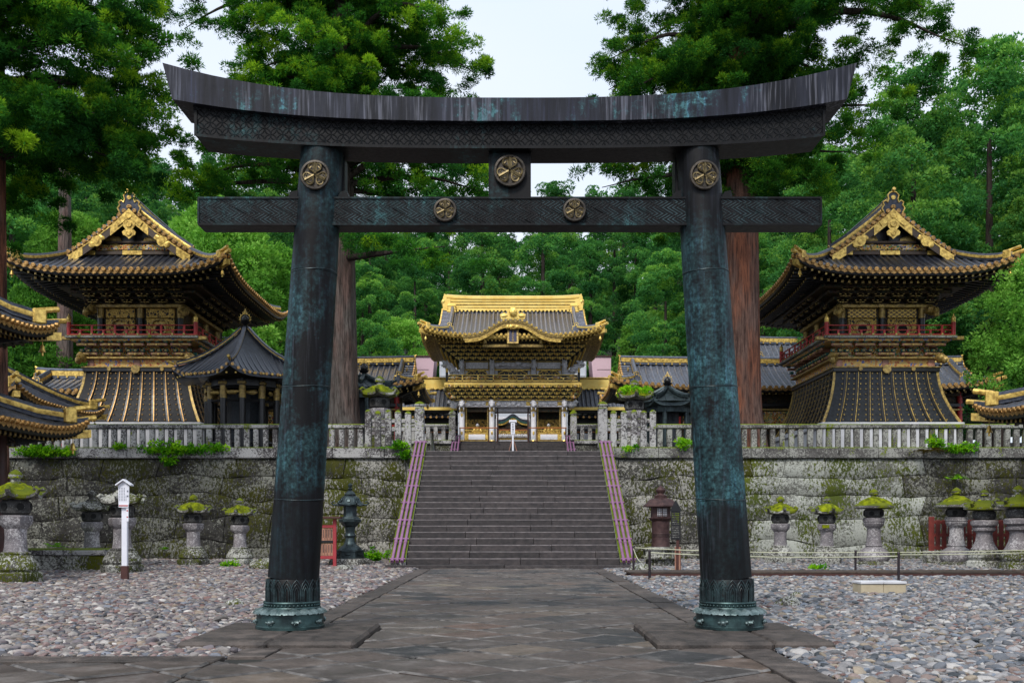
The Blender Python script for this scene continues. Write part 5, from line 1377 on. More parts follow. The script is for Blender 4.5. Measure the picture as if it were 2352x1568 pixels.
# curved front gable
def kz(x): return 13.3+.97*(math.exp(-(abs(x)/1.62)**2.6)*1.0)
KN = 40; KX = 3.15
xs = [-KX+2*KX*i/KN for i in range(KN+1)]
kf = -5.62
zmain = lambda y: 13.35+2.75*(.68*((y+5.4)/5.4)+.32*((y+5.4)/5.4)**2)
q = MB(); rows = []
for i, x in enumerate(xs):
    z = kz(x); yb = kf
    while zmain(yb) < z+.02 and yb < -.2: yb += .05
    yb = max(yb, -5.3)+.25; rows.append([(x, kf+(yb-kf)*j/5, z+.02) for j in range(6)])
q.grid(rows); kar = q.build('curved_gable_roof', M['tile'], gate, smooth=60)
capk = None
n = 21
for i in range(n):
    x = -KX+2*KX*(i+.5)/n; j = min(range(KN+1), key=lambda a_: abs(xs[a_]-x)); r_ = rows[j]; z = kz(x)
    q = MB(); q.cyl((x, kf-.02, z+.045), (x, r_[-1][1], z+.045), .085, n=8); q.build('tile_row', M['tile_rib'], gate, smooth=60)
    q = MB(); q.cyl((x, kf-.08, z+.05), (x, kf+.0, z+.05), .078, n=10); q.build('eave_cap', M['gold'], gate, smooth=40)
q = MB(); q.sweep([(x, kf, kz(x)) for x in xs], [(-.03, -.14), (.03, -.14), (.03, .02), (-.03, .02)], lat=(0, 1, 0)); q.build('gable_edge', M['gold_old'], gate)
q = MB(); q.sweep([(x, kf+.08, kz(x)) for x in xs], [(-.06, -.3), (.06, -.3), (.06, -.12), (-.06, -.12)], lat=(0, 1, 0)); q.build('gable_moulding', M['gold_old'], gate)
q = MB(); q.sweep([(x*.97, kf+.02, kz(x)) for x in xs], [(-.05, -.44), (.05, -.44), (.05, -.28), (-.05, -.28)], lat=(0, 1, 0)); q.build('gable_board', M['gold'], gate)
q = MB(); q.blob((0, kf-.08, kz(0)-.45), (.22, .06, .14), 3, .5, 12, 9); q.blob((0, kf-.12, kz(0)-.4), (.1, .06, .1), 0, 0)
for e in (-1, 1): q.blob((e*.3, kf-.06, kz(0)-.44), (.16, .05, .12), e+8, .5)
q.build('gable_pendant', M['gold'], gate, smooth=60)
q = MB(); q.prism([(-1.95, 12.7), (-1.6, 13.2), (-1.0, 13.7), (-.5, 13.9), (0, 13.95), (.5, 13.9), (1.0, 13.7), (1.6, 13.2), (1.95, 12.7)], kf+.7, kf+.8); q.build('gable_wall', M['carve_dark'], gate)
q = MB(); q.cbox((0, kf+.55, 12.72), (3.9, .2, .2), .03); q.build('gable_beam', M['gold_old'], gate)
for e in (-1, 1):
    q = MB(); q.cbox((e*1.78, kf+.5, 13.1), (.2, .3, .55), .03); q.build('gable_post', M['gold_old'], gate)
    gold_plate((e*1.78, kf+.34, 13.28), (.2, .03, .18), gate)
# blue plaque with gold writing, leaning forward under the gable
plq = thing('name_plaque', 'deep blue framed plaque with gold characters hanging under the curved gable', 'plaque', (0, 69.2+kf+.1, 13.27)); plq.rotation_euler = (math.radians(-10), 0, 0)
q = MB(); q.cbox((0, 0, 0), (.74, .07, 1.02), .03); q.build('frame', M['gold_old'], plq)
q = MB(); q.cbox((0, -.035, 0), (.48, .03, .78), .01); q.build('board', M['blue_plaque'], plq)
def text(s, size, loc, rot, mat, parent, name='lettering', ext=.004):
    cu = bpy.data.curves.new(name, 'FONT'); cu.body = s; cu.size = size; cu.align_x = 'CENTER'; cu.align_y = 'CENTER'; cu.extrude = ext; cu.materials.append(mat); cu.space_line = .95
    o_ = bpy.data.objects.new(name, cu); C.objects.link(o_); o_.location = loc; o_.rotation_euler = rot; par(o_, parent); return o_
for i, ch in enumerate('東照大権現'): text(ch, .135, (0, -.056, .29-.145*i), (PI/2, 0, 0), M['gold_old'], plq)
# gold lion-like ornament with wings above the curved gable
q = MB(); yz = kf+.25; zo = kz(0)+.12
q.prism([(-.75, 0), (-.82, .3), (-.55, .42), (-.4, .33), (-.28, .62), (0, .78), (.28, .62), (.4, .33), (.55, .42), (.82, .3), (.75, 0)], yz-.04, yz+.06, o=(0, 0, zo)); q.build('gable_ornament', M['gold_bright'], gate)
q = MB(); q.blob((0, yz-.1, zo+.42), (.26, .14, .26), 4, .5, 14, 10, fr=3)
for e in (-1, 1): q.blob((e*.1, yz-.2, zo+.5), (.05, .05, .05), 0, 0, 6, 5); q.blob((e*.55, yz-.06, zo+.2), (.2, .05, .1), e+2, .4)
q.build('ornament_mask', M['gold_bright'], gate, smooth=60)
# gilded ridge box with turned-up ends
q = MB(); q.sweep([(-4.55+9.1*i/16, 0, 16.02+.1*abs(-1+i/8)**5) for i in range(17)], [(-.36, 0), (.36, 0), (.36, .12), (.31, .16), (.31, .72), (.38, .78), (.38, .95), (.2, 1.04), (-.2, 1.04), (-.38, .95), (-.38, .78), (-.31, .72), (-.31, .16), (-.36, .12)], lat=(0, 1, 0)); q.build('gilded_ridge', M['gold_bright'], gate, smooth=30)
for z_, h_ in ((16.2, .03), (16.42, .05), (16.62, .03)):
    q = MB(); q.box((0, -.325, z_), (8.6, .05, h_)); q.build('ridge_moulding', M['gold_old'], gate)
for i in range(34):
    q = MB(); x = -4.3+8.6*i/33; q.cyl((x, -.42, 15.98), (x, -.3, 15.98), .07, n=8); q.build('ridge_tile_end', M['gold_bright'], gate)
for sx in (-1, 1):
    q = MB(); q.cbox((sx*4.2, -.42, 15.95), (.55, .2, 1.0), .05); q.cbox((sx*4.2, -.5, 16.3), (.65, .12, .1), .03); q.cbox((sx*4.2, -.5, 15.9), (.65, .12, .1), .03); q.build('ridge_shoulder', M['gold_bright'], gate)
    q = MB(); q.prism([(0, 0), (.5*sx, .1), (.55*sx, .7), (.42*sx, 1.22), (.1*sx, 1.08), (0, 1.05)], -.34, .34, o=(sx*4.3, 0, 15.95)); q.build('ridge_end', M['gold_bright'], gate)
    q = MB(); q.blob((sx*4.75, -.1, 16.6), (.2, .3, .25), 7, .5, 10, 8, fr=3); q.build('ridge_mask', M['gold_bright'], gate, smooth=60)
for x in (-2.9, -1.25, 1.25, 2.9):     # chains hanging down the roof
    q = MB(); pts = [(x, -.45-1.6*t_, zmain(-.45-1.6*t_)+.14) for t_ in np.linspace(0, 1, 6)]; q.tube(pts, .022, 5); q.build('roof_chain', M['iron_post'], gate)

# brown pipe rail and sign in front of the gate
rl = thing('pipe_barrier', 'low brown and orange barrier across the two side bays of the gate', 'barrier', (0, 66.3, TZ2))
for sx in (-1, 1):
    q = MB(); q.cyl((sx*1.05, 0, 1.0), (sx*3.55, 0, 1.0), .035, n=6); q.build('rail', M['orange'], rl)
    for x in (1.05, 1.6, 3.5): q = MB(); q.cyl((sx*x, 0, .0), (sx*x, 0, 1.0), .035, n=6); q.build('post', M['brown_post'], rl)
sg = thing('direction_sign', 'slim white sign post standing in the middle of the stair top', 'sign', (at(1178, 0, 36.3).x, 36.4, TZ))
q = MB(); q.cbox((0, 0, .55), (.06, .05, 1.1), .006); q.build('post', M['sign_white'], sg)
q = MB(); q.cbox((0, -.035, .9), (.15, .02, .42), .004); q.build('board', M['sign_white'], sg)
q = MB(); q.cbox((0, -.035, 1.155), (.27, .03, .1), .004); q.build('head_board', M['sign_white'], sg)
q = MB(); q.box((0, -.052, 1.125), (.22, .004, .018)); q.build('arrow_bar', M['ink'], sg)
for i, ch in enumerate('右側通行'): text(ch, .075, (0, -.049, 1.04-.09*i), (PI/2, 0, 0), M['ink'], sg, ext=.001)
for e in (-1, 1):
    q = MB(); q.cyl((e*.02, .05, .5), (e*.16, .1, .02), .02, n=5); q.build('brace', M['salmon'], sg)
# ------------------------------------------------------------------ long halls on the terrace, other roofs
def hall(name, label, X, Y, base, L, W, ze, H, G, vis='L', side='L', body=True, rbk=None, gold=True, c=.45, tile='tile_grey', rib='tile_grey', floor=None):
    t_ = thing(name, label, 'hall', (X, Y, 0))
    XF[0] = Matrix.Rotation(PI/2, 4, 'Z')
    irimoya(t_, W, L, G, ze, H, .25, c, .33, .085, ov=.4, inset=1.6, vis=vis, side_vis=side, gold=gold, ridge=(.4, .5), onis=.55, tile=tile, rib=rib, rr=.36, raft_g='gold_old', soff='lacquer')
    XF[0] = None
    if body:
        hx, hy = L/2-1.6, W/2-1.5
        q = MB(); q.cbox((0, 0, (base+.4)/2+ .0), (2*hx+.8, 2*hy+.8, .8), .03); q.v = [v+Vector((0, 0, (base+.4)/2)) for v in q.v]; q.build('base', M['fence_stone'], t_)
        q = MB(); q.cbox((0, 0, (base+.8+ze+.1)/2), (2*hx-.1, 2*hy-.1, ze+.1-base-.8), .02); q.build('wall', M['carve_dark'], t_)
        n = max(2, int(2*hx/2.0))
        for i in range(n+1):
            x = -hx+2*hx*i/n; q = MB(); q.cyl((x, -hy, base+.7), (x, -hy, ze+.0), .15, n=10); q.build('pillar', M['red'], t_, smooth=40)
        for z, h, mt in ((ze-.15, .22, 'carve_dark'), (ze-.75, .2, 'lacquer'), (ze-1.0, .1, 'gold_old'), (base+1.3, .16, 'red'), (ze-1.9, .12, 'red')):
            q = MB(); q.cbox((0, -hy-.02, z), (2*hx+.4, .24, h), .02); q.build('tie_beam', M[mt], t_)
        for i in range(n):
            x = -hx+2*hx*(i+.5)/n; q = MB(); q.cbox((x, -hy, ze-1.45), (2*hx/n-.5, .1, .7), .02); q.build('wall_panel', M['carve_mix' if i % 2 else 'carve_gold'], t_)
    return t_
rx0 = at(1406, 0, 54).x; L1 = 21.0
hall('treasure_hall', 'long grey-tiled hall with gilded ridge on the terrace, right of the gate', rx0+L1/2, 57.2, TZ, L1, 6.4, 8.65, 1.75, 1.2, side='LB')
lx0 = at(972, 0, 54).x; L2 = 18.5
hall('treasure_hall', 'dark tiled hall with hipped gable end on the terrace, left of the gate', lx0-L2/2, 57.2, TZ, L2, 6.4, 8.65, 1.75, 1.2, side='L', tile='tile', rib='tile_rib')
hall('storehouse', 'distant hall roof with gold ridge glimpsed between left column and drum tower', -17.5, 66, TZ2, 9, 6, 11.2, 2.0, 1.2, body=True)
hall('storehouse', 'distant hall roof with gold ridge glimpsed behind the bell tower', 18.9, 66, TZ2, 9, 6, 11.2, 2.0, 1.2, body=True)
hall('storehouse', 'small black roof with gold trim just left of the drum tower', -21.2, 50.0, TZ, 6.2, 5, 7.6, 1.0, 1.0, side='L')
# corridors joining the gate on both sides
for sx, lab in ((-1, 'corridor with gilded ridge joining the left side of the gilded gate'), (1, 'corridor with gilded ridge joining the right side of the gilded gate')):
    t_ = thing('corridor', lab, 'corridor', (sx*8.4, 72.2, 0), 0, 'corridors beside the gate')
    L_ = 9.0
    def cz(v): return 9.55+1.55*(v*.75+.25*v*v)
    q = MB(); q.grid([[(-L_/2, -1.9+1.9*v, cz(v)), (L_/2, -1.9+1.9*v, cz(v))] for v in np.linspace(0, 1, 7)]); q.grid([[(-L_/2, 1.9-1.9*v, cz(v)), (L_/2, 1.9-1.9*v, cz(v))] for v in np.linspace(0, 1, 7)][::-1]); q.build('roof', M['tile_grey'], t_, smooth=50)
    for i in range(30):
        x = -L_/2+.15+i*.3; q = MB(); q.sweep([(x, -1.95+1.9*v, cz(v)) for v in np.linspace(0, 1, 5)], [(.08, 0), (.055, .055), (0, .08), (-.055, .055), (-.08, 0)]); q.build('tile_row', M['tile_grey'], t_, smooth=60)
    q = MB(); q.cbox((0, 0, 11.4), (L_, .5, .75), .04); q.build('gilded_ridge', M['gold_bright'], t_)
    q = MB(); q.cbox((0, 0, 11.82), (L_, .66, .12), .03); q.build('ridge_cap', M['gold'], t_)
    for i in range(26): q = MB(); x = -L_/2+.2+i*.34; q.cyl((x, -.36, 11.05), (x, -.26, 11.05), .08, n=8); q.build('ridge_tile_end', M['gold_bright'], t_)
    q = MB(); q.cbox((0, -1.95, 9.42), (L_, .12, .22), .02); q.build('eave_board', M['gold_bright'], t_)
    q = MB(); q.cbox((0, -1.2, 9.25), (L_, .9, .2), .02); q.build('eave_bracket', M['lacquer'], t_)
    q = MB(); q.grid([[(-L_/2, -2.4, 8.75), (L_/2, -2.4, 8.75)], [(-L_/2, -1.2, 9.1), (L_/2, -1.2, 9.1)]]); q.build('lower_roof', M['tile'], t_)
    for i in range(22):
        x = -L_/2+.2+i*.41; q = MB(); q.cyl((x, -2.42, 8.79), (x, -1.2, 9.14), .07, n=8); q.build('tile_row', M['tile_rib'], t_, smooth=60)
        q = MB(); q.cyl((x, -2.47, 8.79), (x, -2.42, 8.79), .085, n=8); q.build('eave_cap', M['cap'], t_)
    q = MB(); q.cbox((0, -1.0, 7.9), (L_, .3, 2.4), .02); q.build('wall', M['lacquer'], t_)
    q = MB(); q.cbox((0, -1.2, 8.2), (L_, .12, .22), .02); q.build('white_rail', M['white_carve'], t_)
    for i in range(10):
        x = -L_/2+.5+i*.9; q = MB(); q.cbox((x, -1.2, 7.35), (.55, .1, .8), .02); q.build('white_panel', M['white'], t_)
        q = MB(); q.cbox((x, -1.22, 7.05), (.6, .12, .14), .02); q.build('gold_plate', M['gold'], t_)
    q = MB(); q.cbox((0, -1.3, 7.85), (L_, .08, .07), .01); q.build('orange_rail', M['orange'], t_)
# white and pink sheeted repair hall behind
rh = thing('repair_hall', 'tall white and pink sheeted temporary building behind the gilded gate', 'temporary building', (0, 88, 0))
zt_ = EYE+(1206-829)/FPX*88
q = MB(); q.box((0, 0, zt_/2+3), (12.6, 4, zt_-6)); q.build('white_sheeting', M['sheet_white'], rh)
for i in range(11):
    q = MB(); q.box((-6.2+i*1.24, -2.03, zt_/2+3), (.03, .03, zt_-6)); q.build('sheet_seam', M['plaster'], rh)
for k in range(7): q = MB(); q.box((0, -2.04, zt_-.6-k*1.0), (12.6, .03, .03)); q.build('sheet_seam', M['plaster'], rh)
for sx in (-1, 1):
    q = MB(); a = [(sx*8.4, zt_+.0), (sx*6.7, zt_+.0), (sx*7.25, zt_-5.6), (sx*8.4, zt_-5.6)]
    q.prism(a, -2.3, 1); q.build('pink_panel', M['pink'], rh)
    q = MB(); q.box((sx*7.5, -2.35, zt_+.04), (2.0, .1, .1)); q.build('roof_edge', M['brown_post'], rh)
    for k in range(3): q = MB(); q.box((sx*7.8, -2.32, zt_-1.1-k*1.1), (1.2, .02, .02)); q.build('sheet_seam', M['brown_post'], rh)
# two-tier building at the far left edge, single roof at the far right edge
def hip_house(name, label, cat, X, Y, W, L, ze, H, body, tiers=1, side='F', gold=True, tile='tile'):
    t_ = thing(name, label, cat, (X, Y, 0))
    irimoya(t_, W, L, W/2, ze, H, .3, .42, .24, .06, cs=.85, inset=1.4, vis=side[0], side_vis=side+'B', gold=gold, ridge=(.3, .4), tile=tile, rib='tile_rib', rr=.24, raft_g='gold_old', hipr=.26, capm='cap', soff='lacquer')
    if body:
        q = MB(); q.cbox((0, 0, ze/2+.1), (W-3.3, L-3.3, ze+.1), .02); q.build('wall', M['carve_dark'], t_)
        for z, mt in ((ze-.1, 'lacquer'), (ze-.55, 'carve_dark'), (ze-.95, 'red'), (.9, 'brown_post'), (2.1, 'brown_post')):
            q = MB(); q.cbox((0, 0, z), (W-3.1, L-3.1, .24 if mt == 'red' else .34), .02); q.build('tie_beam', M[mt], t_)
        for sx in (-1, 1):
            for sy in (-1, 0, 1):
                q = MB(); q.cyl((sx*(W/2-1.6), sy*(L/2-1.6), 0), (sx*(W/2-1.6), sy*(L/2-1.6), ze), .17, n=12); q.build('pillar', M['brown_post'], t_, smooth=40)
    return t_
h1 = hip_house('sutra_library', 'red-walled building with two tiers of black and gold roof at the left edge', 'building', -16.42, 23.5, 9.0, 9.0, 3.72, 2.2, True, 1, 'R')
XF[0] = Matrix.Translation((0, .2, 0))
irimoya(h1, 7.6, 8.0, 3.8, 6.35, 2.6, .3, .45, .24, .06, cs=.85, inset=1.3, vis='R', side_vis='RB', gold=True, ridge=(.3, .4), rr=.24, raft_g='gold_old', hipr=.26, capm='cap', soff='lacquer')
q = MB(); q.cbox((0, 0, 5.3), (5.2, 5.6, 2.6), .02); q.build('upper_wall', M['red'], h1)
XF[0] = None
hip_house('water_pavilion', 'building corner with black tiled gold-edged roof at the right edge of the court', 'building', 17.9, 24.6, 9.0, 8.8, 4.3, 2.4, True, 1, 'L')
hip_house('gate_house', 'roof with descending gilded ridge behind the left edge of the stone fence', 'building', -21.5, 39.5, 7.6, 7.6, 5.85, 2.2, True, 1, 'R')

# ------------------------------------------------------------------ lantern pavilions
def pavilion(name, label, X, Y, R_, nside, ze, za, off, ncol, rcol, gold, mat_t, mat_r, colm, fin_h, zb=None):
    t_ = thing(name, label, 'pavilion', (X, Y, 0)); zb = TZ if zb is None else zb
    prof = lambda u: ze+(za-ze)*(u*.6+.4*u*u)
    def pt(u, a):            # a: angle, u: 0 eave .. 1 apex
        k = (a-off) % (2*PI/nside); f = math.cos(PI/nside)/math.cos(k-PI/nside)
        rr_ = R_*(1-u)*f+.12*u; edge = abs(k-PI/nside)/(PI/nside)
        return Vector((rr_*math.cos(a), rr_*math.sin(a), prof(u)+.28*edge**4*(1-u)**2*R_/2.3))
    q = MB(); N = nside*8
    q.grid([[pt(u, off+2*PI*i/N) for i in range(N+1)] for u in np.linspace(0, 1, 9)]); q.grid([[pt(0, off+2*PI*i/N)-Vector((0, 0, .14)) for i in range(N+1)], [Vector((pt(.35, off+2*PI*i/N).x, pt(.35, off+2*PI*i/N).y, ze+.02)) for i in range(N+1)]])
    q.grid([[pt(0, off+2*PI*i/N)-Vector((0, 0, .14)) for i in range(N+1)], [pt(0, off+2*PI*i/N) for i in range(N+1)]])
    rf = q.build('roof', M[mat_t], t_, smooth=30)
    per = 7 if R_ > 2 else 4
    for s_ in range(nside):
        a0 = off+2*PI*s_/nside
        c0, c1 = pt(0, a0+1e-4), pt(0, a0+2*PI/nside-1e-4)
        nrm = ((c0+c1)/2); nrm.z = 0; nrm.normalize()
        for i in range(per*2-1 if R_ > 2 else per):
            n_ = per*2-1 if R_ > 2 else per; fr = (i+.5)/n_; b0 = c0.lerp(c1, fr)
            umax = 1-abs(fr-.5)*2; pts = []
            for k in range(6):
                u = umax*k/5*.97; base = b0-nrm*(u*R_*math.cos(PI/nside)); ang = math.atan2(base.y, base.x); kk = (ang-off) % (2*PI/nside); edge = abs(kk-PI/nside)/(PI/nside)
                pts.append(Vector((base.x, base.y, prof(u)+.28*edge**4*(1-u)**2*R_/2.3)))
            if pts[0].y > .6*R_: continue
            q = MB(); q.tube(pts, .05 if R_ > 2 else .04, 6); q.build('tile_row', M[mat_r], t_, smooth=50)
            if gold: q = MB(); p = pts[0]; q.cyl(p+nrm*.0, p+nrm*.05, .062, n=8); q.build('eave_cap', M['cap'], t_)
        q = MB(); pts = [pt(u, a0+1e-4)+Vector((0, 0, .03)) for u in np.linspace(.06, .97, 8)]
        q.sweep(pts, [(-.08, 0), (.08, 0), (.08, .05), (.085, .1), (.05, .17), (-.05, .17), (-.085, .1), (-.08, .05)], [0, 0, 1, 0, 0, 0, 1, 0]); q.build('hip_ridge', [M[mat_r], M['gold'] if gold else M[mat_r]], t_)
        q = MB(); e = pt(0, a0+1e-4); d = Vector((e.x, e.y, 0)).normalized(); q.cyl(e-d*.1+Vector((0, 0, .1)), e+d*.18+Vector((0, 0, .2)), .05, .06, n=7); q.build('corner_nose', M['gold'] if gold else M[mat_r], t_)
    # finial: dark jewel on lotus with a gilt flame ring
    k = fin_h
    q = MB(); q.lathe([(.3*k, 0), (.26*k, .12*k), (.34*k, .16*k), (.36*k, .22*k), (.18*k, .3*k), (.12*k, .4*k), (.26*k, .46*k), (.36*k, .62*k), (.3*k, .6*k), (.2*k, .52*k), (.12*k, .56*k)], 18, (0, 0, za-.05)); fn = q.build('finial', M['lacquer'], t_, smooth=50)
    q = MB(); q.lathe([(.06*k, 0), (.2*k, .06*k), (.26*k, .2*k), (.22*k, .36*k), (.1*k, .46*k), (.02*k, .56*k)], 16, (0, 0, za+.47*k)); q.build('jewel', M['lacquer'], fn, smooth=60)
    q = MB(); pts = []
    for i in range(25):
        a = -PI*.35+(PI*1.7)*i/24; rr_ = .33*k*(1.0); x, z = rr_*math.cos(a), rr_*math.sin(a)*1.05
        pts.append((x, 0, za+.72*k+z)); tip = (x*1.38, 0, za+.72*k+z*1.38+.05*k)
        if i % 2 == 0: q.tube([pts[-1], tip], [.028*k, .004], 4)
    q.tube(pts, .025*k, 5); q.tube([(-.1*k, 0, za+1.02*k), (0, 0, za+1.42*k), (.1*k, 0, za+1.02*k)], [.05*k, .012*k, .05*k], 5); q.build('flame_ring', M['gold'], fn, smooth=50)
    # body
    for i in range(ncol):
        a = off+2*PI*i/ncol+PI/ncol*.5; x, y = rcol*math.cos(a), rcol*math.sin(a)
        q = MB(); q.cyl((x, y, zb+.3), (x, y, ze-.0), .13 if R_ > 2 else .1, n=12); cl = q.build('pillar', M[colm], t_, smooth=40)
        if gold:
            q = MB(); q.cyl((x, y, ze-.85), (x, y, ze-.35), .14, n=12); q.cbox((x, y, ze-.25), (.34, .34, .14), .03); q.build('pillar_collar', M['gold_old'], cl, smooth=40)
    q = MB(); q.lathe([(rcol+.12, ze-.35), (rcol+.12, ze-.1), (rcol+.5, ze+.05)], nside*2, off=off, cap=False); q.build('eave_beam', M['lacquer'] if gold else M[colm], t_)
    if gold:
        for z in (ze-.95, ze-.4, zb+.7):
            q = MB(); q.tube([(rcol*math.cos(a), rcol*math.sin(a), z) for a in np.linspace(0, 2*PI, ncol*2+1)], .06, 6, caps=False); q.build('ring_beam', M['lacquer'], t_)
        for i in range(ncol):
            a = off+2*PI*i/ncol+PI/ncol*1.5; q = MB(); q.blob(((rcol+.03)*math.cos(a), (rcol+.03)*math.sin(a), ze-.62), (.26 if abs(math.cos(a)) < .7 else .08, .08 if abs(math.cos(a)) < .7 else .26, .09), i, .4, 10, 6); q.build('gold_plate', M['gold_old'], t_, smooth=60)
        q = MB()
        for i in range(48):
            a = 2*PI*i/48; q.cbox(((R_-.25)*math.cos(a), (R_-.25)*math.sin(a), ze-.02), (.07, .07, .07), .01)
        q.build('rafter_ends', M['gold'], t_, kind='stuff')
    q = MB(); q.lathe([(rcol*.62, zb), (rcol*.62, zb+1.2), (rcol*.5, zb+1.4), (rcol*.5, ze-.3)], 12); q.build('lantern_core', M['lacquer_worn'], t_, smooth=30)
    q = MB(); q.lathe([(rcol+.5, zb), (rcol+.5, zb+.3)], nside, off=off); q.build('base', M['fence_stone'], t_)
    return t_
p_ = at(563, 0, 41.5); pavilion('lantern_pavilion', 'six-sided black pavilion with gold ridges and flaming jewel finial behind the left fence', p_.x, 41.5, 2.95, 6, 7.2, 9.35, -PI/2+.06, 12, 1.5, True, 'tile', 'tile_rib', 'lacquer', .62)
p_ = at(1533, 0, 41.5); pavilion('lantern_pavilion', 'small dark bronze six-sided lantern pavilion behind the right fence', p_.x, 41.5, 1.45, 6, 6.2, 6.85, PI/6+PI/6, 6, .95, False, 'lamp_bronze', 'lamp_bronze', 'lamp_bronze', .55)
p_ = at(836, 0, 42.5); pavilion('lantern_pavilion', 'small dark bronze pavilion with jewel finial half hidden by the grey cedar trunk', p_.x, 42.5, 1.55, 6, 6.9, 7.5, PI/6, 6, .95, False, 'lamp_bronze', 'lamp_bronze', 'lamp_bronze', .6)

# ------------------------------------------------------------------ stone lanterns
def moss_cap(m_, R_, z0, h, seed, n=24):
    rows = []
    for j in range(8):
        u = j/7; row = []
        for i in range(n+1):
            t = 2*PI*(i % n)/n; r_ = R_*(1-u)*(1+.1*math.sin(3*t+seed)+.08*mnoise.noise(Vector((math.cos(t)*2, math.sin(t)*2, seed))))
            z = z0+h*(math.sin(u*PI/2)**.8)+.035*mnoise.noise(Vector((r_*math.cos(t)*9, r_*math.sin(t)*9, seed+u*3)))*(1 if u > 0 else 0)-(.05 if j == 0 else 0)
            row.append((r_*math.cos(t), r_*math.sin(t), z))
        rows.append(row)
    m_.grid(rows); return m_
def stone_lantern(kind, label, X, Y, h, grp, rz=0, moss=1, cap='stone_cap', seed=1, z0=0, red=False, yellow=False):
    t_ = thing('stone_lantern', label, 'lantern', (X, Y, z0), rz, grp, scale=h/1.85)
    L_ = lambda prof, name, mat, n=24, off=0, par_=t_, sm=35: (lambda q: q.build(name, M[mat], par_, smooth=sm))(MB().lathe(prof, n, off=off))
    if kind == 'curl':
        L_([(.40, 0), (.42, .03), (.42, .17), (.38, .2)], 'plinth', 'stone_base', 6); L_([(.34, .2), (.37, .24), (.36, .31), (.3, .39), (.27, .45), (.23, .47), (.24, .5), (.2, .52)], 'lotus_base', 'stone_base', 24)
        L_([(.19, .52), (.175, .6), (.165, .75), (.17, .88), (.155, .9)], 'shaft', 'stone_lantern', 20)
        L_([(.17, .88), (.21, .93), (.24, .96), (.245, .97), (.265, 1.0), (.265, 1.1), (.24, 1.12)], 'platform', 'stone_lantern', 6)
        fb = L_([(.18, 1.12), (.225, 1.16), (.24, 1.25), (.225, 1.34), (.18, 1.38)], 'firebox', 'stone_box', 18)
        R_, zr = .44, 1.38
    elif kind == 'round':
        L_([(.40, 0), (.42, .03), (.40, .09), (.34, .13)], 'plinth', 'stone_base', 24); L_([(.33, .11), (.38, .18), (.385, .27), (.33, .38), (.2, .47), (.19, .5)], 'lotus_base', 'stone_lantern', 24)
        L_([(.21, .5), (.19, .55), (.165, .75), (.16, .92), (.17, .95)], 'shaft', 'stone_lantern', 22)
        L_([(.17, .95), (.23, 1.0), (.25, 1.06), (.24, 1.09), (.26, 1.1), (.26, 1.18), (.22, 1.2)], 'platform', 'stone_lantern', 20)
        fb = L_([(.17, 1.2), (.22, 1.23), (.24, 1.31), (.235, 1.38), (.18, 1.42)], 'firebox', 'stone_box', 18)
        R_, zr = .48, 1.42
    else:   # 'bell' shafted lanterns
        L_([(.40, 0), (.43, .05), (.41, .16), (.36, .2)], 'plinth', 'stone_base', 10); L_([(.34, .2), (.38, .27), (.37, .36), (.30, .42), (.29, .46)], 'lotus_base', 'stone_base', 24)
        L_([(.3, .46), (.26, .52), (.2, .65), (.175, .82), (.19, .86)], 'shaft', 'stone_lantern', 22)
        L_([(.19, .86), (.25, .9), (.26, .96), (.22, .98), (.3, 1.03), (.31, 1.12), (.26, 1.15)], 'platform', 'stone_lantern', 20)
        fb = L_([(.2, 1.15), (.25, 1.18), (.265, 1.27), (.25, 1.34), (.2, 1.38)], 'firebox', 'stone_box', 18)
        R_, zr = .45, 1.38
    for a in (-PI/2-.55, -PI/2+.55, -PI/2+1.7, -PI/2-1.7, PI/2):
        q = MB(); d = Vector((math.cos(a), math.sin(a), 0)); zc_ = zr-.12; q.cyl(d*.2+Vector((0, 0, zc_)), d*.243+Vector((0, 0, zc_)), .055, .06, n=14); q.build('window_hole', M['hole'], fb)
    nr = 6 if kind == 'curl' else 24
    # roof
    q = MB(); N = 36; rows = []
    for (u, z) in ((.35, -.01), (.8, -.005), (1.0, .02), (1.0, .07), (.8, .12), (.5, .19), (.24, .25), (.22, .27)):
        row = []
        for i in range(N+1):
            t = 2*PI*(i % N)/N; k = (t+PI/6) % (PI/3); f = (math.cos(PI/6)/math.cos(k-PI/6)) if kind == 'curl' else 1.0
            edge = (abs(k-PI/6)/(PI/6))**3 if kind == 'curl' else 0
            r_ = R_*u*(f if u > .3 else 1)*(1+.02*mnoise.noise(Vector((t, z*5, seed)))); row.append((r_*math.cos(t), r_*math.sin(t), zr+z+.05*edge*u+.01*mnoise.noise(Vector((math.cos(t)*3, math.sin(t)*3, seed+z)))))
        rows.append(row)
    q.grid(rows); rf = q.build('cap', M[cap], t_, smooth=50)
    if kind != 'round':
        for i in range(6):
            a = PI/6+i*PI/3; d = Vector((math.cos(a), math.sin(a), 0)); b0 = d*(R_*.86)+Vector((0, 0, zr+.1))
            q = MB(); q.tube([b0-d*.06, b0+d*.05+Vector((0, 0, .0)), b0+d*.09+Vector((0, 0, .05)), b0+d*.04+Vector((0, 0, .09)), b0-d*.01+Vector((0, 0, .07))], [.045, .045, .04, .035, .025], 7); q.build('curled_corner', M[cap], rf, smooth=60)
    q = MB(); q.lathe([(.13, .24), (.12, .28), (.075, .29), (.07, .33), (.105, .36), (.115, .4), (.09, .44), (.05, .47), (.02, .49)], 14, (0, 0, zr)); fn = q.build('finial', M[cap], t_, smooth=50)
    if moss:
        q = moss_cap(MB(), R_*.84*moss, zr+.115, .18, seed); q.build('moss', M['moss'], rf, smooth=60)
        q = moss_cap(MB(), .11, zr+.4, .06, seed+3, 12); q.build('moss', M['moss'], fn, smooth=60)
    if yellow:
        q = MB(); q.box((-.13, -.235, 1.05), (.2, .012, .09)); q.build('yellow_lichen', M['moss'], t_)
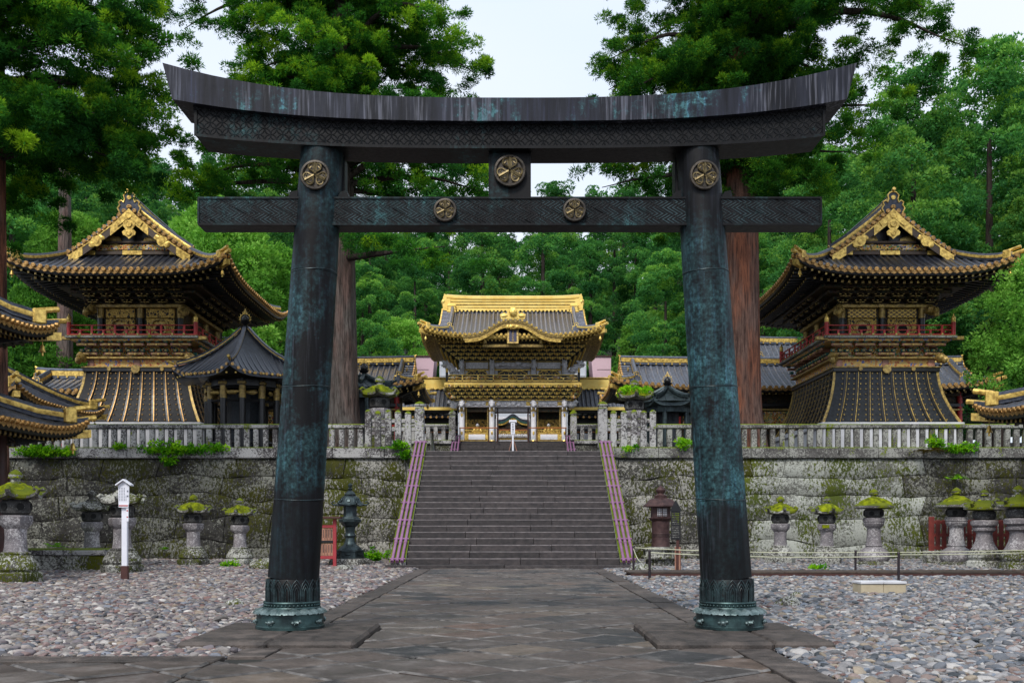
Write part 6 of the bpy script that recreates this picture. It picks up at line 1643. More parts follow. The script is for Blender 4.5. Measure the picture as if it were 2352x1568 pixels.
    return t_
G1 = 'stone lanterns standing along the left wall'; G2 = 'stone lanterns standing along the right wall'
def lan(px, pyb, pyt, kind, lab, grp, **k):
    Y = gY(pyb-3); X = (px-1178)/FPX*Y; stone_lantern(kind, lab, X, Y+.3, (pyb-pyt)/FPX*Y, grp, **k)
lan(20, 1344, 1082, 'curl', 'largest stone lantern, cut by the left edge of the view, mossy cap', G1, seed=2, moss=.8, rz=.2)
lan(201, 1310, 1130, 'curl', 'grey stone lantern with brown mossless cap left of the white signpost', G1, moss=0, seed=3, cap='stone_base')
lan(270, 1322, 1106, 'curl', 'grey stone lantern directly behind the white signpost', G1, moss=0, seed=4, rz=.15, cap='stone_base')
lan(437, 1304, 1139, 'curl', 'stone lantern with bright moss cap, third from the left bronze column side', G1, seed=5, rz=.1)
lan(545, 1303, 1147, 'curl', 'stone lantern with bright moss cap nearest the left bronze column', G1, seed=6)
lan(1798, 1299, 1143, 'curl', 'moss-capped stone lantern nearest the right bronze column', G2, seed=7)
lan(1906, 1301, 1143, 'curl', 'moss-capped stone lantern with yellow patch, between two pale ones', G2, seed=8, rz=.1, yellow=True)
lan(2015, 1303, 1130, 'round', 'stone lantern with smooth round mossy cap above the white-topped block', G2, seed=9, moss=1.05)
lan(2207, 1304, 1127, 'round', 'mossy round-capped lantern in front of the red fence end', G2, seed=10, moss=.9)
lan(2272, 1309, 1128, 'bell', 'dark-capped lantern with bell shaft before the middle of the red fence', G2, seed=11, moss=.6)
lan(2352, 1314, 1118, 'bell', 'bell-shafted stone lantern cut by the right edge of the view', G2, seed=12, moss=0)
for px, pt_, lab, ms in ((872, 865, 'tall stone lantern with mossy curled cap rising behind the left stair fence', .9), (1457, 874, 'tall stone lantern overgrown with bright moss and ferns behind the right stair fence', 1.05)):
    Y = 39.0; X = (px-1178)/FPX*Y; h = EYE+(1206-pt_)/FPX*Y-TZ; stone_lantern('curl', lab, X, Y, h, 'tall lanterns on the terrace', moss=ms, z0=TZ, seed=int(px))

# bronze lantern and iron lantern
def bronze_lantern(X, Y):
    t_ = thing('bronze_lantern', 'dark green bronze lantern with six-lobed crested cap left of the stairs', 'lantern', (X, Y, 0))
    B = M['lamp_bronze']
    def L_(prof, name, n=24, off=0, par_=t_, m=B, sm=40): return MB().lathe(prof, n, off=off).build(name, m, par_, smooth=sm)
    q = MB(); q.lathe([(.6, 0), (.72, .04), (.72, .14), (.66, .24), (.55, .26)], 6, off=0); q.build('stone_base', M['stone_base'], t_, smooth=30)
    b_ = L_([(.5, .26), (.5, .30), (.46, .31), (.46, .48), (.5, .49), (.5, .53), (.4, .55)], 'hex_base', 6, 0, sm=20)
    for i in range(6):
        a = PI/6+i*PI/3; d = Vector((math.cos(a), math.sin(a), 0)); q = MB()
        for e in (-.06, 0, .06): q.blob(d*.41+Vector((-d.y, d.x, 0))*e+Vector((0, 0, .395)), (.035, .035, .03), i, .6, 7, 5)
        q.build('beast_relief', B, b_, smooth=60)
    L_([(.4, .54), (.38, .58), (.3, .66), (.24, .69), (.2, .75), (.16, .85), (.15, .95)], 'lotus_foot'); L_([(.15, .93), (.18, .97), (.19, 1.01), (.17, 1.05), (.15, 1.1), (.17, 1.25), (.19, 1.3)], 'shaft')
    L_([(.19, 1.3), (.25, 1.33), (.3, 1.42), (.37, 1.46), (.38, 1.54), (.33, 1.56), (.27, 1.63)], 'platform', 6, 0, sm=20)
    fb = L_([(.23, 1.62), (.22, 1.66), (.22, 1.98), (.24, 2.0)], 'firebox', 6, 0, sm=20)
    q = MB(); N = 48; rows = []
    for (r_, z) in ((.24, 1.98), (.44, 1.99), (.46, 2.02), (.34, 2.1), (.27, 2.25), (.16, 2.33), (.13, 2.34)):
        rows.append([(r_*(1+.05*math.cos(6*t_2))*math.cos(t_2), r_*(1+.05*math.cos(6*t_2))*math.sin(t_2), z+.02*math.cos(6*t_2)*(r_ > .3)) for t_2 in [2*PI*i/N for i in range(N+1)]])
    q.grid(rows); cp = q.build('cap', B, t_, smooth=50)
    for i in range(6):
        a = i*PI/3; d = Vector((math.cos(a), math.sin(a), 0)); q = MB(); b0 = d*.42+Vector((0, 0, 2.02)); q.tube([b0, b0+d*.14, b0+d*.2+Vector((0, 0, .06)), b0+d*.14+Vector((0, 0, .12)), b0+d*.08+Vector((0, 0, .08))], [.035, .03, .026, .022, .016], 7); q.build('scroll_corner', B, cp, smooth=60)
        q = MB(); q.tube([d*.16+Vector((0, 0, 2.34)), d*.29+Vector((0, 0, 2.24)), d*.36+Vector((0, 0, 2.1)), d*.47+Vector((0, 0, 2.03))], .014, 5); q.build('cap_rib', B, cp)
        a2 = a+PI/6; d2 = Vector((math.cos(a2), math.sin(a2), 0)); q = MB(); q.cyl(d2*.29+Vector((0, 0, 2.165)), d2*.315+Vector((0, 0, 2.175)), .065, n=16); q.tube([d2*.32+Vector((0, 0, 2.175))+Vector((-d2.y, d2.x, 0))*.06*math.cos(t_3)+Vector((0, 0, .06*math.sin(t_3))) for t_3 in np.linspace(0, 2*PI, 13)], .008, 4, caps=False); q.build('cap_crest', B, cp, smooth=50)
    L_([(.18, 2.33), (.19, 2.37), (.15, 2.42), (.08, 2.48), (.05, 2.5), (.07, 2.52), (.085, 2.56), (.04, 2.59), (.07, 2.63), (.075, 2.68), (.04, 2.72), (.01, 2.75)], 'finial', 18)
    t_.scale = (.92, .92, .93)
Yb = gY(1301); bronze_lantern((798-1178)/FPX*Yb, Yb+.5)
def iron_lantern(X, Y):
    t_ = thing('iron_lantern', 'rust-brown iron lantern with bell cap on a carved stone pedestal right of the stairs', 'lantern', (X, Y, 0))
    def L_(prof, name, m, n=24, off=0, sm=40, par_=t_): return MB().lathe(prof, n, off=off).build(name, M[m], par_, smooth=sm)
    L_([(.52, 0), (.52, .3), (.47, .31)], 'pedestal', 'stone_base', 6, PI/6, 20); L_([(.66, .3), (.68, .34), (.68, .38), (.6, .42), (.6, .6), (.66, .62), (.66, .66), (.4, .72)], 'pedestal_top', 'stone_base', 6, PI/6, 20)
    L_([(.31, .7), (.3, .74), (.29, .95), (.28, 1.1), (.29, 1.45), (.3, 1.62)], 'shaft', 'lamp_iron')
    for z in (1.1, 1.14, 1.18): q = MB(); q.tube([(.295*math.cos(a), .295*math.sin(a), z) for a in np.linspace(0, 2*PI, 25)], .012, 5, caps=False); q.build('shaft_ring', M['lamp_iron'], t_)
    L_([(.3, 1.62), (.4, 1.7), (.42, 1.73), (.4, 1.75)], 'platform', 'lamp_iron', 6, PI/6, 20)
    fb = L_([(.34, 1.75), (.34, 2.12)], 'firebox', 'lamp_iron', 6, PI/6+PI/6*0, 20)
    q = MB(); q.box((0, -.345*math.cos(PI/6)-.02, 1.93), (.3, .02, .26)); q.build('window_opening', M['plaster'], fb)
    for i in range(5): q = MB(); q.box((-.12+i*.06, -.345*math.cos(PI/6)-.036, 1.93), (.012, .012, .26)); q.build('window_bar', M['lamp_iron'], fb)
    for i in range(4): q = MB(); q.box((0, -.345*math.cos(PI/6)-.038, 1.83+i*.065), (.3, .01, .012)); q.build('window_bar', M['lamp_iron'], fb)
    L_([(.36, 2.1), (.6, 2.13), (.6, 2.17), (.52, 2.25), (.4, 2.38), (.22, 2.44)], 'cap', 'lamp_iron', 6, PI/6, 20)
    L_([(.2, 2.42), (.21, 2.52), (.12, 2.56), (.1, 2.6), (.15, 2.66), (.16, 2.72), (.1, 2.8), (.02, 2.88)], 'finial', 'lamp_iron', 20)
    t_.scale = (.93, .93, .85)
Yi = gY(1303); iron_lantern((1522-1178)/FPX*Yi, Yi+.4)

# ------------------------------------------------------------------ signs, posts, ropes, walkway, blocks
Y = gY(1335); s_ = thing('signpost', 'white wooden signpost with little gabled notice head standing on the gravel', 'signpost', ((287-1178)/FPX*Y, Y, 0), .12)
H_ = 235/FPX*Y
q = MB(); q.cbox((0, 0, .35/2), (.15, .15, .35), .01); q.build('brown_foot', M['brown_post'], s_)
q = MB(); q.cbox((0, 0, (.35+H_-.55)/2), (.12, .12, H_-.55-.35), .008); q.build('post', M['sign_white'], s_)
q = MB(); q.prism([(-.11, H_-.56), (.11, H_-.56), (.115, H_-.15), (0, H_-.05), (-.115, H_-.15)], -.11, -.07); bd_ = q.build('notice_board', M['sign_white'], s_)
for e in (-1, 1):
    q = MB(); q.prism([(0, H_), (e*.165, H_-.12), (e*.165, H_-.15), (0, H_-.035)], -.18, .1); q.build('gable_board', M['sign_white'], s_)
for z_ in (.27, .38):
    q = MB(); q.box((.085, -.1125, H_-z_), (.03, .004, .035)); q.build('large_print', M['tile_grey'], bd_)
for i in range(5):
    for j in range(9): 
        if i == 4 and j < 5: continue
        q = MB(); q.box((-.085+i*.034, -.1125, H_-.2-j*.034), (.012, .004, .02)); q.build('small_print', M['tile_grey'], bd_)
q = MB(); q.cbox((0, -.11, H_-.59), (.21, .02, .08), .004); q.build('notice_strip', M['sign_white'], s_)
for i in range(8): q = MB(); q.box((-.085+i*.024, -.1215, H_-.59), (.019, .004, .03)); q.build('red_print', M['ink_red'], s_)
q = MB(); q.cbox((.075, -.09, H_-.78), (.05, .02, .32), .004); q.build('side_strip', M['sign_white'], s_)
for z_ in (.7, .84): q = MB(); q.box((.075, -.1015, H_-z_), (.028, .004, .03)); q.build('red_print', M['ink_red'], s_)
# red notice board behind the left column
Y = gY(1303); x1 = (769-1178)/FPX*Y; nb = thing('notice_board', 'red framed board of wooden name slips half hidden by the left bronze column', 'notice board', (x1-.5, Y, 0))
for x in (-.5, .5): q = MB(); q.cbox((x, 0, .72), (.1, .1, 1.44), .01); q.build('post', M['red_pink'], nb)
for z in (1.22, .3, .02): q = MB(); q.cbox((0, 0, z), (1.1, .08, .09), .01); q.build('cross_bar', M['red_pink'], nb)
q = MB(); q.cbox((0, -.03, .77), (.92, .06, .07), .01); q.build('cross_bar', M['lacquer'], nb)
q = MB(); q.cbox((0, -.02, 1.48), (1.4, .4, .06), .01); q.build('little_roof', M['brown_post'], nb)
for i in range(11):
    for z in (.98, .54):
        q = MB(); q.cbox((-.41+i*.082, -.01, z), (.076, .03, .37), .004); q.build('name_slip', M['salmon'], nb)
        q = MB(); q.box((-.41+i*.082, -.028, z+.03), (.02, .004, .24)); q.build('ink_line', M['ink'], nb)
# brown explanatory sign by the iron lantern
Y = gY(1316); sg2 = thing('information_sign', 'narrow dark brown information sign beside the iron lantern', 'sign', ((1557-1178)/FPX*Y, Y, 0), -.5)
q = MB(); q.cbox((0, 0, .7), (.07, .07, 1.4), .005); q.build('post', M['brown_post'], sg2)
for e in (-1, 1): q = MB(); q.cbox((e*.055, 0, .33), (.035, .09, .72), .005); q.build('stake', M['salmon'], sg2)
q = MB(); q.cbox((-.04, -.05, 1.25), (.26, .03, .74), .005); q.prism([(-.2, 1.62), (.12, 1.62), (-.04, 1.9)], -.08, .0); q.build('panel', M['lacquer'], sg2)
for j in range(14): q = MB(); q.box((-.04, -.068, 1.56-j*.045-(.03 if j > 6 else 0)), (.2, .004, .016)); q.build('text_line', M['fence_light'], sg2)
# rope barrier
rp = []
for px, pb, pt_ in ((1455, 1318, 1256), (1492, 1335, 1265), (1965, 1320, 1265), (2064, 1337, 1270)):
    Y = gY(pb); h = (pb-pt_)/FPX*Y; rp.append(((px-1178)/FPX*Y, Y, h))
rp.append((13.9, 24.6, .72))
names = ['iron post of the rope line nearest the stairs', 'iron post of the rope line in front of the iron lantern', 'iron post of the rope line before the round-capped lantern', 'iron post of the rope line just behind the white-topped block', 'iron rope post beyond the right edge']
for (x, y, h), nm in zip(rp[:4], names): q = MB(); q.cyl((0, 0, 0), (0, 0, h), .03, n=8); q.cyl((0, 0, h), (0, 0, h+.03), .04, .03, n=8); tag(q.build('rope_post', M['iron_post'], None, smooth=40), 'thin dark '+nm, 'post', 'iron posts of the rope line').location = (x, y, 0)
def rope(a, b_, sag, nm):
    q = MB(); a = Vector(a); b_ = Vector(b_); q.tube([a.lerp(b_, t_)-Vector((0, 0, sag*4*t_*(1-t_))) for t_ in np.linspace(0, 1, 15)], .012, 5); tag(q.build('rope', M['rope'], None, smooth=60), nm, 'rope', 'ropes of the barrier')
a0, a1, a2, a3, a4 = [Vector((x, y, h-.03)) for x, y, h in rp]
rope(a0, a1+Vector((0, 0, .0)), .28, 'short slack pale rope hanging between the two posts nearest the stairs')
rope(a0+Vector((0, 0, .02)), a2, .05, 'upper long pale rope passing behind the right bronze column')
rope(a1, a3-Vector((0, 0, .03)), .06, 'lower long pale rope passing behind the right bronze column')
rope(a2, a4, .03, 'upper pale rope running off the right side'); rope(a3, a4-Vector((0, 0, .05)), .03, 'lower pale rope running off the right side')
# wooden walkway
wk = thing('walkway', 'low dark wooden plank walkway crossing the gravel on the right', 'walkway', (0, 24.3, 0))
x = 2.75
while x < 17:
    L_ = rnd.uniform(1.6, 2.2)
    for k in range(4):
        q = MB(); q.cbox((x+L_/2, -.42+k*.26, .13+rnd.uniform(-.004, .004)), (L_-.01, .245, .045), .006); q.build('plank', M['wood_walk'], wk)
    x += L_
for y in (-.5, .42): q = MB(); q.cbox((9.9, y, .05), (14.2, .07, .12), .01); q.build('joist', M['brown_post'], wk)
# white capped block
Y = gY(1366); bl = thing('block', 'beige block with a white two-piece top lying on the gravel', 'block', ((2026-1178)/FPX*Y, Y+.15, 0), .03)
for e in (-1, 1):
    q = MB(); q.cbox((e*.205, 0, .1), (.405, .42, .2), .01); q.build('stone', M['beige'], bl); q = MB(); q.cbox((e*.21, 0, .225), (.415, .46, .045), .008); q.build('top_slab', M['plaster'], bl)
# low wall at the left
lw = tag(bpy.data.objects.new('low_wall', None), 'low grey stone ledge behind the leftmost lantern', 'wall'); C.objects.link(lw)
for k, (x0, x1) in enumerate(((-14.8, -13.2), (-13.2, -11.8), (-11.8, -10.9))):
    q = MB(); q.cbox(((x0+x1)/2, 27.6, .2), (x1-x0-.01, 1.6, .5), .02); q.build('stone', M['stone_base'], lw); q = MB(); q.cbox(((x0+x1)/2, 27.6, .53), (x1-x0-.01, 1.7, .16), .02); q.build('stone', M['fence_stone'], lw)
# red fence at the right
rf = thing('red_fence', 'red wooden fence behind the lanterns at the right edge', 'fence', (15.3, 31.6, 0))
q = MB(); q.cbox((0, 0, .2), (4.6, .4, .5), .03); q.build('stone_sill', M['stone_base'], rf)
for z in (.55, .95, 1.35): q = MB(); q.cbox((0, 0, z), (4.2, .1, .1), .01); q.build('rail', M['red_dull'], rf)
for i in range(22):
    x = -2.1+i*.2; q = MB(); q.cbox((x, -.02, .95), (.13 if i % 7 else .17, .07, .95 if i % 7 else 1.15), .01); q.build('picket', M['red_dull'], rf)
# water drain rocks and larger stones in the gravel
for px, py, r_, lab in ((1810, 1388, .16, 'big flat mossy stone half sunk in the right gravel'), (538, 1388, .13, 'rounded dark stone in the left gravel near the bronze column'), (1473, 1310, .26, 'wide flat stone near the rope post by the stairs'), (792, 1306, .2, 'flat stone lying before the bronze lantern'), (612, 1303, .35, 'low dark stone slab beside the left bronze column'), (1835, 1365, .1, 'grey cobble behind the big flat stone at right')):
    Y = gY(py+6); q = MB(); q.blob((0, 0, 0), (r_*1.3, r_, r_*.7), int(px), .35, 14, 9); o_ = q.build('stone', M['stone_base'], None, smooth=70); o_.location = ((px-1178)/FPX*Y, Y, r_*.25); tag(o_, lab, 'stone')
for px, lab in ((600, 'dark stone block edge right beside the left bronze column'),):
    pass
# ------------------------------------------------------------------ trees, plants, gravel
def leaf_mesh(name, puffs, per, Ln, wd, seed, mat, flat=.35, tint=None, droop=0., out=.55, up=.35):
    """puffs: (n,5) x y z r tint; each puff is a tuft of needle sprays / leaves pointing outwards"""
    g = np.random.default_rng(seed); P = np.asarray(puffs, float); n = len(P); N = n*per
    d = g.normal(size=(N, 3)); d[:, 2] += up; d /= np.linalg.norm(d, axis=1)[:, None]
    c = np.repeat(P[:, :3], per, 0); r = np.repeat(P[:, 3], per); t = np.repeat(P[:, 4], per)
    rad = r*(out+(1-out)*g.random(N)**.6); sq = np.array([1, 1, .8])
    base = c+d*rad[:, None]*sq
    dd = d+g.normal(size=(N, 3))*flat; dd[:, 2] -= droop; dd /= np.linalg.norm(dd, axis=1)[:, None]
    L_ = Ln*(.7+.6*g.random(N)); w = wd*(.7+.6*g.random(N))
    s_ = np.cross(dd, g.normal(size=(N, 3))); s_ /= np.linalg.norm(s_, axis=1)[:, None]+1e-9
    v = np.empty((N, 3, 3)); v[:, 0] = base-s_*w[:, None]*.5; v[:, 1] = base+s_*w[:, None]*.5; v[:, 2] = base+dd*L_[:, None]
    ti = np.clip(t+g.normal(size=N)*.12+(d[:, 2])*.2-.04, 0, 1)  # random tint, plus light from above painted in: tuft tops lighter
    me = bpy.data.meshes.new(name); me.vertices.add(N*3); me.vertices.foreach_set('co', v.reshape(-1).astype(np.float32))
    me.loops.add(N*3); me.loops.foreach_set('vertex_index', np.arange(N*3, dtype=np.int32)); me.polygons.add(N)
    me.polygons.foreach_set('loop_start', np.arange(0, N*3, 3, dtype=np.int32)); me.polygons.foreach_set('loop_total', np.full(N, 3, dtype=np.int32))
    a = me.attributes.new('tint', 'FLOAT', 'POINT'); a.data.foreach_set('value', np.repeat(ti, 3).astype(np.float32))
    me.materials.append(mat); me.update(calc_edges=True); return me
def mkobj(name, me, parent=None, kind=None):
    o = bpy.data.objects.new(name, me); C.objects.link(o); par(o, parent)
    if kind: o['kind'] = kind
    return o

def big_cedar(label, X, Y, r0, bark_m, zb, ztop, branches, seed, tintb=.4, trunk_r=None, lean=(0, 0), seedper=85, crown_r=.5):
    "branches: (z, azimuth, length, rise, density) hand placed limbs; tufts follow them"
    t_ = thing('cedar_tree', label, 'tree', (X, Y, zb)); r_ = random.Random(seed)
    q = MB(); pts = []; N = 26; rows = []
    for k in range(15):
        z = (ztop-zb)*k/14; rr_ = r0*(1+.45*math.exp(-z/1.1))*(1-.55*(z/(ztop-zb)))
        rows.append([((rr_*(1+.06*math.sin(7*a+z*.15)+.035*math.sin(13*a+seed)))*math.cos(a)+lean[0]*z, (rr_*(1+.06*math.sin(7*a)))*math.sin(a)+lean[1]*z, z) for a in [2*PI*(i % N)/N for i in range(N+1)]])
    q.grid(rows); q.build('trunk', bark_m, t_, smooth=80)
    puffs = []
    for (z, az, L_, rise, dens) in branches:
        z -= zb; p0 = Vector((lean[0]*z, lean[1]*z, z)); d = Vector((math.cos(az), math.sin(az), 0)); pts = []
        n = 9
        for k in range(n+1):
            u = k/n; pts.append(p0+d*L_*u+Vector((r_.uniform(-.1, .1)*L_*.2*u, r_.uniform(-.1, .1)*L_*.2*u, rise*L_*(math.sin(u*PI*.9)*.5)-.1*L_*u*u)))
        q = MB(); q.tube(pts, [max(.015, .16*(L_/6)*(1-k/n)**.8) for k in range(n+1)], 6); q.build('limb', M['bark_dark'], t_, smooth=60)
        for k in range(2, n+1):
            cnt = int(dens*(.45+.78*(k/n))+r_.random()); spread = .32+.95*math.sin(min(1, k/n*1.1)*PI*.75)*min(1, L_/4)
            for _ in range(cnt):
                sd_ = Vector((-d.y, d.x, 0))*r_.gauss(0, spread); p = pts[k]+sd_+d*r_.gauss(0, L_/n*.7)+Vector((0, 0, r_.gauss(.15, .38)*min(1, L_/4)-abs(sd_.length)*.15))
                pr = crown_r*r_.uniform(.55, 1.1)
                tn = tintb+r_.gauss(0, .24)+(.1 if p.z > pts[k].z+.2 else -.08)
                for _k in range(6):
                    aa = r_.uniform(0, 2*PI); rr_ = pr*r_.uniform(.15, 1.0); puffs.append((p.x+rr_*math.cos(aa), p.y+rr_*math.sin(aa), p.z+pr*r_.uniform(-.3, .5)-rr_*.25, pr*r_.uniform(.38, .62), tn+r_.gauss(0, .08)))
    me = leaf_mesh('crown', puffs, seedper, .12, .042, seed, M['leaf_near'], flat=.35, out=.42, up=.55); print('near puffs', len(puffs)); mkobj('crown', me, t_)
    return t_
def limbs(r_, z0, z1, n, L0, L1, az0=0, az1=2*PI, rise=.25, dens=2.2):
    return [(z0+(z1-z0)*(i+r_.random()*.8)/n, r_.uniform(az0, az1), r_.uniform(L0, L1), rise*r_.uniform(.3, 1.4), dens*r_.uniform(.8, 1.2)) for i in range(n)]
Y3 = 39.0
r_ = random.Random(4)
def zpx(py, Y): return EYE+(1206-py)/FPX*Y
# left-centre cedar: bark grey, limbs spread mostly sideways so the outline matches
br = limbs(r_, zpx(440, Y3), zpx(330, Y3), 8, 3.5, 6.2, rise=.3, dens=2.6)
br += limbs(r_, zpx(250, Y3), zpx(-60, Y3), 22, 3.0, 6.6, rise=.5, dens=2.5)
br += limbs(r_, zpx(-60, Y3), 27, 18, 3.0, 5.5, rise=.5, dens=2.0)
br += [(zpx(430, Y3), PI*1.03, 6.0, .1, 3.5), (zpx(420, Y3), PI*1.1, 5.4, .2, 3.2), (zpx(430, Y3), -.15, 5.5, .15, 3.2), (zpx(390, Y3), -.5, 5.2, .2, 3), (zpx(150, Y3), .05, 6.0, .35, 3), (zpx(60, Y3), PI, 6.8, .4, 3.2), (zpx(180, Y3), PI*1.05, 6.2, .35, 3)]
br += [(zpx(30, Y3), PI*.97, 6.4, .3, 3.0), (zpx(5, Y3), PI*1.06, 6.6, .2, 3.0), (zpx(215, Y3), PI*1.02, 5.0, .15, 2.6)]
br += [(zpx(505, 34), -.75, 5.8, -.05, 2.6)]
br = [(z, a, (min(L_, 3.6) if zpx(225, Y3) < z < zpx(30, Y3) and math.cos(a) < -.4 else min(L_, 5.3) if z > zpx(300, Y3) and math.cos(a) > .3 else L_), ri, de) for z, a, L_, ri, de in br]
br += limbs(r_, zpx(430, Y3), 24, 34, .7, 2.2, rise=.2, dens=1.6)
big_cedar('huge cedar with grey trunk behind the left bronze column, boughs over the gate', (783-1178)/FPX*Y3, Y3, .64, M['bark_grey'], TZ, 27.5, br, 5, .42)
r_ = random.Random(9)
br = limbs(r_, zpx(470, Y3), zpx(300, Y3), 10, 3.0, 5.5, rise=.25, dens=2.6)
br += limbs(r_, zpx(250, Y3), zpx(-60, Y3), 24, 3.2, 6.6, rise=.45, dens=2.6)
br += limbs(r_, zpx(-60, Y3), 28, 18, 3.0, 5.5, rise=.5, dens=2.0)
br += [(zpx(110, Y3), -.1, 8.3, .35, 3.6), (zpx(60, Y3), .12, 7.6, .5, 3.4), (zpx(200, Y3), PI*1.02, 6.0, .3, 3.4), (zpx(120, Y3), PI*.98, 6.1, .35, 3.2), (zpx(400, Y3), PI*1.0, 5.4, .05, 2.2), (zpx(230, Y3), -.2, 5.5, -.1, 2.6), (zpx(330, Y3), -.1, 4.4, -.1, 3.2), (zpx(260, Y3), PI*1.1, 5.6, .5, 4)]
br = [(z, a, (min(L_, 5.2) if z > zpx(300, Y3) and math.cos(a) < -.3 else L_), ri, de) for z, a, L_, ri, de in br]
br += limbs(r_, zpx(470, Y3), 24, 40, .8, 2.4, rise=.2, dens=1.8)
big_cedar('huge cedar with red-brown trunk behind the right bronze column', (1700-1178)/FPX*Y3, Y3, .78, M['bark_red'], TZ, 28.5, br, 8, .38, lean=(.004, 0))
# leftmost cedar, nearer, boughs hang over the top left corner
Y1 = 31.0; r_ = random.Random(21)
br = limbs(r_, zpx(430, Y1), zpx(-80, Y1), 26, 3.2, 5.4, rise=.25, dens=2.8)
br += limbs(r_, zpx(-80, Y1), 26, 12, 3, 5, rise=.4, dens=2)
br += [(zpx(z, Y1), a, L_, .15, 3.4) for z, a, L_ in ((60, 0, 5.2), (130, -.2, 5.2), (200, .1, 4.9), (270, -.1, 4.4), (330, 0, 4.6), (370, -.25, 4.4), (20, -.3, 5.3), (300, -.5, 4.6), (160, -.6, 5.0))]
big_cedar('dense dark cedar with reddish trunk at the upper left edge of the view', (-14-1178)/FPX*Y1, Y1, .45, M['bark_red'], 0, 27, br, 33, .36)
# bare lower trunk seen beside the drum tower
q = MB(); N = 20
q.grid([[((.5-.012*z)*(1+.05*math.sin(6*a))*math.cos(a), (.5-.012*z)*(1+.05*math.sin(6*a))*math.sin(a), z) for a in [2*PI*(i % N)/N for i in range(N+1)]] for z in range(0, 22, 3)])
tt = thing('cedar_tree', 'pale bare cedar trunk rising just left of the drum tower balcony', 'tree', ((149-1178)/FPX*51.5-.0, 56, TZ)); tt.location.x = (149-1178)/FPX*56; q.build('trunk', M['bark_grey'], tt, smooth=80)

# ---- shared far trees
def far_tree_mesh(seed, H, R_, cone, per=105, npf=250, mat='leaf_far', light=.0, Ln=.2, wd=.14, z_lo=.25):
    r_ = random.Random(seed); puffs = []
    nl = int(npf/6)
    for b_ in range(nl):
        u = (b_+r_.random())/nl; z = H*(z_lo+(1-z_lo)*u); a = r_.uniform(0, 2*PI)
        env = R_*((1-u)**.5*(.62+.38*min(1, u*4))+.04 if not cone else (1-u)**.8*.95+.05); e = env*r_.uniform(.5, 1.0)
        lx, ly, lr = e*math.cos(a), e*math.sin(a), r_.uniform(.7, 1.25)*(R_/4)**.5; lt = .31+light+r_.gauss(0, .19)
        for k in range(6):
            b2 = r_.uniform(0, 2*PI); el = r_.uniform(-.15, 1)**1 ; ce = math.sqrt(max(0, 1-el*el))
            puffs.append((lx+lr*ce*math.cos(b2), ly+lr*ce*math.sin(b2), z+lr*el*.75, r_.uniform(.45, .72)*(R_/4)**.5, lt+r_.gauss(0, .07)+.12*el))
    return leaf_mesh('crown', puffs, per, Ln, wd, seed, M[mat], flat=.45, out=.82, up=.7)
def trunk_mesh(H, r0, seed):
    q = MB(); N = 10; q.grid([[(r0*(1-.7*k/6)*math.cos(2*PI*(i % N)/N), r0*(1-.7*k/6)*math.sin(2*PI*(i % N)/N), H*k/6*.95) for i in range(N+1)] for k in range(7)])
    return q
def far_proto(name, H, R_, seed, cone, **k):
    me = far_tree_mesh(seed, H, R_, cone, **k); tq = trunk_mesh(H, .045*H**.75 if False else .3+.012*H, seed)
    return me, tq
protos = []
for i, (H, R_, cn) in enumerate(((21, 4.0, False), (23, 4.6, False), (19, 3.8, True), (24, 4.4, False), (18, 4.6, False), (20, 3.4, True))):
    me = far_tree_mesh(100+i, H, R_, cn, z_lo=(.3, .22, .15, .42, .3, .12)[i]); tq = trunk_mesh(H, .42, i); tm = tq
    protos.append((me, H, R_))
bright = [far_tree_mesh(140+i, 24, 5.0, False, z_lo=.25, npf=430, light=.1) for i in range(2)]
tmesh = None
def far_tree(i, X, Y, z, sc_, label, grp, name='cedar_tree', rz=None, crown=None):
    global tmesh
    t_ = thing(name, label, 'tree', (X, Y, z), rz if rz is not None else rnd.uniform(0, 6.28), grp, scale=sc_)
    if tmesh is None: o_ = trunk_mesh(20, .42, 0).build('trunk', M['bark_dark'], t_, smooth=80); tmesh = o_.data
    else: mkobj('trunk', tmesh, t_)
    mkobj('crown', crown or protos[i][0], t_); return t_
r_ = random.Random(77)
rows = [(86, 5.0), (92, 5.6), (99, 6.0), (107, 6.6), (116, 7), (126, 7.4), (137, 8.0)]
LM = [(200, 'above the left edge roofs'), (420, 'above the drum tower ridge'), (640, 'right of the drum tower roof'), (800, 'behind the left bronze column'), (930, 'over the left light-green tree'), (1060, 'over the left eave of the gate'), (1180, 'over the left half of the gate ridge'), (1300, 'over the right half of the gate ridge'), (1420, 'over the right eave of the gate'), (1560, 'over the right light-green tree'), (1760, 'behind the right bronze column'), (2050, 'left of the bell tower peak'), (9999, 'right of the bell tower peak')]
RWN = ['lowest row', 'second row up', 'third row up', 'middle row', 'third row from top', 'second row from top', 'top row']; seen = {}
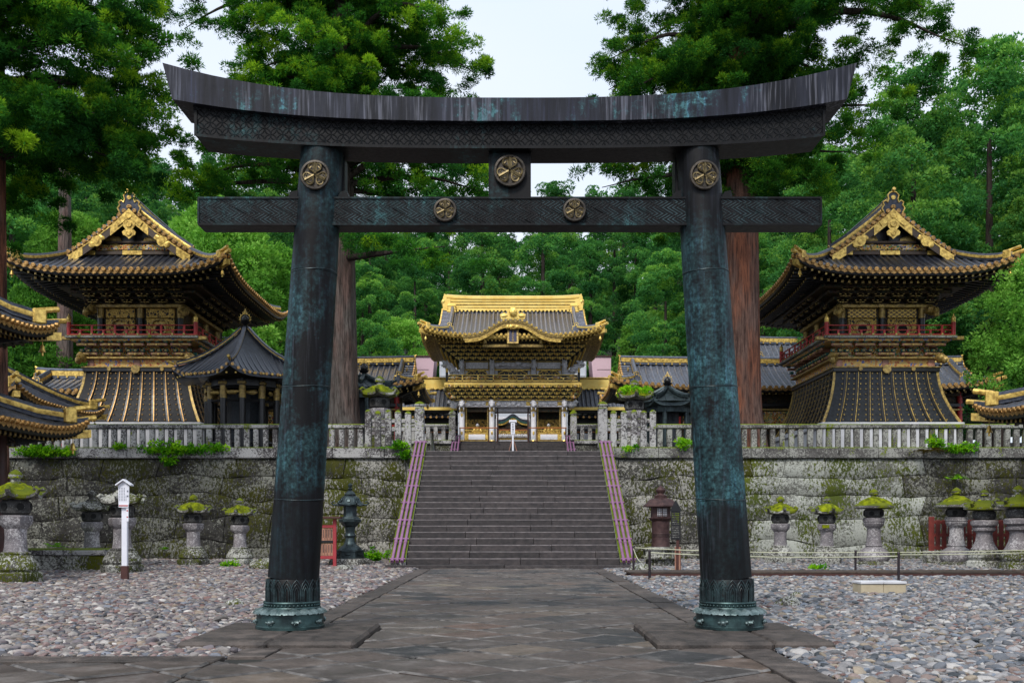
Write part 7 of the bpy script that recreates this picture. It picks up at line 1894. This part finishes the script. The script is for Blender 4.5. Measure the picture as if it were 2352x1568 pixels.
for Y, sp in rows:
    half = .56*Y+4; x = -half+r_.uniform(0, sp)
    while x < half:
        y = Y+r_.uniform(-2.5, 2.5); px = 1178+x/y*FPX
        hz = hill_z(x, y)
        # top outline wanted at this column of the picture
        if px < 1000: top = 150+.1*px
        elif px < 1260: top = 250+(px-1000)*.7
        elif px < 1360: top = 432
        elif px < 1700: top = 440-(px-1360)*.3
        else: top = 330-(px-1700)*.26
        ztop = zpx(top, y); i = r_.randrange(6); H = protos[i][1]
        s0 = min(1.25, max(.55, (ztop-hz)/H)) if Y > 120 else r_.uniform(.72, 1.0)
        s0 = min(s0, (ztop-hz)/H) if (ztop-hz) > 6 else .5
        if not (abs(x) < 15.5 and y < 94):
            k0 = next(nm for lim, nm in LM if px < lim); rw_ = RWN[[q_[0] for q_ in rows].index(Y)]
            n_ = seen.get((k0, Y), 0); seen[(k0, Y)] = n_+1
            far_tree(i, x, y, hz-.5, s0, 'cedar %s, %s%s' % (k0, rw_, ['', ', more rightward', ', rightmost', ', last'][min(n_, 3)]), 'cedars on the wooded hillside')
        x += sp*r_.uniform(.7, 1.2)
# taller nearer trees flanking the precinct
LN = ['left of its gable, second in depth', 'above its gable', 'above its right eave', 'at the far left edge', 'low beside its left eave', 'right of its roof, deeper', 'rightmost, beside the left column', 'at the left edge, deepest', 'small, close behind the roof', 'small, right of the column', 'tallest, upper left', 'second tallest, upper left']
RN = ['just right of its gable', 'second right of its gable', 'toward the right edge, third', 'above its left eave', 'above its gable, deeper', 'tall, right and deep', 'at the right edge', 'low at the right edge', 'left of its roof', 'over its peak, deepest', 'beside the red-brown trunk', 'nearest the right column', 'small, right of its eave', 'farthest at the right edge']
Lset = [(-33, 66, 1.15), (-28, 72, 1.1), (-23.5, 76, 1.2), (-37, 62, 1.2), (-31, 60, 1.0), (-19, 80, 1.1), (-15, 82, 1.0), (-40, 72, 1.2), (-26, 64, .8), (-12, 80, .75), (-34, 80, 1.3), (-26, 84, 1.25)]
for k, (x, y, s0) in enumerate(Lset):
    far_tree(k % 6, x, y, TZ2-1, s0*.88, 'tall dark cedar behind the drum tower, '+LN[k], 'cedars beyond the drum tower')
RS = .8
Rset = [(24, 60, 1.28), (29.5, 62, 1.38), (34, 66, 1.4), (21.5, 68, 1.15), (27, 70, 1.3), (32, 74, 1.4), (38, 62, 1.3), (36, 56, 1.1), (19, 76, .95), (24, 80, 1.15), (15.5, 79, .9), (12.2, 80, .95), (30, 56, .95), (40, 72, 1.3)]
for k, (x, y, s0) in enumerate(Rset):
    far_tree((k*2+1) % 6, x, y, TZ2-1, s0*.93*RS, 'tall bright cedar behind the bell tower, '+RN[k], 'cedars beyond the bell tower', crown=bright[k % 2])
# undergrowth on the slope
r2 = random.Random(3); pf = []
for _ in range(3400):
    y = r2.uniform(80, 125); x = r2.uniform(-.72*y, .72*y)
    if abs(x) < 8.6 and y < 91: continue
    pf.append((x, y, hill_z(x, y)+r2.uniform(.2, 2.6), r2.uniform(.6, 1.2), r2.uniform(.1, .5)))
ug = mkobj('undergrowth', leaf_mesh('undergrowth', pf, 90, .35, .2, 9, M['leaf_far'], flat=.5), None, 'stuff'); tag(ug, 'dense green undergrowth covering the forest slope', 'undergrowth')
# light green rounded trees beside the gate
def bushy(name, label, X, Y, z, H, R_, seed, light, per=80, npf=230, Ln=.2, wd=.12, cat='tree', lo=.0, mat='leaf_light', grp=None):
    t_ = thing(name, label, cat, (X, Y, z), 0, grp); r_ = random.Random(seed); pf = []
    for _ in range(npf):
        u = r_.random()**.8; a = r_.uniform(0, 2*PI); z_ = H*(lo+(1-lo)*u); e = R_*math.sqrt(max(0.02, 1-((u-.25)/.78)**2 if u > .25 else .75+u))*(1+.15*math.sin(3*a+seed)); f = r_.uniform(.6, 1.0)
        pf.append((e*f*math.cos(a), e*f*math.sin(a), z_, r_.uniform(.35, .62)*(R_/3)**.5, light+r_.gauss(0, .13)+.15*u))
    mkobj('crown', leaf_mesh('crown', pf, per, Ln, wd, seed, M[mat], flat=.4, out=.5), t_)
    q = MB(); q.cyl((0, 0, -.3), (0, 0, H*.7), .03*H, .02, n=8); q.build('trunk', M['bark_dark'], t_)
    return t_
Yt = 90.5
bushy('young_tree', 'bright light green conical tree just left of the gilded gate roof', (918-1178)/FPX*Yt, Yt, TZ2, zpx(735, Yt)-TZ2, 3.0, 3, .55)
bushy('young_tree', 'light green pointed tree just right of the gilded gate roof', (1466-1178)/FPX*Yt, Yt, TZ2, zpx(745, Yt)-TZ2, 2.8, 8, .3)
bushy('maple_tree', 'pale green layered maple between the drum tower roof and left column', (505-1178)/FPX*62, 62, TZ2-2, zpx(478, 62)-TZ2+2, 4.6, 5, .42, npf=420, lo=.3, Ln=.22, wd=.14)
bushy('maple_tree', 'soft green broadleaf tree beside the left bronze column', (640-1178)/FPX*66, 66, TZ2-1, zpx(545, 66)-TZ2, 2.8, 6, .2, npf=260, lo=.2)
bushy('maple_tree', 'yellow-green young maple peeping over the left side of the drum tower roof', (170-1178)/FPX*60, 60, TZ, zpx(505, 60)-TZ, 3.0, 15, .28, npf=260, lo=.45)
bushy('maple_tree', 'deep green broadleaf tree left of the drum tower balcony', (95-1178)/FPX*58, 58, TZ, zpx(660, 58)-TZ, 3.2, 16, .05, npf=240, lo=.35)
bushy('maple_tree', 'fresh green maple spreading at the right edge beside the bell tower', (2400-1178)/FPX*42, 42, TZ, zpx(600, 42)-TZ, 2.6, 25, .35, npf=150, lo=.3, Ln=.13, wd=.1, per=90)
bushy('maple_tree', 'low spray of fresh maple leaves over the right long roof', (2300-1178)/FPX*44, 44, TZ, zpx(770, 44)-TZ, 1.5, 26, .35, npf=60, lo=.68, Ln=.13, wd=.1, per=90)
# ---- weeds, ferns
def fern(label, X, Y, z, n, L_, seed, mat='leaf_weed', cat='fern', name='fern', up=.5, grp=None):
    r_ = random.Random(seed); q = MB()
    for i in range(n):
        a = r_.uniform(0, 2*PI); d = Vector((math.cos(a), math.sin(a)*.7, up*r_.uniform(.4, 1.6))).normalized(); ll = L_*r_.uniform(.6, 1.1); p = Vector((r_.gauss(0, L_*.25), r_.gauss(0, L_*.12), 0)); pts = []
        for k in range(7):
            pts.append(p+d*ll*k/6-Vector((0, 0, .5*ll*(k/6)**2)))
        s_ = d.cross(Vector((0, 0, 1))).normalized()
        for k in range(1, 6):
            w = ll*.26*math.sin(PI*(k+.7)/7)
            for e in (-1, 1): b0 = pts[k]; q.add([b0-d*ll*.045, b0+d*ll*.05, b0+s_*e*w+d*w*.5-Vector((0, 0, w*.2))], [(0, 1, 2)])
    me_o = q.build(name, M[mat]); a_ = me_o.data.attributes.new('tint', 'FLOAT', 'POINT'); a_.data.foreach_set('value', np.clip(np.repeat(np.random.default_rng(seed).normal(.45, .2, len(me_o.data.vertices)//3+1), 3)[:len(me_o.data.vertices)], 0, 1).astype(np.float32))
    me_o.location = (X, Y, z); tag(me_o, label, cat, grp); return me_o
def wallpt(px, py, Y): return (px-1178)/FPX*Y, Y, zpx(py, Y)
def weeds(label, px, py, Y, w, h, n, seed, Ln=.1, wd=.07, tint=.45, name='weeds', mat='leaf_weed'):
    r_ = random.Random(seed); X, _, Z = wallpt(px, py, Y); pf = [(r_.gauss(0, w*.45), r_.gauss(0, .1), abs(r_.gauss(0, h*.4)), r_.uniform(.07, .15), tint-.12+r_.gauss(0, .3)) for _ in range(int(n*.6))]
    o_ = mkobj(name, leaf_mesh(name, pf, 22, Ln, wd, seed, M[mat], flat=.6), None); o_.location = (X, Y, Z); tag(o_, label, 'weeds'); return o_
Yw = WY+.12
weeds('bright green weeds hanging over the coping at the far left of the wall', 100, 1043, Yw, 1.1, .3, 150, 1)
weeds('long clump of bright weeds on the coping above the moss-capped lanterns', 405, 1038, Yw, 1.3, .28, 170, 2)
weeds('trailing weeds below the coping left of the bronze column', 385, 1065, Yw-.05, .25, .25, 22, 3)
weeds('small yellow-green tuft on the left coping', 273, 1028, Yw, .25, .12, 16, 4, tint=.8)
weeds('small green tuft on the coping next to the left bronze column', 500, 1030, Yw, .35, .12, 14, 5)
weeds('leafy tuft at the foot of the left stair post', 920, 1025, Yw, .4, .15, 24, 6)
weeds('leafy weeds growing beside the top of the left pipes', 932, 1050, Yw-.1, .22, .3, 22, 7)
weeds('green weeds at the wall foot beside the bronze lantern', 855, 1283, 33.5, .7, .3, 60, 8)
weeds('bright weeds by the coping left of the brown fern', 2150, 1028, Yw, .25, .5, 26, 9)
weeds('round leaved weeds on the coping right of the brown fern', 2210, 1035, Yw, .7, .2, 50, 10)
weeds('feathery weeds against the right column on the coping', 1572, 1030, Yw, .3, .4, 26, 11, tint=.7)
weeds('tiny weeds at the base of the lantern nearest the left column', 530, 1300, gY(1303)-.3, .3, .1, 12, 12)
weeds('tiny weeds at the base of the round-capped lantern row', 1880, 1308, gY(1311), .4, .1, 12, 13)
weeds('tuft of leaves on the right coping beside the stair post', 1600-150, 1032, Yw, .3, .1, 12, 14)
fern('big dry brown fern hanging from the right coping', *wallpt(2138, 1035, Yw-.1), 34, .65, 3, 'leaf_fern', up=.3)
fern('small green fern growing out of the right wall face', *wallpt(2198, 1100, Yw-.1), 18, .45, 4, up=.6)
fern('green fern at the left stair fence base', *wallpt(893, 1030, Yw-.05), 16, .45, 5, up=.5)
fern('little fern on the wall between the two moss-capped lanterns', *wallpt(382, 1262, 35.9), 10, .3, 6, up=.7)
fern('green fern on the low ledge behind the leftmost lantern', *wallpt(130, 1256, 27.4), 14, .35, 7, up=.7)
fern('green fern low on the wall right of the left column', *wallpt(918, 1045, Yw-.1), 12, .3, 8, up=.4)
# ferns on the overgrown lantern cap
t0 = [o for o in C.objects if o.get('label', '').startswith('tall stone lantern overgrown')][0]
r_ = random.Random(5); pf = [(t0.location.x+.62*math.cos(a)*r_.uniform(.4, 1.05), t0.location.y+.62*math.sin(a)*r_.uniform(.4, 1.05), zpx(905, 39)+r_.uniform(-.1, .22), r_.uniform(.07, .13), r_.uniform(.2, .9)) for a in [r_.uniform(0, 6.28) for _ in range(110)]]
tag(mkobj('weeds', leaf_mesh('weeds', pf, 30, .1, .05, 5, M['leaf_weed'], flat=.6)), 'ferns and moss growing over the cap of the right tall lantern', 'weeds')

# ---- gravel: tens of thousands of pebbles, instanced on points of one object
g = np.random.default_rng(5); pts = []
def region(y0, y1, dens, ok):
    n = int((y1-y0)*(y1*1.1+3)*dens); y = g.uniform(y0, y1, n); x = g.uniform(-1, 1, n)*(y*.54+1.2); k = ok(x, y); return np.stack([x[k], y[k]], 1)
def okf(x, y):
    k = ((x < PX0-.02) & (y > 9.32)) | (x > PX1+.03)
    for (a, b_, c_, d_) in PL: k &= ~((x > a-.02) & (x < b_+.02) & (y > c_) & (y < d_+.02))
    k &= ~((y > 28.25) & (np.abs(x) < 3.7)); k &= ~((np.abs(y-24.3) < .55) & (x > 2.7)); k &= y < 35.95
    return k
A = region(6.6, 14, 800, okf); B_ = region(14, 22, 520, okf); D_ = region(22, 36, 280, okf)
P2 = np.concatenate([A, B_, D_]); n = len(P2)
size = np.concatenate([g.gamma(4, .0054, len(A)), g.gamma(4, .0062, len(B_)), g.gamma(5, .0066, len(D_))]); size = np.clip(size, .011, .065)
edge = (P2[:, 0] > PX1) & (P2[:, 0] < PX1+.5)
co = np.zeros((n, 3), np.float32); co[:, :2] = P2; co[:, 2] = size*.3+g.uniform(-.0, .022, n)+.0
left = P2[:, 0] < 0
pal = np.array([[.22, .2, .19], [.33, .29, .27], [.16, .14, .15], [.24, .17, .16], [.4, .37, .34], [.08, .08, .09], [.19, .2, .23], [.28, .22, .17], [.17, .1, .09], [.5, .47, .44]])
palr = np.array([[.21, .21, .22], [.3, .29, .29], [.15, .16, .18], [.26, .2, .18], [.42, .4, .38], [.07, .08, .09], [.17, .195, .235], [.3, .25, .19], [.17, .1, .09], [.46, .45, .43]])
pr = np.array([.2, .14, .15, .13, .09, .09, .07, .07, .03, .03]); idx = g.choice(10, n, p=pr)
col = np.where(left[:, None], pal[idx], palr[idx])*g.uniform(.55, 1.08, (n, 1))
me = bpy.data.meshes.new('gravel'); me.vertices.add(n); me.vertices.foreach_set('co', co.reshape(-1))
a = me.attributes.new('psize', 'FLOAT_VECTOR', 'POINT'); sv = np.stack([size*g.uniform(.9, 1.5, n), size*g.uniform(.75, 1.1, n), size*g.uniform(.42, .75, n)], 1).astype(np.float32); a.data.foreach_set('vector', sv.reshape(-1))
a = me.attributes.new('prot', 'FLOAT_VECTOR', 'POINT'); rv = np.stack([g.normal(0, .25, n), g.normal(0, .25, n), g.uniform(0, 6.28, n)], 1).astype(np.float32); a.data.foreach_set('vector', rv.reshape(-1))
a = me.attributes.new('tint', 'FLOAT_COLOR', 'POINT'); a.data.foreach_set('color', np.concatenate([col, np.ones((n, 1))], 1).astype(np.float32).reshape(-1))
gr = mkobj('gravel', me, None, 'stuff'); tag(gr, 'loose grey and reddish pebbles covering the court on both sides of the path', 'gravel')
ng = bpy.data.node_groups.new('gravel_nodes', 'GeometryNodeTree'); ng.interface.new_socket('Geometry', in_out='INPUT', socket_type='NodeSocketGeometry'); ng.interface.new_socket('Geometry', in_out='OUTPUT', socket_type='NodeSocketGeometry')
N_ = ng.nodes; gi = N_.new('NodeGroupInput'); go = N_.new('NodeGroupOutput'); ip = N_.new('GeometryNodeInstanceOnPoints'); ico = N_.new('GeometryNodeMeshIcoSphere'); ico.inputs['Radius'].default_value = 1.0; ico.inputs['Subdivisions'].default_value = 3
# knobbly shape: offset by noise
sp = N_.new('GeometryNodeSetPosition'); nz = N_.new('ShaderNodeTexNoise'); nz.inputs['Scale'].default_value = 1.1; nz.inputs['Detail'].default_value = 1.0; nm = N_.new('GeometryNodeInputNormal'); sub = N_.new('ShaderNodeMath'); sub.operation = 'SUBTRACT'; sub.inputs[1].default_value = .5; vm_ = N_.new('ShaderNodeVectorMath'); vm_.operation = 'SCALE'; mul = N_.new('ShaderNodeMath'); mul.operation = 'MULTIPLY'; mul.inputs[1].default_value = .9
ss = N_.new('GeometryNodeSetShadeSmooth'); sm = N_.new('GeometryNodeSetMaterial'); sm.inputs['Material'].default_value = M['pebble']
def na(nm_, t_): x_ = N_.new('GeometryNodeInputNamedAttribute'); x_.data_type = t_; x_.inputs[0].default_value = nm_; return x_
s1, s2_ = na('psize', 'FLOAT_VECTOR'), na('prot', 'FLOAT_VECTOR'); lk = ng.links.new
lk(gi.outputs[0], ip.inputs['Points']); lk(ico.outputs['Mesh'], sp.inputs['Geometry']); lk(nz.outputs[0], sub.inputs[0]); lk(sub.outputs[0], mul.inputs[0]); lk(nm.outputs[0], vm_.inputs[0]); lk(mul.outputs[0], vm_.inputs['Scale']); lk(vm_.outputs[0], sp.inputs['Offset'])
lk(sp.outputs[0], ss.inputs['Geometry']); lk(ss.outputs[0], sm.inputs['Geometry']); lk(sm.outputs[0], ip.inputs['Instance']); e2r = N_.new('FunctionNodeEulerToRotation'); lk(s2_.outputs[0], e2r.inputs[0]); lk(e2r.outputs[0], ip.inputs['Rotation']); lk(s1.outputs[0], ip.inputs['Scale']); lk(ip.outputs[0], go.inputs[0])
md = gr.modifiers.new('pebbles', 'NODES'); md.node_group = ng

# lettering becomes plain mesh
for o in [o for o in C.objects if o.type == 'FONT']:
    dg = bpy.context.evaluated_depsgraph_get(); me = bpy.data.meshes.new_from_object(o.evaluated_get(dg)); nm = o.name
    n_ = bpy.data.objects.new('lettering_mesh', me); C.objects.link(n_); n_.matrix_local = o.matrix_local.copy(); n_.parent = o.parent; n_.location = o.location; n_.rotation_euler = o.rotation_euler
    bpy.data.objects.remove(o); n_.name = 'lettering'
